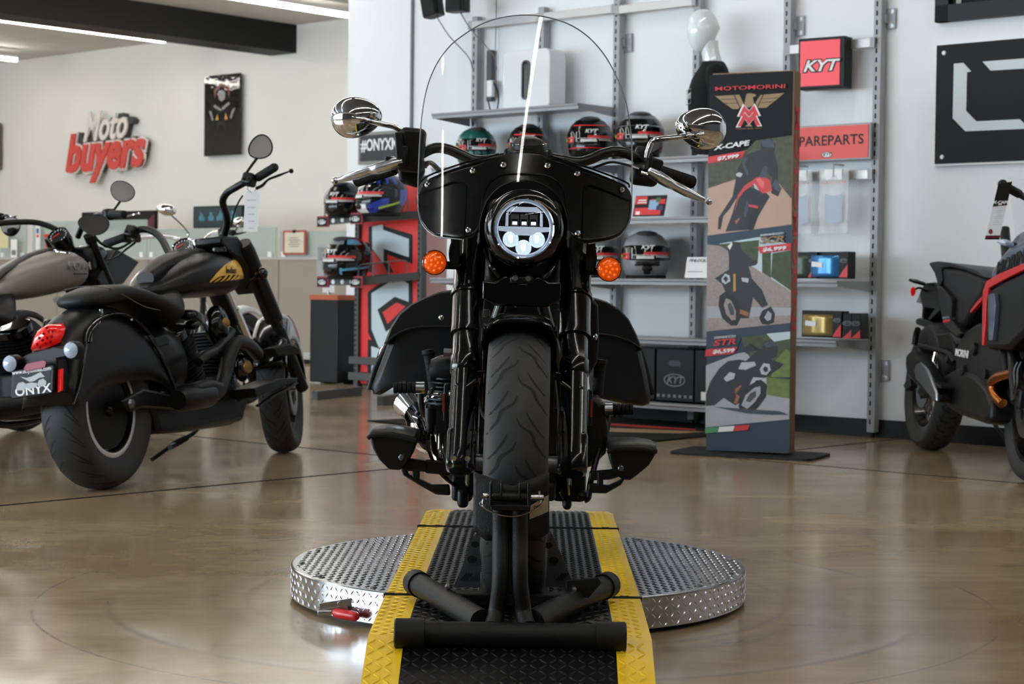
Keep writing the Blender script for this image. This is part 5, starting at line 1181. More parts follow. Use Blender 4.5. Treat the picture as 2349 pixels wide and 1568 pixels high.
# ---- tank, seat, rear fender, frame, engine
def oval_loft(secs, M=None, n=28, e=.85):       # secs: (y, zc, halfw, halfh)
    out = []
    for y, zc, w_, h_ in secs:
        r_ = []
        for j in range(n):
            t_ = 2*PI*j/n; c_, s_ = math.cos(t_), math.sin(t_)
            r_.append((math.copysign(abs(c_)**e, c_)*w_, y, zc+math.copysign(abs(s_)**e, s_)*h_))
        out.append(r_)
    return MB().loft(out, True, True, M)
oval_loft([(.44, .86, .05, .05), (.47, .86, .10, .08), (.56, .87, .14, .10), (.68, .865, .155, .105), (.82, .85, .145, .095), (.95, .82, .10, .07), (1.0, .81, .05, .04)], TR(CX)).build('fuel_tank', BLK, B, 60)
oval_loft([(.93, .76, .09, .04), (1.0, .74, .15, .055), (1.15, .70, .18, .055), (1.3, .72, .17, .055), (1.4, .78, .11, .045), (1.42, .80, .05, .03)], TR(CX)).build('seat', LEATH, B, 60)
fender(B, TR(CX, 1.66, .318), .36, .20, .9, -1.7, lambda t: .06+.10*math.sin(PI*min(1, t*1.1)), BLK, name='rear_fender')
FR = MB()
for s in (-1, 1):
    FR.tube([(CX+s*.04, .37, .72), (CX+s*.10, .45, .50), (CX+s*.125, .56, .22), (CX+s*.125, .80, .17), (CX+s*.13, 1.25, .19), (CX+s*.12, 1.45, .35)], .018, 12, smooth=6)
FR.tube([(CX, .33, .95), (CX, .28, .74)], .035, 16); FR.tube([(CX, .34, .86), (CX, .7, .83), (CX, 1.1, .66)], .025, 12)
FR.build('frame', BLK, B)
ENG = mat('engine_dark', (26, 29, 34), .4, .3)
CY = Vector((CX, .78, .36))
q = MB(); q.box((CX, .80, .30), (.24, .50, .22)); q.build('crankcase', ENG, B, bevel=.04, bseg=4)
q = MB(); q.box((CX, .72, .195), (.20, .42, .05)); q.build('oil_pan', SAT, B, bevel=.01)
for s, y0, tl in ((0, .60, -.45), (1, .90, .45)):
    q = MB(); Mx = TR(CX, y0, .42, rx=-tl)
    for k in range(11): q.prism(rrect(.27, .18, .05, 4), k*.018, k*.018+.007, Mx)
    q.prism(rrect(.19, .13, .05, 4), 0, .21, Mx); q.build('cylinder', mat('cylinder_fins', (22, 25, 30), .4, .4), B)
    MB().prism(rrect(.25, .17, .06, 5), .2, .25, Mx).build('rocker_cover', SAT, B, bevel=.012)
# intake / horn side panels beside the forks
c_ = d1(1018, 850, 4.95)
q = MB(); q.lathe([(0, .06), (.03, .055), (.042, .03), (.042, -.03)], TR(c_.x+.02, c_.y, c_.z, ry=-PI/2), 24)
for k in range(7): q.lathe([(.05+.003*k, -.002), (.05+.003*k, .002)], TR(c_.x+.02, c_.y, c_.z-.02-.011*k), 24)
q.build('horn_cover', ENG, B)
p_ = d1(1018, 808, 4.92); MB().cyl((p_.x-.0, p_.y, p_.z), (p_.x+.03, p_.y, p_.z), .012, 6).build('cover_bolt', STEEL, B)
e5 = [d1(px, py, 4.95) for px, py in ((1340, 690), (1362, 686), (1372, 700), (1374, 780), (1370, 830), (1350, 862), (1338, 870))]
MB().prism([(p.x, p.z) for p in e5], -.16, .0, TR(0, e5[0].y, 0) @ XZ).build('air_cleaner', SAT, B, bevel=.012, bseg=3)
p_ = d1(1366, 772, 4.94); MB().ell(p_, (.006, .006, .009), 12, 8).build('cover_bolt', CHR, B)
# side covers and pegs
e6 = [d1(px, py, 4.95) for px, py in ((980, 893), (1000, 886), (1036, 886), (1036, 1000), (1000, 1010), (975, 940))]
MB().prism([(p.x, p.z) for p in e6], -.2, 0, TR(0, e6[0].y, 0) @ XZ).build('cam_cover', mat('cover_grey_black', (36, 37, 40), .38), B, bevel=.014, bseg=3)
e7 = [d1(px, py, 4.95) for px, py in ((1345, 905), (1370, 908), (1388, 930), (1397, 985), (1390, 1040), (1360, 1070), (1340, 1075))]
MB().prism([(p.x, p.z) for p in e7], -.25, 0, TR(0, e7[0].y, 0) @ XZ).build('primary_cover', mat('cover_grey_black', (36, 37, 40), .38), B, bevel=.02, bseg=3)
def peg(p0, p1, p2, stem):
    a_, b_, c_ = [d1(*p) for p in (p0, p1, p2)]
    q = MB(); n = 5; L = (b_-a_).length; pr = []
    for k in range(n):
        pr += [(.012, L*k/n), (.0155, L*(k+.12)/n), (.0155, L*(k+.82)/n), (.012, L*(k+.94)/n)]
    o = MB().lathe(pr, frame_z(b_, a_-b_), 20).build('foot_peg', RUB, B)
    MB().cyl(b_, c_, .0165).build('peg_clamp', ALU, o); MB().tube([d1(*p) for p in stem], .0085, 12, smooth=4).build('peg_arm', STEEL, o)
peg((902, 889, 4.92), (954, 889, 4.92), (974, 889, 4.92), [(965, 893, 4.93), (966, 925, 4.95), (972, 950, 4.97), (984, 968, 5.0)])
peg((1453, 938, 4.95), (1405, 938, 4.95), (1387, 938, 4.95), [(1395, 945, 4.96), (1388, 975, 4.98), (1375, 1010, 5.0), (1360, 1065, 5.02)])
for pts in (((983, 805, 5.05), (990, 850, 5.05), (997, 895, 5.05)), ((1378, 828, 5.05), (1374, 870, 5.05), (1370, 905, 5.05))):
    V_ = [d1(*p) for p in pts]; q = MB(); q.tube(V_, [.0155, .0145, .0155], 16)
    for k in range(6): v = V_[0].lerp(V_[2], .12+.15*k); q.lathe([(.0165, -.002), (.0165, .002)], frame_z(v, V_[2]-V_[0]+Vector((.02, 0, .01))), 14)
    v = V_[0]; q.lathe([(0, .006), (.018, .004), (.019, -.006), (.015, -.012)], frame_z(v, V_[0]-V_[2]), 16); q.build('rear_peg', RUB, B)
# exhaust and lower gear, left of the picture
EXC = mat('polished_exhaust', (205, 196, 184), .1, 1.)
q = MB(); q.tube([d1(1060, 900, 4.9), d1(1020, 905, 4.95), d1(985, 930, 5.0), d1(955, 955, 5.1)], [.024, .026, .026, .026], 20, smooth=4); ex_ = q.build('exhaust', EXC, B)
MB().lathe([(0, -.02), (.03, -.02), (.05, .03), (.058, .10), (.058, .55), (.04, .6)], frame_z(d1(985, 1005, 5.0), Vector((-.10, .9, .16))), 32).build('muffler', CHR, ex_)
MB().lathe([(.036, 0), (.04, .02), (.045, .05), (.036, .055)], frame_z(d1(955, 945, 5.0), Vector((-.3, .4, .3))), 24).build('exhaust_collar', CHR, ex_)
MB().tube([d1(1008, 1000, 4.95), d1(1012, 1050, 4.93), d1(1030, 1085, 4.95), d1(1080, 1110, 5.0)], .024, 16, smooth=5).build('header_pipe', EXC, ex_)
q = MB(); q.cyl(d1(987, 935, 4.9), d1(987, 972, 4.9), .015); q.cyl(d1(987, 972, 4.9), d1(987, 990, 4.9), .012); q.build('brake_master', SAT, B)
q = MB(); q.tube([d1(980, 996, 4.9), d1(981, 1020, 4.9), d1(990, 1050, 4.9), d1(1010, 1085, 4.9), d1(1045, 1115, 4.9)], .0045, 8, smooth=5); q.build('rear_brake_hose', RUB, B)
q = MB(); q.tube([d1(982, 1010, 4.89), d1(983, 1035, 4.89)], .006, 8); q.build('hose_fitting', STEEL, B)
# floorboards and their brackets
def board(pxs, s):
    V_ = [d1(px, py, 4.80) for px, py in pxs]; c_ = sum(V_, Vector())/len(V_)
    q = MB(); secs = []
    tilt = -.25
    for k, (y, sc_) in enumerate(((-.0, .94), (.012, 1.0), (.05, 1.0), (.16, .98), (.28, .85))):
        secs.append([(c_.x+(v.x-c_.x)*sc_, c_.y-.02+y, c_.z+(v.z-c_.z)*(sc_ if k < 3 else sc_*(1-.4*(k-2)/2))+.02*(k/4)) for v in V_])
    q.loft(secs); o = q.build('floorboard', SAT, B, 30, bevel=.004)
    top = [v for v in V_[:4]]
    MB().tube([v+Vector((0, -.028, -.008)) for v in top], .006, 8, smooth=4).build('board_edge', RUB, o)
    return o, c_
b1, c1_ = board([(846, 996), (858, 989), (900, 989), (956, 1001), (958, 1015), (950, 1040), (932, 1070), (918, 1080), (893, 1078), (870, 1055), (855, 1028)], -1)
b2, c2_ = board([(1392, 1028), (1410, 1021), (1460, 1019), (1506, 1026), (1504, 1042), (1490, 1066), (1462, 1090), (1444, 1103), (1424, 1100), (1405, 1080), (1396, 1055)], 1)
for o, px, py in ((b1, 921, 1048), (b2, 1424, 1073)):
    p_ = d1(px, py, 4.74); MB().lathe([(0, .008), (.005, .008), (.0075, .005), (.0075, -.01)], TR(p_.x, p_.y, p_.z, rx=PI/2), 12).build('pivot_bolt', STEEL, o)
def bracket(polys, Y, th=.03, nm='board_bracket'):
    for pl in polys:
        V_ = [d1(px, py, Y) for px, py in pl]; MB().prism([(v.x, v.z) for v in V_], -th, 0, TR(0, V_[0].y, 0) @ XZ).build(nm, SAT, B, bevel=.004)
bracket([[(905, 1045), (940, 1052), (980, 1060), (980, 1082), (930, 1080), (918, 1072), (888, 1050)], [(918, 1072), (932, 1074), (936, 1088), (952, 1095), (990, 1112), (1030, 1112), (1033, 1136), (1000, 1134), (960, 1112), (925, 1090)], [(945, 1078), (962, 1078), (962, 1112), (945, 1100)], [(975, 1055), (1032, 1060), (1032, 1090), (975, 1085)]], 4.82)
bracket([[(1432, 1066), (1400, 1078), (1352, 1082), (1352, 1102), (1400, 1100), (1430, 1090)], [(1434, 1096), (1418, 1104), (1396, 1114), (1350, 1108), (1348, 1130), (1390, 1132), (1425, 1112)], [(1370, 1080), (1384, 1080), (1384, 1115), (1370, 1115)]], 4.82)
q = MB(); q.tube([d1(1395, 945, 5.0), d1(1392, 985, 4.98), d1(1372, 1040, 4.95), d1(1355, 1105, 4.9), d1(1350, 1140, 4.9), d1(1340, 1148, 4.9)], .008, 10, smooth=5); q.build('shift_lever', SAT, B)
# under-engine blocks seen between wheel and forks
for (x0, y0, x1, y1, Y, m_) in ((1035, 1085, 1085, 1150, 4.9, ENG), (1048, 1120, 1075, 1165, 4.88, ENG), (1268, 1085, 1345, 1150, 4.95, ENG), (1290, 1140, 1312, 1170, 4.9, SAT), (1320, 1128, 1348, 1146, 4.9, SAT), (1036, 890, 1110, 1060, 5.0, ENG), (1268, 890, 1345, 1080, 5.0, ENG), (1100, 660, 1285, 760, 4.85, SAT)):
    a_, b_ = d1(x0, y1, Y), d1(x1, y0, Y); box3(((a_.x+b_.x)/2, a_.y+.05, (a_.z+b_.z)/2), (b_.x-a_.x, .1, b_.z-a_.z), 'lower_casting', m_, bev=.012)
q = MB(); q.tube([d1(1185, 705, 4.6), d1(1190, 690, 4.6), d1(1215, 682, 4.6), d1(1260, 692, 4.6), d1(1285, 704, 4.6)], .006, 8, smooth=5); q.tube([d1(1148, 678, 4.6), d1(1160, 692, 4.6), d1(1176, 700, 4.6)], .003, 6, smooth=3); q.build('cables', RUB, B)
q = MB()
for py in (678, 685): q.tube([d1(1130, py-2, 4.6), d1(1137, py, 4.6), d1(1143, py-2, 4.6)], .0025, 6)
q.build('hose_clips', CHR, B)
p_ = d1(1115, 718, 4.6); MB().box((p_.x, p_.y, p_.z), (.02, .02, .02)).build('hose_fitting', STEEL, B, bevel=.004)
p_ = d1(1272, 683, 4.47); q = MB(); 
for s in (-1, 1): q.prism([(0, -.012), (s*.007, -.002), (s*.007, .006), (s*.003, .009), (s*.0015, .0)], 0, .001, TR(p_.x, p_.y, p_.z) @ XZ)
q.build('leaf_mark', GREY, B, 0)
# red reflectors beside the fork
for (x0, y0, x1, y1) in ((1021, 880, 1026, 965), (1352, 893, 1354, 975)):
    a_, b_ = d1(x0, y1, 4.72), d1(x1, y0, 4.72); MB().box(((a_.x+b_.x)/2, a_.y, (a_.z+b_.z)/2), (.012, .05, b_.z-a_.z)).build('side_marker', SAT, B, bevel=.003)
    MB().box((a_.x-.004 if x0 < 1200 else b_.x+.004, a_.y-.01, (a_.z+b_.z)/2), (.006, .035, (b_.z-a_.z)*.5)).build('reflector', DRED, B, 0)
# ---- saddlebags
def saddle(pxs, lid, s):
    V_ = [d1(px, py, 5.62) for px, py in pxs]; cx_ = CX+s*.2; cz_ = .55
    secs = []
    for y, k in ((0, .90), (.012, .97), (.04, 1.0), (.30, 1.0), (.46, .99), (.50, .95), (.515, .86)):
        secs.append([(cx_+(v.x-cx_)*k, V_[0].y+y-.04, cz_+(v.z-cz_)*k) for v in V_])
    o = MB().loft(secs).build('saddlebag', LEATH, B, 40)
    L_ = [d1(px, py, 5.60) for px, py in lid]
    n = len(L_)//2
    secs = []
    for y, k in ((-.008, .97), (0, 1.0), (.32, 1.01), (.48, 1.0)):
        secs.append([(cx_+(v.x-cx_)*k*1.012, L_[0].y-.025+y, cz_+(v.z-cz_)*(k*1.012 if v.z > .6 else 1)) for v in L_])
    MB().loft(secs).build('bag_lid', LEATH, o, 40)
    low = L_[n:]
    q = MB(); q.tube([v+Vector((0, -.036, .003)) for v in low], .0028, 6, smooth=3); q.build('lid_piping', LEATH, o)
    e = [v for v in V_ if True]
    return o
sb1 = saddle([(1040, 668), (1010, 672), (975, 685), (945, 700), (920, 722), (900, 760), (885, 800), (866, 850), (852, 888), (856, 904), (872, 906), (890, 896), (915, 880), (945, 872), (985, 872), (1040, 868)],
             [(1040, 666), (1010, 670), (975, 683), (945, 698), (918, 720), (898, 752), (884, 788), (888, 786), (915, 765), (950, 752), (1000, 749), (1040, 750)], -1)
sb2 = saddle([(1362, 686), (1390, 694), (1420, 712), (1440, 732), (1458, 770), (1472, 808), (1484, 860), (1492, 905), (1490, 925), (1475, 931), (1440, 928), (1395, 918), (1362, 910)],
             [(1362, 684), (1390, 692), (1420, 710), (1441, 733), (1458, 766), (1472, 803), (1464, 796), (1440, 782), (1400, 770), (1362, 766)], 1)
p_ = d1(1012, 728, 5.53); MB().ell(p_, (.0085, .006, .0085), 16, 10).build('bag_rivet', CHR, sb1)
for sb, pts in ((sb1, [(905, 755), (885, 800), (862, 845), (848, 893)]), (sb2, [(1466, 800), (1480, 845), (1488, 880), (1496, 905)])):
    MB().tube([d1(px, py, 5.75) for px, py in pts], .010, 8, flat=.4, smooth=4).build('bag_strap', LEATH, sb)
for sb, px, py in ((sb1, 872, 812), (sb2, 1478, 835)):
    p_ = d1(px, py, 5.8); MB().lathe([(0, .008), (.02, .006), (.035, 0)], frame_z(p_, (-1 if px < 1200 else 1, 0, .35)), 20).build('concho', CHR, sb)
# ================= wheel chock =================
CM = Matrix.Translation((.0138, 4.298, .105)) @ Matrix.Rotation(-.0134, 4, 'Z')
K = thing('wheel_chock', CM, 'black textured wheel chock stand clamping the cruiser front tyre', 'wheel chock')
FK = Frame(CM); kd = FK.d
def ctube(pts, r, nm, m_=POWD, sm=0, par=None): return MB().tube([kd(*p) for p in pts], r, 24, smooth=sm).build(nm, m_, par or K)
RUBC = mat('black_rubber_cap', (25, 26, 28), .55)
fb = ctube([(960, 1452, 3.86), (1385, 1459, 3.86)], .0265, 'foot_tube')
for a_, b_ in (((905, 1451, 3.86), (974, 1452, 3.86)), ((1367, 1459, 3.86), (1436, 1460, 3.86))):
    p, q_ = kd(*a_), kd(*b_); L = (q_-p).length
    MB().lathe([(0, 0), (.029, .0), (.0315, .003), (.0315, L)], frame_z(p, q_-p) if a_[0] < 1200 else frame_z(q_, p-q_), 32).build('rubber_cap', RUBC, fb)
for p0, p1 in (((962, 1340, 4.26), (1105, 1425, 3.90)), ((1385, 1345, 4.26), (1222, 1425, 3.90))):
    o = ctube([p0, p1], .0265, 'splayed_tube'); p, q_ = kd(*p0), kd(*p1); u = (p-q_).normalized()
    MB().lathe([(.0305, 0), (.0305, .035), (.028, .04), (0, .04)], frame_z(p-u*.005, u), 28).build('rubber_cap', RUBC, o)
for s, l in ((-1, [(1149, 1168, 3.922), (1149, 1230, 3.922), (1149, 1300, 3.895), (1147, 1350, 3.895), (1140, 1400, 3.905), (1130, 1436, 3.88)]), (1, [(1191, 1168, 3.922), (1191, 1230, 3.922), (1191, 1300, 3.895), (1193, 1350, 3.895), (1200, 1400, 3.905), (1210, 1436, 3.88)])):
    ctube(l, .0185, 'upright_tube', sm=5)
# cradle plate in front of the tyre, bent round it
PL_ = [(1086, 1083), (1104, 1090), (1135, 1105), (1165, 1112), (1190, 1112), (1220, 1104), (1248, 1092), (1262, 1084), (1264, 1120), (1262, 1200), (1250, 1215), (1225, 1235), (1175, 1240), (1120, 1232), (1097, 1220), (1086, 1200)]
def kk(px, py):
    Y = 3.95
    for _ in range(6): p = kd(px, py, Y); Y = 4.298-.352+3.0*(p.x-CX)**2
    return kd(px, py, Y)
top = [kk(px, 1082+max(0, 32-abs(px-1175)*.36)) for px in range(1086, 1266, 6)]; bt_ = [kk(px, 1240-max(0, abs(px-1175)-60)*.8) for px in range(1086, 1266, 6)]
MB().grid([[a_.lerp(b_, k/6) for k in range(7)] for a_, b_ in zip(top, bt_)]).build('cradle_plate', POWD, K, 50, solid=.006)
q = MB()
for x0, x1 in ((1123, 1129), (1209, 1217), (1148, 1152), (1190, 1195)):
    a_, b_ = kd(x0, 1160 if x0 in (1123, 1209) else 1140, 3.90), kd(x1, 1105, 3.90); q.box(((a_.x+b_.x)/2, a_.y+.01, (a_.z+b_.z)/2), (b_.x-a_.x, .06, b_.z-a_.z))
a_, b_ = kd(1126, 1168, 3.90), kd(1214, 1155, 3.90); q.box(((a_.x+b_.x)/2, a_.y+.01, (a_.z+b_.z)/2), (b_.x-a_.x, .06, .012))
br_ = q.build('hinge_bracket', SAT, K, bevel=.002)
MB().cyl(kd(1130, 1138, 3.895), kd(1210, 1141, 3.895), .010).build('hinge_tube', SAT, br_)
MB().cyl(kd(1108, 1136, 3.895), kd(1248, 1141, 3.895), .0045).build('hitch_pin', STEEL, br_)
q = MB(); q.cyl(kd(1219, 1140, 3.895), kd(1246, 1140, 3.895), .0065); q.cyl(kd(1236, 1126, 3.895), kd(1239, 1152, 3.895), .0028); q.cyl(kd(1108, 1136, 3.895), kd(1118, 1137, 3.895), .007); q.build('pin_ends', CHR, br_)
MB().tube([kd(*p) for p in ((1110, 1142, 3.91), (1105, 1150, 3.91), (1102, 1157, 3.91), (1125, 1172, 3.905), (1155, 1182, 3.90), (1185, 1183, 3.90), (1215, 1174, 3.905), (1238, 1160, 3.91), (1249, 1145, 3.91))], .0016, 8, smooth=6).build('pin_lanyard', ALU, br_)
MB().tube([kd(*p) for p in ((1112, 1140, 3.91), (1107, 1152, 3.908), (1112, 1160, 3.908), (1118, 1150, 3.91))], .0016, 8, smooth=5).build('pin_ring', CHR, br_)
PLT = mat('brass_label_plate', (168, 152, 122), .35, .5)
V_ = [kk(*p) for p in ((1217, 1158), (1258, 1134), (1258, 1172), (1214, 1190))]; V_ = [v+Vector((0, -.006, 0)) for v in V_]
lp = MB().poly([V_[3], V_[2], V_[1], V_[0]]).build('label_plate', PLT, K, 0, solid=.0012, soff=0)
u_ = (V_[1]-V_[0]).normalized(); v_ = (V_[0]-V_[3]).normalized(); n__ = u_.cross(v_).normalized(); c__ = sum(V_, Vector())/4
ML = Matrix((u_, v_, n__)).transposed().to_4x4(); ML.translation = c__-n__*0+Vector((0, -.0012, 0))
text('CHOCK', .0085, ML @ TR(0, .004, .0), BLACKP, lp, 'plate_lettering', bold=.0002, ext=.0002)
# cradle behind: pivoting side plates beside the tyre
for s in (-1, 1):
    Q = {-1: [(1040, 1345), (1062, 1295), (1085, 1230), (1100, 1215), (1102, 1345)], 1: [(1262, 1215), (1272, 1235), (1300, 1300), (1318, 1345), (1250, 1345)]}[s]
    V_ = [kd(px, py, 4.16) for px, py in Q]; V_ = [v if 0 else v for v in V_]
    o = MB().prism([(v.x, v.z) for v in V_], 0, .006, TR(0, V_[0].y, 0) @ XZ).build('side_plate', mat('grey_powder_coat', (52, 54, 58), .45), K, 0)  # side plates are a lighter grey than the rest of the stand
    for px, py, r in ({-1: ((1083, 1282, .011), (1090, 1248, .009)), 1: ((1270, 1285, .011), (1258, 1250, .009))}[s]):
        p_ = kd(px, py, 4.145); MB().prism(circ(r, 20, ry=r*.8), 0, .002, TR(p_.x, p_.y, p_.z) @ XZ).build('lightening_hole', SLOT, o, 0)
    for k in range(3):
        p_ = kd({-1: 1064, 1: 1284}[s]+k*6, 1322, 4.145); MB().box((0, 0, 0), (.004, .002, .022), TR(p_.x, p_.y, p_.z, ry=.7)).build('vent_slit', SLOT, o, 0)
a_, b_ = kd(1030, 1362, 4.15), kd(1320, 1345, 4.15)
q = MB(); q.box(((a_.x+b_.x)/2, a_.y+.03, .02), (b_.x-a_.x, .05, .03)); q.box((CX, .06, .01), (.17, .34, .012)); q.build('base_channel', POWD, K, bevel=.004)
V_ = [kd(px, py, 4.10) for px, py in ((1297, 1330), (1372, 1322), (1380, 1335), (1350, 1370), (1300, 1360))]; MB().prism([(v.x, v.z) for v in V_], 0, .008, TR(0, V_[0].y, 0) @ XZ).build('gusset', POWD, K, bevel=.002)
for px, py in ((1318, 1350), (1028, 1345)):
    p_ = kd(px, py, 4.09); MB().lathe([(0, .008), (.005, .008), (.008, 0)], TR(p_.x, p_.y, p_.z, rx=PI/2), 6).build('bolt', CHR, K)
# ================= parked motorcycles =================
def bikeM(p, q_, lean):
    f = (q_-p); f.z = 0; f.normalize(); l = Vector((-f.y, f.x, 0)); z = Vector((0, 0, 1))
    z2 = z*math.cos(lean)+l*math.sin(lean); l2 = l*math.cos(lean)-z*math.sin(lean)
    M = Matrix((f, l2, z2)).transposed().to_4x4(); M.translation = Vector((p.x, p.y, 0)); return M
WX = lambda x, z, rz=0.: TR(x, 0, z, rz=PI/2+rz)
AX = Matrix.Rotation(-PI/2, 4, 'Z')
def fprism(F, par, pts, l0, l1, nm, m_, bevel=.004, smooth=35, bseg=2):
    V_ = [F.at(px, py, l0) for px, py in pts]; A = Matrix(((1, 0, 0, 0), (0, 0, -1, 0), (0, 1, 0, 0), (0, 0, 0, 1)))
    return MB().prism([(v.x, v.z) for v in V_], -l0, -l1, A).build(nm, m_, par, smooth, bevel=bevel, bseg=bseg)
def ftube(F, par, pts, r, nm, m_, sm=5, seg=12, flat=1.):
    return MB().tube([F.at(px, py, lt) for px, py, lt in pts], r, seg, smooth=sm, flat=flat).build(nm, m_, par)
MBK = mat('matte_black_paint', (24, 25, 27), .36); SBK = mat('satin_bar_black', (18, 19, 21), .38)
SEAT = mat('black_seat_vinyl', (34, 35, 37), .5); STI = mat('stitching_grey', (110, 110, 108), .7)
MGL = mat('mirror_glass', (200, 202, 205), .02, 1.); GAU = mat('gauge_face', (18, 18, 20), .3, coat=1.)
RLENS = mat('red_lens', (206, 22, 20), .12, coat=1., emit=(230, 20, 16), es=.35); CLENS = mat('clear_lens', (165, 180, 200), .15, coat=1.)
BRASS = mat('brass_emblem', (150, 118, 66), .35, .8)
def gauge(par, c_, nrm, r, rim, up=(0, 0, 1)):
    M = frame_z(c_, nrm, up)
    g_ = MB().lathe([(r*.7, -.05), (r*1.02, -.03), (r*1.05, 0), (r*1.0, .008), (r*.93, .004)], M, 36, False).build('gauge', rim, par)
    MB().lathe([(0, 0), (r*.95, 0)], M, 36, False).build('gauge_face', GAU, g_)
    q = MB()
    for k in range(13):
        a = PI*1.25-k*PI*1.5/12; q.box((r*.78*math.cos(a), r*.78*math.sin(a), .001), (.003, .009, .001), M @ Matrix.Translation((0, 0, 0)) if True else None)
    q.build('gauge_ticks', WHITE, g_, 0)
    MB().box((-r*.2, -r*.2, .002), (.003, r*.8, .001), M @ Matrix.Rotation(-.8, 4, 'Z')).build('gauge_needle', mat('needle_red', (220, 50, 30), .4, emit=(220, 50, 30), es=.4), g_, 0)
    return g_
def vtwin(par, cx, w=.13, fins=None):
    q = MB(); q.box((cx, 0, .30), (.46, w*1.7, .24)); q.build('crankcase', ENG, par, bevel=.05, bseg=4)
    for x0, tl in ((cx-.13, -.42), (cx+.13, .42)):
        Mx = TR(x0, 0, .38, ry=tl); q = MB()
        for k in range(13): q.prism(rrect(.17, w*1.75, .06, 4), k*.0165, k*.0165+.007, Mx)
        q.prism(rrect(.12, w*1.2, .05, 4), 0, .22, Mx); cy_ = q.build('cylinder', mat('cylinder_fins', (22, 25, 30), .4, .4), par)
        MB().prism(rrect(.15, w*1.5, .06, 5), .21, .27, Mx).build('rocker_cover', BLK, cy_, bevel=.014)
def side_wheelset(par, x1, R, w0, w1, rr=.205, tread='arc', wire=False, pin=None, steer=0.):
    wheel(par, WX(0, R), R, w0, .178 if pin else rr, tread=tread, name='rear_wheel', wire=wire, spokes=16 if wire else 10, pin=pin, disc=(1,), dr=.13)
    return wheel(par, WX(x1, R, steer), R, w1, rr, tread='wave' if tread == 'arc' else tread, name='front_wheel', wire=wire, spokes=16 if wire else 10, disc=(1, -1), dr=.14)
# ---------- matte black cruiser with gold tank emblem ----------
pR, pF = G(240, 1121), G(660, 1036)
DM = bikeM(pR, pF, .10); DH = thing('motorcycle', DM, 'matte black cruiser with gold feather emblem on its tank, seen from behind', 'motorcycle'); FD_ = Frame(DM)
pin = mat('wheel_pinstripe', (190, 190, 190), .4)
MB().lathe([(0, 0), (.15, 0), (.158, .006), (.158, .014), (0, .016)], TR(0, -.03, .318, rx=PI/2), 40).build('drive_pulley', SBK, DH)
side_wheelset(DH, 1.75, .318, .175, .135, pin=pin, steer=.28)
cr = [((.46, .46), (.44, .30)), ((.40, .56), (.41, .36)), ((.32, .64), (.33, .40)), ((.22, .70), (.24, .42)), ((.1, .73), (.12, .425)), ((0, .738), (.04, .422)), ((-.09, .732), (-.04, .415)), ((-.17, .71), (-.11, .405)), ((-.24, .67), (-.17, .39)), ((-.295, .61), (-.23, .375)), ((-.335, .53), (-.28, .36)), ((-.36, .45), (-.325, .35)), ((-.37, .36), (-.36, .343))]
prf = [(0, 0), (.28, .006), (.52, .03), (.72, .08), (.87, .16), (.96, .28), (1.0, .42), (1.03, .6), (1.06, .8), (1.05, 1.0)]
P = []
for (cx_, cz_), (lx, lz) in cr:
    row = []
    for sgn in (-1, 1):
        pp = [(Vector((cx_+(lx-cx_)*f_, sgn*a_*.112, cz_+(lz-cz_)*f_))) for a_, f_ in prf]
        row = row+pp if sgn > 0 else pp[::-1][:-1]
    P.append(row)
MB().grid(P).build('rear_fender', MBK, DH, 60, solid=.004, soff=0)
q = MB(); q.loft([osec(0, .1, .1)] if False else [[(x_, y_*w_, z_) for y_, z_ in zip([math.sin(2*PI*j/20) for j in range(20)], [zc+hh*math.cos(2*PI*j/20) for j in range(20)])] for x_, zc, w_, hh in ((.36, .50, .10, .14), (.46, .49, .125, .17), (.56, .48, .12, .16), (.64, .48, .09, .12))]); q.build('side_cover', MBK, DH, 60)
# glossy strut and trim line on the fender side
sp_ = [(200, 785, -.121), (206, 757, -.12), (222, 735, -.118), (245, 722, -.115), (270, 719, -.115), (296, 727, -.117), (318, 744, -.12), (338, 766, -.122)]
st = ftube(FD_, DH, sp_, .018, 'fender_strut', BLK, flat=.4)
for px, py in ((227, 738), (301, 733)): v = FD_.at(px, py, -.13); MB().ell(v, .007, 10, 6).build('strut_bolt', CHR, st)
ftube(FD_, DH, [(200, 785, -.121), (192, 830, -.123), (183, 880, -.122), (168, 925, -.12)], .006, 'trim_line', BLK)
ftube(FD_, DH, [(338, 766, -.122), (360, 800, -.123), (380, 840, -.123), (393, 875, -.122), (403, 905, -.12)], .006, 'trim_line', BLK)
fprism(FD_, DH, [(352, 775), (378, 768), (390, 776), (388, 790), (362, 796)], -.128, -.118, 'side_vent', SAT)
# seat
def xl(secs, par, nm, m_, e=.85, smooth=60):
    return oval_loft([(x, zc, w_, h_) for x, zc, w_, h_ in secs], AX, e=e).build(nm, m_, par, smooth)
def seatloft(secs, par, nm, m_):
    out = []
    for x, zt, zb, w_ in secs:
        zc, hh = (zt+zb)/2, (zt-zb)/2; r_ = []
        for j in range(28):
            t_ = 2*PI*j/28; c_, s_ = math.cos(t_), math.sin(t_); r_.append((x, math.copysign(abs(c_)**.7, c_)*w_, zc+math.copysign(abs(s_)**.8, s_)*hh))
        out.append(r_)
    return MB().loft(out).build(nm, m_, par, 60)
se = seatloft([(-.13, .765, .745, .03), (-.11, .782, .73, .08), (-.04, .803, .722, .105), (.05, .82, .735, .12), (.15, .822, .74, .128), (.25, .805, .72, .15), (.33, .78, .69, .175), (.40, .765, .66, .185), (.46, .778, .645, .18), (.51, .80, .64, .16), (.56, .815, .64, .13), (.60, .79, .65, .10), (.63, .76, .67, .07)], DH, 'seat', SEAT)
ftube(FD_, se, [(148, 664, -.09), (200, 656, -.1), (255, 662, -.1), (290, 680, -.13), (330, 702, -.15), (372, 712, -.14), (402, 714, -.12)], .0018, 'seat_stitching', STI, seg=5)
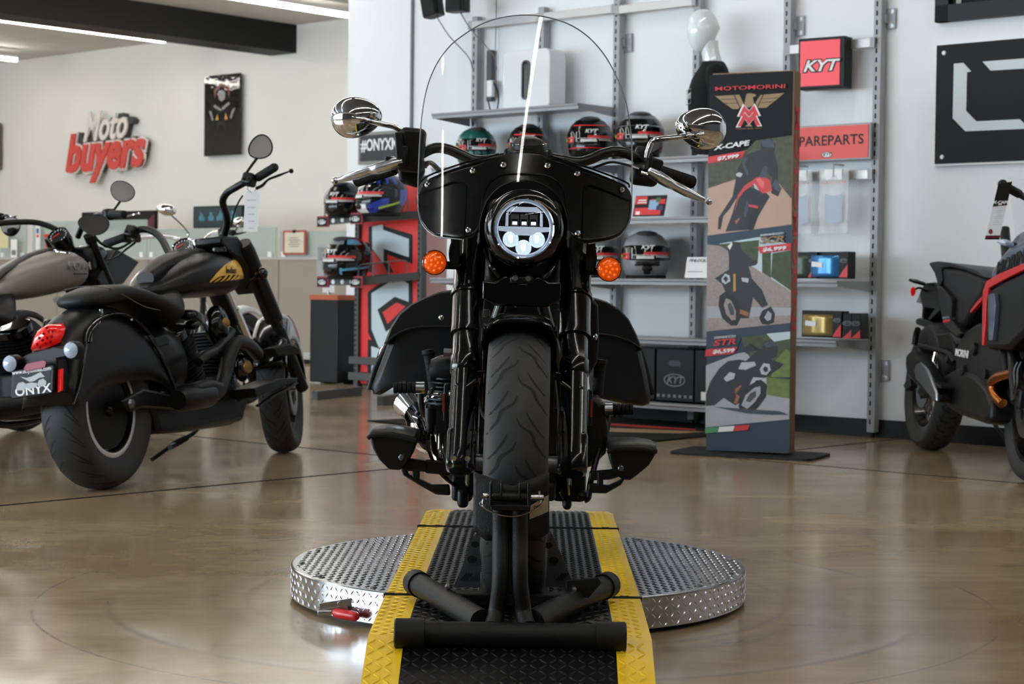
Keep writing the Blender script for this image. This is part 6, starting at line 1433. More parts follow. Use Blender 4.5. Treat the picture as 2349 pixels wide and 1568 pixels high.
ftube(FD_, se, [(378, 655, -.03), (382, 680, -.05), (376, 690, -.08), (355, 688, -.1)], .0018, 'seat_stitching', STI, seg=5)
v = Vector((-.06, -.085, .712)); MB().cyl(v+Vector((0, 0, -.012)), v+Vector((0, 0, .006)), .008).build('seat_bolt', CHR, se)
# tank with console, filler and emblem
tk = xl([(.44, .79, .05, .025), (.50, .80, .09, .045), (.58, .82, .13, .065), (.68, .845, .155, .085), (.80, .862, .168, .098), (.92, .868, .172, .102), (1.03, .868, .168, .098), (1.12, .862, .145, .088), (1.17, .855, .11, .07), (1.195, .85, .05, .03)], DH, 'fuel_tank', MBK)
xl([(.48, .85, .04, .03), (.58, .89, .055, .035), (.68, .92, .066, .036), (.78, .94, .07, .036), (.88, .955, .066, .036), (.98, .96, .05, .03), (1.06, .955, .03, .015)], tk, 'tank_console', SAT)
gg = FD_.at(419, 570, .0)+Vector((-.0, 0, .012)); gauge(tk, gg, (-.68, 0, .73), .046, CHR)
v = FD_.at(502, 573, -.09); MB().lathe([(.036, -.01), (.034, .008), (.03, .012), (0, .013)], TR(v.x, v.y, v.z), 24).build('filler_cap', BLK, tk)
v = FD_.at(455, 551, 0); MB().prism(rrect(.035, .02, .006), 0, .004, frame_z(v, (-.3, 0, 1))).build('console_badge', CHR, tk)
GOLD = mat('gold_emblem', (238, 190, 76), .35)
def ontank(px, py, lt=-.165):
    for _ in range(10):
        p = FD_.at(px, py, lt); # tank section at p.x
        S_ = [(.44, .79, .05, .025), (.58, .82, .13, .065), (.68, .845, .155, .085), (.80, .862, .168, .098), (.92, .868, .172, .102), (1.03, .868, .168, .098), (1.12, .862, .145, .088), (1.17, .855, .11, .07), (1.195, .85, .05, .03)]
        zc = interp([(s_[0], s_[1]) for s_ in S_], p.x); w_ = interp([(s_[0], s_[2]) for s_ in S_], p.x); hh = interp([(s_[0], s_[3]) for s_ in S_], p.x)
        u = min(.98, abs((p.z-zc)/hh)); lt = .5*lt-.5*(w_*(1-u**(2/.85))**(.425)+.0022)
    return FD_.at(px, py, lt)
def emb(l): return [ontank(380+x/3.41, 300+y/3.41) for x, y in l]
q = MB()
def fan(top_, bot_):
    A_, B__ = emb(top_), emb(bot_); q.grid([[a_.lerp(b_, k/4)+Vector((0, 0, 0)) for k in range(5)] for a_, b_ in zip(A_, B__)])
# body of the emblem plus separate feather tips
def strip_(l0, l1, n=14):
    R0 = []
    for i in range(n+1):
        t_ = i/n
        def at_(l):
            f_ = t_*(len(l)-1); k = min(int(f_), len(l)-2); u = f_-k; return (l[k][0]*(1-u)+l[k+1][0]*u, l[k][1]*(1-u)+l[k+1][1]*u)
        a_, b_ = at_(l0), at_(l1); R0.append([ontank(380+(a_[0]*(1-k/5)+b_[0]*k/5)/3.41, 300+(a_[1]*(1-k/5)+b_[1]*k/5)/3.41) for k in range(6)])
    q.grid(R0)
strip_([(345, 1180), (400, 1110), (460, 1050), (520, 1012), (560, 1003), (585, 1020), (605, 1060), (615, 1100)], [(350, 1186), (420, 1140), (470, 1130), (520, 1125), (560, 1125), (590, 1135), (605, 1150), (615, 1165)])
for x, d_, y2 in ((378, 1150, 1184), (425, 1130, 1180), (465, 1125, 1176), (503, 1122, 1172), (535, 1120, 1168), (560, 1120, 1162), (585, 1122, 1160)):
    strip_([(x, y2), (x+20, y2-18), (x+52, d_-6)], [(x+10, y2-1), (x+34, y2-12), (x+66, d_-2)], 4)
q.build('gold_emblem', GOLD, tk, 60)
V_ = emb([(470, 1092), (540, 1092)]); u_ = (V_[1]-V_[0]).normalized(); up_ = (emb([(505, 1075)])[0]-emb([(505, 1110)])[0]).normalized(); nn_ = u_.cross(up_).normalized(); up_ = nn_.cross(u_)
ME = Matrix((u_, up_, nn_)).transposed().to_4x4(); ME.translation = (V_[0]+V_[1])/2+Vector((0, -.003, 0))
text('Indian', .042, ME @ TR(.0, 0, 0), BLACKP, tk, 'emblem_script', bold=.0002, shear=.35, sx=1.1, ext=.0006)
q = MB()
for (a_, b_) in (((560, 1010), (566, 1060)), ((575, 1020), (570, 1080)), ((590, 1050), (575, 1100)), ((600, 1090), (588, 1130)), ((470, 1060), (510, 1025)), ((490, 1062), (535, 1020)), ((515, 1060), (550, 1028))):
    v0, v1 = emb([a_, b_]); q.tube([v0+Vector((0, -.001, 0)), v1+Vector((0, -.001, 0))], .0012, 5)
q.build('emblem_lines', BLACKP, tk)
# forks, nacelle, front fender
q = MB(); fa, fb_ = Vector((1.75, 0, .318)), Vector((1.19, 0, 1.05)); dr_ = (fb_-fa).normalized()
for s in (-1, 1):
    y = s*.115; o = MB().lathe([(0, -.02), (.03, -.015), (.032, .35), (.026, .36), (.026, .5)], frame_z((fa.x, y, fa.z), dr_), 24).build('fork_leg', SBK, DH)
    MB().lathe([(.043, 0), (.043, .40), (.038, .45)], frame_z(Vector((fa.x, y, fa.z))+dr_*.42, dr_), 24).build('fork_shroud', SBK, o)
fprism(FD_, DH, [(508, 541), (546, 541), (556, 556), (585, 612), (612, 660), (606, 672), (585, 640), (560, 600), (530, 580), (510, 560)], -.12, .02, 'headlamp_nacelle', SBK, .01)
xl([(1.18, .96, .07, .06), (1.26, .95, .10, .10), (1.36, .945, .10, .10), (1.42, .94, .085, .085)], DH, 'headlamp', BLK)
fe = fender(DH, WX(1.75, .318, .28), .362, .17, 1.5, -1.25, lambda t: .06+.10*math.sin(PI*t), mat('gloss_black_paint', (9, 9, 10), .18), name='front_fender')
MB().cyl((1.75, -.13, .318), (1.75, .13, .318), .014).build('axle', STEEL, DH)
fprism(FD_, DH, [(600, 800), (640, 790), (662, 800), (660, 815), (612, 820)], -.13, -.19, 'highway_peg', RUB, .008)
ftube(FD_, DH, [(592, 930, -.2), (630, 905, -.22), (665, 888, -.24), (678, 878, -.24)], .014, 'floorboard', SBK, flat=.5); fprism(FD_, DH, [(585, 890), (640, 868), (684, 866), (682, 876), (640, 890), (590, 912)], -.24, -.12, 'floorboard', SBK, .004)
# turn signal at the front
v = FD_.at(600, 627, -.2); o = MB().ell((v.x, v.y, v.z), (.035, .03, .03), 20, 12).build('turn_signal', BLK, DH); MB().tube([v, v+Vector((-.02, .05, -.03)), v+Vector((0, .08, -.06))], .009, 8).build('signal_stalk', SBK, o)
# handlebars
ftube(FD_, DH, [(505, 548, -.03), (515, 535, -.05), (522, 510, -.09), (518, 485, -.12), (511, 462, -.15), (520, 443, -.19), (540, 430, -.25), (565, 416, -.31), (585, 405, -.35)], .0165, 'handlebar', SBK)
ftube(FD_, DH, [(398, 592, .06), (388, 580, .10), (375, 555, .16), (362, 538, .21), (345, 528, .26), (325, 526, .31), (300, 532, .36)], .0165, 'handlebar', SBK)
for p0, p1 in (((590, 408, -.36), (634, 381, -.47)), ((288, 543, .38), (238, 561, .49))):
    a_, b_ = FD_.at(*p0), FD_.at(*p1); MB().lathe([(.0185, 0), (.0195, .01), (.0195, (b_-a_).length-.01), (.014, (b_-a_).length)], frame_z(a_, b_-a_), 20).build('grip', RUB, DH)
def ctrl(F, par, cx, cy, lt, r=.036):
    v = F.at(cx, cy, lt); q = MB(); q.box((0, 0, 0), (.06, .055, .055), TR(v.x, v.y, v.z, ry=.3, rx=.3)); q.box((.03, .02, .02), (.06, .05, .035), TR(v.x, v.y, v.z, ry=.3, rx=.2)); o = q.build('switch_housing', SBK, par, bevel=.012, bseg=3)
    for k in (-1, 1): MB().ell((v.x-.034, v.y+k*.013, v.z+.004), (.006, .007, .007), 10, 6).build('switch_button', BLACKP, o)
    return o
ctrl(FD_, DH, 572, 412, -.33); ctrl(FD_, DH, 303, 532, .35)
def blade(F, par, pts, m_, ball=None):
    V_ = [F.at(*p[:3]) for p in pts]; o = MB().tube(V_, [p[3] for p in pts], 10, smooth=4, flat=.6).build('lever', m_, par)
    if ball: MB().ell(F.at(*ball), .011, 12, 8).build('lever_ball', m_, o)
blade(FD_, DH, [(588, 432, -.36, .012), (602, 425, -.39, .011), (615, 412, -.42, .008), (640, 402, -.46, .009), (663, 393, -.49, .005)], SBK, (668, 392, -.5))
blade(FD_, DH, [(310, 556, .36, .010), (285, 575, .40, .008), (265, 590, .43, .006), (240, 598, .47, .004)], SBK)
ftube(FD_, DH, [(557, 448, -.27), (548, 462, -.25), (538, 485, -.2), (530, 520, -.12)], .004, 'cable', RUB, seg=6)
def dmirror(F, par, cx, cy, lt, w_, h_, ang, stem, yaw=0.):
    c_ = F.at(cx, cy, lt); Mx = F.I.to_3x3().to_4x4() @ Matrix.Rotation(-.0, 4, 'Z'); Mx.translation = c_
    Mx = Mx @ TR(rz=yaw-.16, rx=-.06) @ Matrix.Rotation(ang, 4, 'Y'); n = 40
    def eg(k_=1.): return [(w_*k_*math.cos(2*PI*j/n)*(1+.12*math.sin(2*PI*j/n)), h_*k_*math.sin(2*PI*j/n)*(1+.14*math.cos(2*PI*j/n))) for j in range(n)]
    secs = []
    for i in range(7):
        a = PI/2*i/6; k = max(.05, math.cos(a)); secs.append([(x*k, .03*math.sin(a), z*k) for x, z in eg()])
    o = MB().loft(secs, True, True, Mx).build('mirror', SBK, par, 60)
    MB().ring(eg(1.0), eg(.9), 0, .007, Mx @ XZ).build('mirror_rim', SBK, o); MB().prism(eg(.9), -.001, .003, Mx @ XZ).build('mirror_glass', MGL, o, 0)
    MB().tube([F.at(*p) for p in stem], .006, 10, smooth=4).build('mirror_stem', SBK, o)
dmirror(FD_, DH, 598, 339, -.40, .058, .052, -.75, [(590, 362, -.4), (578, 378, -.38), (566, 395, -.36)], .1)
dmirror(FD_, DH, 215, 515, .42, .072, .047, .08, [(215, 540, .42), (235, 560, .40), (270, 570, .38), (300, 555, .36)], .09)
# price tag on the right bar
v = FD_.at(578, 486, -.42); o = bpy.data.objects.new('t', None)
TG = thing('price_tag', Matrix.Translation(FD_.M @ v), 'long white price tag hanging from the right handlebar of the matte black cruiser', 'tag'); bpy.data.objects.remove(o)
MB().prism([(-.031, .075), (-.02, .09), (.022, .09), (.033, .075), (.025, -.085), (-.037, -.085)], 0, .001, TR(rz=-.1) @ XZ).build('tag_card', mat('tag_paper', (212, 214, 218), .6), TG, 0)
q = MB()
for k in range(5): q.box((-.002, -.002, .05-.03*k), (.04-.004*k, .0006, .005), TR(rz=-.1))
q.build('tag_print', mat('faint_grey_print', (180, 184, 190), .6), TG, 0); MB().tube([(0, 0, .08), (-.02, .0, .1), (-.01, .01, .12), (.02, .0, .11), (.005, 0, .082)], .0012, 6, smooth=4).build('tag_string', SBK, TG)
# engine and pipes
vtwin(DH, .84)
EXM = mat('matte_exhaust', (34, 35, 37), .45)
ex = ftube(FD_, DH, [(590, 812, -.16), (572, 792, -.19), (552, 784, -.21), (536, 792, -.21), (524, 822, -.21), (515, 860, -.21), (504, 888, -.22), (490, 908, -.22)], .031, 'exhaust', EXM)
fprism(FD_, ex, [(455, 880), (492, 868), (528, 880), (522, 905), (500, 925), (470, 930)], -.25, -.17, 'exhaust_box', EXM, .02)
a_, b_ = FD_.at(478, 906, -.21), FD_.at(408, 912, -.21); MB().lathe([(.05, 0), (.052, .02), (.052, .25), (.04, .28)], frame_z(a_, Vector((-1, 0, -.02))), 28).build('muffler', SBK, ex)
ftube(FD_, DH, [(530, 760, -.12), (500, 800, -.17), (470, 815, -.2), (455, 830, -.2)], .022, 'rear_header', EXM)
v = FD_.at(563, 842, -.17); q = MB().ell((v.x, v.y+.02, v.z), (.05, .03, .065), 24, 14); o = q.build('cam_cover', BLK, DH); MB().lathe([(0, .006), (.026, .004), (.03, 0)], frame_z((v.x-.002, v.y-.012, v.z), (-.3, -1, 0)), 24).build('brass_emblem', BRASS, o)
v = FD_.at(511, 740, -.15); q = MB().ell((v.x, v.y+.03, v.z-.01), (.075, .05, .09), 24, 14); o = q.build('air_cleaner', BLK, DH); MB().lathe([(0, .004), (.018, .003), (.022, 0)], frame_z((v.x-.01, v.y-.022, v.z), (-.35, -1, .1)), 20).build('brass_emblem', BRASS, o)
for cx_, cy_ in ((440, 745), (430, 722)):
    v = FD_.at(cx_, cy_, -.1); MB().ell(v, (.03, .04, .022), 16, 10).build('rocker_box', BLK, DH)
fprism(FD_, DH, [(345, 915), (390, 880), (420, 870), (520, 930), (575, 900), (560, 965), (430, 990), (370, 995)], -.11, .11, 'frame_lower', SBK, .02)
fprism(FD_, DH, [(282, 918), (330, 890), (400, 905), (420, 930), (400, 940), (330, 935), (300, 945)], -.125, -.105, 'swingarm', SBK, .01)
v = FD_.at(300, 925, -.13); MB().lathe([(0, .012), (.018, .01), (.022, 0)], frame_z(v, (0, -1, 0)), 6).build('axle_nut', STEEL, DH)
ftube(FD_, DH, [(462, 972, .10), (440, 996, .14), (405, 1012, .2), (375, 1035, .24), (348, 1054, .27)], .010, 'kickstand', SBK)
ftube(FD_, DH, [(430, 1003, .16), (405, 1018, .2), (390, 1026, .2)], .013, 'stand_spring', SBK)
# tail: lamp, plate bracket, licence plate, signals
def tailplane(pts, xx): return [FD_.at(px, py, xx, 0) for px, py in pts]
q = MB(); base = [(68, 806), (76, 775), (88, 755), (103, 744), (116, 742), (127, 752), (131, 770), (130, 785), (118, 792), (95, 803)]
lv = [tailplane(base, -.33)]
cxp = sum((v for v in lv[0]), Vector())/len(base)
secs = [[Vector((-.22, v.y, v.z)) for v in lv[0]], [Vector((-.315, cxp.y+(v.y-cxp.y)*.97, cxp.z+(v.z-cxp.z)*.97)) for v in lv[0]], [Vector((-.345, cxp.y+(v.y-cxp.y)*.8, cxp.z+(v.z-cxp.z)*.8)) for v in lv[0]], [Vector((-.36, cxp.y+(v.y-cxp.y)*.5, cxp.z+(v.z-cxp.z)*.5)) for v in lv[0]]]
tl = MB().loft(secs).build('tail_lamp', RLENS, DH, 60)
q = MB()
for px, py in ((85, 790), (92, 797), (97, 780), (104, 788), (90, 775), (100, 765), (108, 775), (112, 760), (118, 772), (108, 752), (121, 760), (116, 784)):
    v = FD_.at(px, py, -.362, 0); q.lathe([(0, .003), (.005, .002), (.006, 0)], frame_z(v, (-1, 0, 0)), 8)
q.build('lamp_cells', mat('dark_red_cell', (110, 10, 10), .9, spec=.1), tl)
def tprism(par, pts, x0, x1, nm, m_, bevel=.002):
    V_ = tailplane(pts, x0); A = Matrix(((0, 0, 1, 0), (1, 0, 0, 0), (0, 1, 0, 0), (0, 0, 0, 1)))
    return MB().prism([(v.y, v.z) for v in V_], x0, x1, A).build(nm, m_, par, 35, bevel=bevel)
pb = tprism(DH, [(62, 812), (125, 795), (165, 800), (165, 815), (130, 822), (140, 900), (60, 915), (30, 850), (22, 838)], -.42, -.35, 'plate_bracket', SBK, .004)
lp_ = tprism(DH, [(27, 853), (33, 848), (120, 836), (124, 840), (122, 895), (116, 902), (28, 915), (22, 910)], -.455, -.44, 'licence_plate', SBK, .004)
tprism(lp_, [(34, 856), (116, 845), (113, 895), (30, 908)], -.4565, -.455, 'plate_face', mat('plate_black', (10, 10, 11), .2, coat=.5), 0)
PV = tailplane([(34, 856), (116, 845), (113, 895), (30, 908)], -.458); u_ = (PV[1]-PV[0]).normalized(); c_ = sum(PV, Vector())/4; n_ = Vector((-1, 0, 0)); w2 = n_.cross(u_)
MP = Matrix((u_, w2, n_)).transposed().to_4x4(); MP.translation = c_; PW = (PV[1]-PV[0]).length; PH = (PV[0]-PV[3]).length
text('www.onyxmoto.com', PW*.135, MP @ TR(.005, PH*.5, 0), WHITE, lp_, 'plate_url', ext=.0004, bold=.0004, sx=.95); text('ONYX', PW*.30, MP @ TR(0, -PH*.36, 0), WHITE, lp_, 'plate_name', ext=.0004, bold=.001, sx=1.15)
q = MB(); cpx = lambda l: [((MP.inverted() @ FD_.at(x/3.336, 700+y/3.336, -.458, 0))).xy[:] for x, y in l]
for l in ([(155, 545), (200, 555), (240, 545), (310, 510), (345, 545), (300, 555), (260, 580), (225, 585)], [(125, 625), (140, 595), (175, 585), (205, 605), (200, 635), (175, 650), (130, 650)], [(285, 610), (295, 575), (330, 560), (355, 580), (355, 605), (325, 620), (300, 625)], [(195, 600), (240, 590), (285, 595), (280, 625), (230, 640), (205, 635)]):
    q.prism(cpx(l), 0, .0006, MP)
q.build('plate_picture', mat('plate_grey_print', (170, 174, 178), .4), lp_, 0)
tprism(DH, [(54, 845), (60, 834), (100, 826), (106, 830), (103, 842), (58, 852)], -.462, -.455, 'red_reflector', mat('magenta_reflector', (140, 26, 60), .25), .001); tprism(DH, [(133, 848), (141, 845), (140, 895), (132, 900)], -.43, -.415, 'red_reflector', RLENS, .001)
for px, py in ((22, 834), (162, 803)):
    v = FD_.at(px, py, -.46, 0); o = MB().lathe([(.03, 0), (.034, .01), (.034, .045), (.015, .07)], frame_z(v, (1, 0, 0)), 24).build('turn_signal', SBK, DH); MB().lathe([(0, .012), (.02, .009), (.03, .0)], frame_z(v, (-1, 0, 0)), 20).build('clear_lens', CLENS, o)
ftube(FD_, DH, [(50, 828, .10), (75, 822, .05), (105, 815, 0), (150, 806, -.08)], .009, 'signal_bar', SBK, seg=8)
# ---------- simpler cruisers beyond it ----------
def cruiser(M, label, paint, seatm, gaugeon=True, logo=None, mirrors=None, chrome=None, strap=True, cowl=None):
    t = thing('motorcycle', M, label, 'motorcycle'); F = Frame(M); cb = chrome or SBK
    side_wheelset(t, 1.66, .318, .168, .13)
    fender(t, WX(0, .318), .36, .20, .6, -1.4, lambda t_: .05+.04*math.sin(PI*t_), paint, name='rear_fender')
    fender(t, WX(1.66, .318), .355, .16, .5, -1.1, lambda t_: .05, paint if cowl else SBK, name='front_fender')
    k_ = xl([(.46, .80, .04, .03), (.52, .805, .09, .06), (.62, .825, .135, .085), (.75, .85, .16, .10), (.88, .87, .168, .105), (1.0, .88, .16, .10), (1.08, .88, .13, .085), (1.13, .88, .07, .05)], t, 'fuel_tank', paint)
    if strap:
        MB().tube([(.44, 0, .83), (.52, 0, .868), (.65, 0, .915), (.78, 0, .955), (.92, 0, .982), (1.05, 0, .978)], .034, 12, flat=.35, smooth=4).build('tank_strap', SBK, k_)
        MB().lathe([(.042, -.01), (.042, .006), (.03, .012), (0, .013)], TR(.93, -.075, .965, rx=.3), 24).build('filler_cap', CHR, k_)
    if logo:
        ML_ = TR(.93, -.173, .892, rx=PI/2-.12)
        text(logo, .055, ML_, mat('badge_grey', (140, 138, 134), .4), k_, 'tank_lettering', bold=.001, sx=1.05, ext=.003); MB().box((.93, -.173, .855), (.12, .004, .006)).build('badge_bar', SBK, k_, 0)
    seatloft([(-.30, .74, .70, .06), (-.15, .75, .69, .11), (.05, .74, .68, .13), (.2, .70, .64, .15), (.32, .69, .61, .16), (.42, .73, .62, .13), (.5, .78, .66, .08)], t, 'seat', seatm)
    vtwin(t, .80)
    for s in (-1, 1):
        fa, fb_ = Vector((1.66, s*.11, .318)), Vector((1.16, s*.11, 1.03)); dr_ = (fb_-fa).normalized()
        o = MB().lathe([(0, -.02), (.03, 0), (.03, .40), (.021, .41), (.021, .85), (.03, .86), (.03, .9), (0, .905)], frame_z(fa, dr_), 20).build('fork_leg', cb, t)
        a_, b_ = Vector((.02, s*.12, .34)), Vector((.30, s*.115, .66)); q = MB(); u = (b_-a_); q.cyl(a_, b_, .016)
        for k in range(12): q.lathe([(.028, -.005), (.031, 0), (.028, .005)], frame_z(a_+u*(.15+.065*k), u), 14, False)
        q.build('rear_shock', SBK, t)
        MB().tube([(1.17, s*.03, 1.05), (1.14, s*.08, 1.10), (1.10, s*.16, 1.135), (1.03, s*.26, 1.14), (.95, s*.34, 1.13)], .0145, 12, smooth=5).build('handlebar', cb, t)
        a_, b_ = Vector((.94, s*.35, 1.13)), Vector((.86, s*.47, 1.115)); MB().lathe([(.018, 0), (.019, .01), (.019, .14), (.012, .145)], frame_z(a_, b_-a_), 18).build('grip', RUB, t)
        q = MB(); q.box((0, 0, 0), (.06, .05, .055), TR(.97, s*.325, 1.13, rz=s*.6)); q.build('switch_housing', SBK, t, bevel=.012)
        MB().tube([(1.0, s*.34, 1.12), (.99, s*.42, 1.115), (.95, s*.5, 1.12)], [.009, .008, .005], 8).build('lever', CHR if not cowl else SBK, t)
    if gaugeon:
        g_ = gauge(t, Vector((1.04, 0, 1.055)), (-.75, 0, .66), .052, BLK); MB().lathe([(.05, 0), (.054, .03), (.04, .10), (.0, .11)], frame_z((1.045, 0, 1.05), (.75, 0, -.66)), 24).build('gauge_bucket', BLK, g_)
    MB().lathe([(0, -.10), (.07, -.08), (.09, -.03), (.09, .04), (.08, .05)], frame_z((1.32, 0, .93), (1, 0, .02)), 32).build('headlamp', BLK, t)
    MB().box((1.18, 0, .94), (.06, .22, .12)).build('fork_clamp', SBK, t, bevel=.015)
    MB().tube([(.55, .12, .2), (.6, .22, .1), (.62, .3, .01)], .009, 8).build('kickstand', SBK, t)
    MB().lathe([(.045, 0), (.05, .02), (.05, .75), (.035, .8)], frame_z((.85, -.17, .27), (-1, 0, -.03)), 24).build('muffler', EXM, t)
    fr_ = MB(); fr_.tube([(1.16, 0, .95), (1.22, 0, .78), (1.15, 0, .5), (1.05, .1, .2), (.5, .1, .18), (.3, .1, .4), (.25, 0, .66)], .02, 10, smooth=4); fr_.build('frame', SBK, t)
    for (x, y, z, w_, h_, a_, stem) in (mirrors or ()):
        c_ = Vector((x, y, z)); Mx = TR(x, y, z, rz=PI/2*-1+.25, rx=0.) @ Matrix.Rotation(a_, 4, 'Y') @ TR(rx=-.08); n = 36
        eg = lambda k_: [(w_*k_*math.cos(2*PI*j/n)*(1+.1*math.sin(2*PI*j/n)), h_*k_*math.sin(2*PI*j/n)) for j in range(n)]
        o = MB().loft([[(px_*max(.05, math.cos(PI/2*i/6)), .028*math.sin(PI/2*i/6), pz*max(.05, math.cos(PI/2*i/6))) for px_, pz in eg(1.)] for i in range(7)], True, True, Mx).build('mirror', cb, t, 60)
        MB().prism(eg(.92), -.001, .003, Mx @ XZ).build('mirror_glass', MGL, o, 0); MB().tube([Vector(p) for p in stem], .006, 8, smooth=3).build('mirror_stem', cb, o)
    return t, F
fw = Vector((DM[0][0], DM[1][0], 0)); lf = Vector((-fw.y, fw.x, 0))
GREYP = mat('warm_grey_satin_paint', (132, 124, 114), .38)
r2 = Vector((pR.x, pR.y, 0))+lf*.98+fw*.36; M2_ = bikeM(r2, r2+fw, .08)
g2, F2 = cruiser(M2_, 'cruiser with a warm grey tank left of the matte black one', GREYP, SEAT, logo='INDIAN', mirrors=[(.98, -.40, 1.235, .062, .05, .5, [(.98, -.385, 1.19), (.975, -.36, 1.16), (.975, -.34, 1.14)])])
fprism(F2, g2, [(222, 640), (270, 570), (322, 600), (285, 650), (240, 668)], -.12, .10, 'fork_bag', SBK, .01)
r3 = r2+lf*.86+fw*.30; M3_ = bikeM(r3, r3+fw, .08)
g3, F3 = cruiser(M3_, 'dark cruiser mostly outside the left edge, round mirror at its grip end', mat('dark_blue_black_paint', (22, 26, 34), .3), SEAT, gaugeon=False, strap=False, mirrors=[(.84, -.53, 1.06, .05, .05, 0, [(.85, -.52, 1.10), (.86, -.5, 1.12), (.86, -.47, 1.115)])])
WPT = mat('pearl_white_paint', (222, 224, 226), .2, coat=1.)
r4 = D(225, 980, 10.9); r4.z = 0; M4_ = bikeM(r4, r4+fw+Vector((.1, 0, 0)), .06)
g4, F4 = cruiser(M4_, 'white and chrome touring cruiser parked behind the matte black one', WPT, mat('brown_black_seat', (52, 46, 42), .5), gaugeon=False, strap=False, chrome=CHR, cowl=True)
xl([(1.10, 1.06, .08, .03), (1.18, 1.07, .13, .05), (1.28, 1.06, .13, .05), (1.34, 1.04, .06, .03)], g4, 'front_cowl', WPT)
v = F4.at(382, 481, .38); mq = MB().ell((0, 0, 0), (.055, .068, .04), 24, 14, TR(v.x, v.y, v.z, rz=.3, rx=.25)); o = mq.build('mirror', CHR, g4); MB().tube([F4.at(393, 493, .37), F4.at(412, 510, .35), F4.at(430, 530, .33), F4.at(431, 545, .33)], .007, 8, smooth=3).build('mirror_stem', CHR, o)
v = F4.at(550, 508, -.3); mq = MB().ell((0, 0, 0), (.04, .05, .03), 20, 12, TR(v.x, v.y, v.z)); o = mq.build('mirror', CHR, g4); MB().tube([F4.at(550, 512, -.3), F4.at(540, 530, -.27), F4.at(530, 548, -.25)], .008, 8).build('mirror_stem', CHR, o)
# ---------- adventure motorcycle at the right ----------
aR, aF = G(2130, 1031), G(2364, 1105)
AM = bikeM(aR, aF, .09); AD = thing('motorcycle', AM, 'black adventure motorcycle with red stripe and blue-grey tank at the right edge', 'motorcycle'); FA = Frame(AM)
wbA = (aF-aR).length
wheel(AD, WX(0, .335), .335, .15, .225, spokes=18, wire=True, tread='block', name='rear_wheel', disc=(-1,), dr=.12)
wheel(AD, WX(wbA, .345, -.05), .345, .115, .245, spokes=18, wire=True, tread='block', name='front_wheel', dr=.155)
A3 = lambda l: [(2050+x/3.2, 580+y/3.2) for x, y in l]
A4 = lambda l: [(2050+x/2.9866, 820+y/2.9866) for x, y in l]
AB = mat('adventure_satin_black', (20, 21, 23), .4); ADR = mat('adventure_red', (200, 30, 30), .3); ABG = mat('adventure_blue_grey', (70, 82, 98), .3, coat=.6)
fprism(FA, AD, A3([(340, 120), (370, 95), (480, 110), (560, 130), (640, 165), (685, 190), (665, 250), (640, 320), (560, 440), (520, 520), (470, 555), (420, 480), (400, 380), (380, 290), (340, 230)]), -.11, .11, 'seat', SEAT, .03, bseg=4)
tf = fprism(FA, AD, A3([(258, 80), (270, 68), (320, 60), (400, 68), (520, 100), (600, 125), (670, 180), (650, 178), (520, 125), (420, 100), (345, 110), (355, 200), (345, 235), (325, 240), (300, 150)]), -.12, .12, 'tail_frame', AB, .008)
fprism(FA, AD, A3([(310, 235), (345, 250), (400, 310), (420, 330), (410, 480), (470, 560), (495, 585), (460, 625), (430, 600), (370, 545), (350, 480), (325, 330)]), -.14, .14, 'tail_panel', AB, .01)
fprism(FA, AD, A3([(360, 492), (410, 486), (412, 500), (364, 514)]), -.1425, -.139, 'red_accent', ADR, 0); fprism(FA, AD, A3([(355, 468), (408, 462), (410, 478), (358, 484)]), -.1425, -.139, 'grey_accent', ABG, 0)
fprism(FA, AD, A3([(560, 425), (600, 370), (650, 315), (645, 350), (600, 400), (565, 440)]), -.125, -.11, 'red_accent', ADR, 0)
# tail bracket, plate, lamps
ph = fprism(FA, AD, A3([(230, 220), (300, 215), (310, 240), (325, 300), (340, 420), (260, 500), (250, 480), (300, 410), (220, 400), (215, 480), (205, 475), (210, 400), (190, 300), (200, 270)]), -.04, .04, 'plate_bracket', AB, .004)
fprism(FA, ph, A3([(165, 360), (200, 285), (300, 275), (330, 395), (260, 390), (200, 370)]), -.02, -.012, 'plate_shield', mat('clear_plate', (120, 130, 140), .15), 0)
fprism(FA, AD, A3([(165, 480), (185, 475), (285, 510), (270, 560), (165, 525), (158, 505)]), -.06, .06, 'plate_light', AB, .008)
ftube(FA, AD, [(2120, 651, -.05), (2100, 645, -.12), (2088, 642, -.18)], [.010, .012, .008], 'turn_signal', AB, seg=10)
v = FA.at(2094, 668, -.14); MB().lathe([(0, -.012), (.02, -.008), (.026, 0), (.02, .006), (0, .01)], frame_z(v, (-.6, -.8, 0)), 20).build('red_reflector', RLENS, AD); ftube(FA, AD, [(2097, 664, -.12), (2110, 660, -.08), (2125, 668, -.04)], .006, 'reflector_arm', AB, seg=8)
# tank, stripe, radiator side
ABG2 = ABG
tkA = fprism(FA, AD, [(2262, 645), (2275, 615), (2290, 590), (2310, 565), (2349, 545), (2368, 540), (2378, 560), (2378, 615), (2349, 622), (2300, 640)], -.17, .17, 'fuel_tank', ABG, .03, bseg=4)
fprism(FA, tkA, [(2254, 668), (2262, 645), (2290, 628), (2349, 603), (2376, 594), (2376, 606), (2349, 618), (2300, 642), (2268, 660), (2262, 690), (2260, 740), (2256, 792), (2252, 790), (2253, 720)], -.178, -.165, 'red_stripe', ADR, .002)
fprism(FA, AD, [(2264, 668), (2300, 645), (2349, 622), (2368, 616), (2366, 680), (2352, 760), (2310, 800), (2262, 800), (2262, 720)], -.172, .172, 'side_fairing', AB, .02, bseg=3)
fprism(FA, AD, [(2266, 675), (2280, 672), (2284, 700), (2276, 780), (2268, 780)], -.19, -.17, 'fairing_vent', ABG, .002)
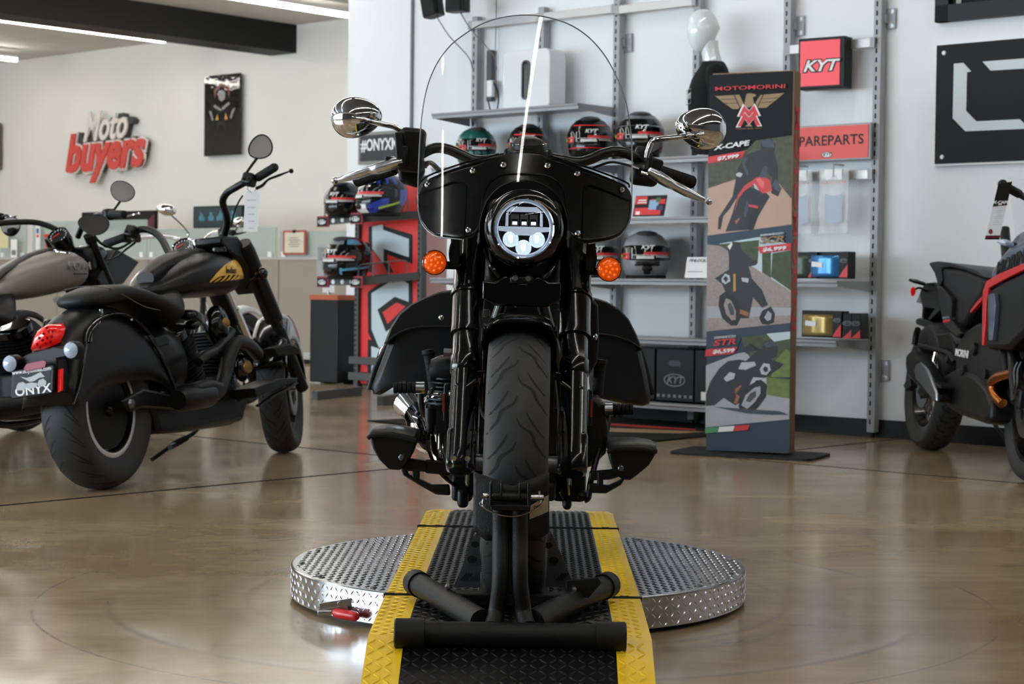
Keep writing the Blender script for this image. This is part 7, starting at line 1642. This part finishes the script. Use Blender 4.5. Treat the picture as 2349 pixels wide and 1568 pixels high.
V0, V1 = FA.at(2285, 620, -.1745), FA.at(2349, 588, -.1745); u_ = (V1-V0).normalized(); n_ = Vector((0, -1, 0)); w2 = n_.cross(u_).normalized(); MM_ = Matrix((u_, w2, n_)).transposed().to_4x4(); MM_.translation = V0
text('MORINI', .085, MM_ @ TR(.0, .0, .0), BLACKP, tkA, 'tank_lettering', bold=.003, shear=.15, sx=1.3, align='LEFT', ext=.001)
fprism(FA, AD, A4([(280, 150), (430, 60), (560, 110), (640, 200), (665, 300), (655, 445), (600, 450), (520, 420), (430, 390), (340, 330), (300, 260)]), -.13, .13, 'bash_plate', AB, .03, bseg=3)
fprism(FA, AD, [(2190, 800), (2210, 760), (2240, 740), (2262, 740), (2300, 800), (2300, 870), (2240, 900), (2190, 880)], -.12, .12, 'engine_block', ENG, .02)
for px, py, r in ((2235, 800, .03), (2210, 850, .025), (2262, 858, .02), (2175, 824, .02)):
    v = FA.at(px, py, -.125); MB().lathe([(0, .012), (r, .01), (r*1.1, 0)], frame_z(v, (0, -1, 0)), 20).build('engine_cover', AB, AD)
V0 = FA.at(2191, 808, -.128); MM2 = Matrix((Vector((1, 0, -.02)).normalized(), Vector((.02, 0, 1)).normalized(), Vector((0, -1, 0)))).transposed().to_4x4(); MM2.translation = V0; text('MORINI', .05, MM2, WHITE, AD, 'cover_lettering', bold=.001, sx=1.2, align='LEFT')
cpp = mat('copper_pipe', (170, 104, 58), .25, 1.)
ftube(FA, AD, [(2330, 855, -.1), (2300, 862, -.12), (2285, 868, -.13), (2276, 882, -.13), (2282, 905, -.12), (2300, 925, -.1)], .024, 'exhaust_header', cpp)
mf = fprism(FA, AD, A4([(75, 60), (80, -20), (110, -50), (140, -40), (240, 110), (300, 240), (296, 305), (270, 300), (200, 230), (150, 190), (90, 130)]), -.20, -.12, 'muffler', AB, .02, bseg=3); fprism(FA, mf, A4([(135, 90), (150, 45), (180, 30), (220, 70), (250, 130), (290, 230), (290, 300), (265, 290), (190, 190), (150, 150)]), -.21, -.19, 'heat_shield', ALU, .008)
ftube(FA, AD, [(2098, 790, -.17), (2102, 765, -.17), (2106, 755, -.17)], .016, 'grab_handle', AB); ftube(FA, AD, [(2100, 790, -.13), (2140, 800, -.12), (2175, 810, -.12), (2190, 830, -.12)], .012, 'peg_bracket', AB); ftube(FA, AD, [(2110, 800, -.13), (2130, 830, -.12), (2150, 860, -.12), (2160, 880, -.12)], .012, 'peg_bracket', AB)
fprism(FA, AD, [(2125, 780), (2150, 765), (2175, 762), (2190, 790), (2190, 830), (2160, 810), (2130, 800)], -.07, .07, 'rear_hugger', AB, .01)
fprism(FA, AD, [(2100, 895), (2140, 870), (2200, 845), (2215, 862), (2160, 895), (2110, 912)], -.11, -.07, 'swingarm', AB, .01); fprism(FA, AD, A4([(65, 190), (85, 150), (110, 145), (115, 200), (80, 225)]), -.14, -.10, 'axle_block', AB, .004)
fprism(FA, AD, A4([(125, 130), (150, 115), (280, 165), (290, 180), (320, 190), (320, 210), (260, 200), (130, 155)]), -.20, -.12, 'foot_peg', AB, .004)
# front end
for s in (-1, 1):
    fa, fb_ = Vector((wbA, s*.10, .345)), Vector((wbA-.42, s*.10, 1.12)); o = MB().lathe([(0, -.02), (.028, 0), (.028, .35), (.023, .36), (.023, .88)], frame_z(fa, fb_-fa), 18).build('fork_leg', AB, AD)
ftube(FA, AD, [(2300, 424, -.42), (2318, 432, -.38), (2340, 446, -.33), (2370, 462, -.22), (2400, 470, -.05)], .0145, 'handlebar', AB); v = FA.at(2300, 423, -.42); MB().ell(v, .021, 14, 10).build('bar_end', AB, AD)
a_, b_ = FA.at(2304, 426, -.41), FA.at(2338, 445, -.335); MB().cyl(a_, b_, .018).build('grip', RUB, AD)
xl([(wbA-.3, 1.0, .10, .08), (wbA-.15, .98, .16, .14), (wbA, .93, .14, .12), (wbA+.1, .88, .06, .06)], AD, 'front_fairing', ABG)
MB().grid([[Vector((wbA-.12-.22*j/6, y_, 1.05+.30*j/6)) for y_ in (-.14, -.07, 0, .07, .14)] for j in range(7)]).build('windscreen', CLR, AD, 60)
fender(AD, WX(wbA, .345), .40, .14, .7, -.9, lambda t_: .04, BLK, name='front_fender')
ftube(FA, AD, [(2290, 553, -.22), (2305, 556, -.2), (2322, 562, -.16)], [.008, .016, .012], 'front_signal', CLENS, seg=12); ftube(FA, AD, [(2322, 562, -.16), (2345, 566, -.10), (2370, 575, -.05)], [.014, .012, .010], 'signal_stalk', AB, seg=10)
for k in range(2): ftube(FA, AD, [(2334+k*8, 830, -.12), (2326+k*8, 850, -.13), (2327+k*6, 880, -.13), (2322+k*6, 908, -.12)], .0035, 'brake_line', STEEL, seg=6)
v = FA.at(2340, 915, -.10); MB().box(v, (.07, .03, .09)).build('brake_caliper', AB, AD, bevel=.01)
MB().tube([(.55, .1, .25), (.6, .2, .12), (.62, .28, .01)], .010, 8).build('kickstand', AB, AD)
# hang tag
qv = [(2290, 421), (2322, 416), (2292, 549), (2259, 549)]
Yt = (FA.M @ FA.at(2305, 430, -.43)).y-.03
W_ = [D(px, py, Yt) for px, py in qv]
HT2 = thing('hang_tag', Matrix.Translation(W_[0]), 'black and white hang tag on the grip of the adventure motorcycle', 'tag')
def hq(u, v): a_ = W_[0].lerp(W_[1], u); b_ = W_[3].lerp(W_[2], u); return a_.lerp(b_, v)-W_[0]
def hpoly(u0, u1, v0, v1, off, nm, m_): 
    pts = [hq(u0, v0), hq(u1, v0), hq(u1, v1), hq(u0, v1)]; MB().add([(p.x, p.y-off, p.z) for p in pts]+[(p.x, p.y-off+.0008, p.z) for p in pts], [(3, 2, 1, 0), (4, 5, 6, 7), (0, 1, 5, 4), (1, 2, 6, 5), (2, 3, 7, 6), (3, 0, 4, 7)]).build(nm, m_, HT2, 0)
TAGW = mat('tag_white', (226, 230, 236), .5)
hpoly(0, 1, 0, 1, 0, 'tag_card', TAGW); hpoly(0, 1, 0, .41, .001, 'tag_head', BLACKP); hpoly(0, 1, .93, 1, .001, 'tag_foot', BLACKP); hpoly(.05, .95, .945, .97, .002, 'red_bar', DRED)
hpoly(.12, .36, .375, .395, .002, 'green_bar', mat('flag_green', (30, 90, 50), .5)); hpoly(.36, .62, .375, .395, .002, 'white_bar', WHITE); hpoly(.62, .88, .375, .395, .002, 'red_bar', DRED)
c_ = hq(.5, .35); sh_ = (hq(0, 0)-hq(0, 1)); text('X-CAPE', .017, TR(c_.x, c_.y-.003, c_.z) @ XZ, WHITE, HT2, bold=.0005, shear=.25, sx=1.1)
for k in range(9): hpoly(.3 if k % 3 else .42, .92-.04*(k % 4), .45+.035*k, .456+.035*k, .001, 'tag_print', mat('faint_grey_print', (180, 184, 190), .6))
c_ = hq(.27, .86); MB().prism(circ(.008, 20, ry=.0105), 0, .0008, TR(c_.x, c_.y-.0012, c_.z) @ XZ).build('tag_seal', mat('seal_brown', (120, 50, 40), .5), HT2, 0)
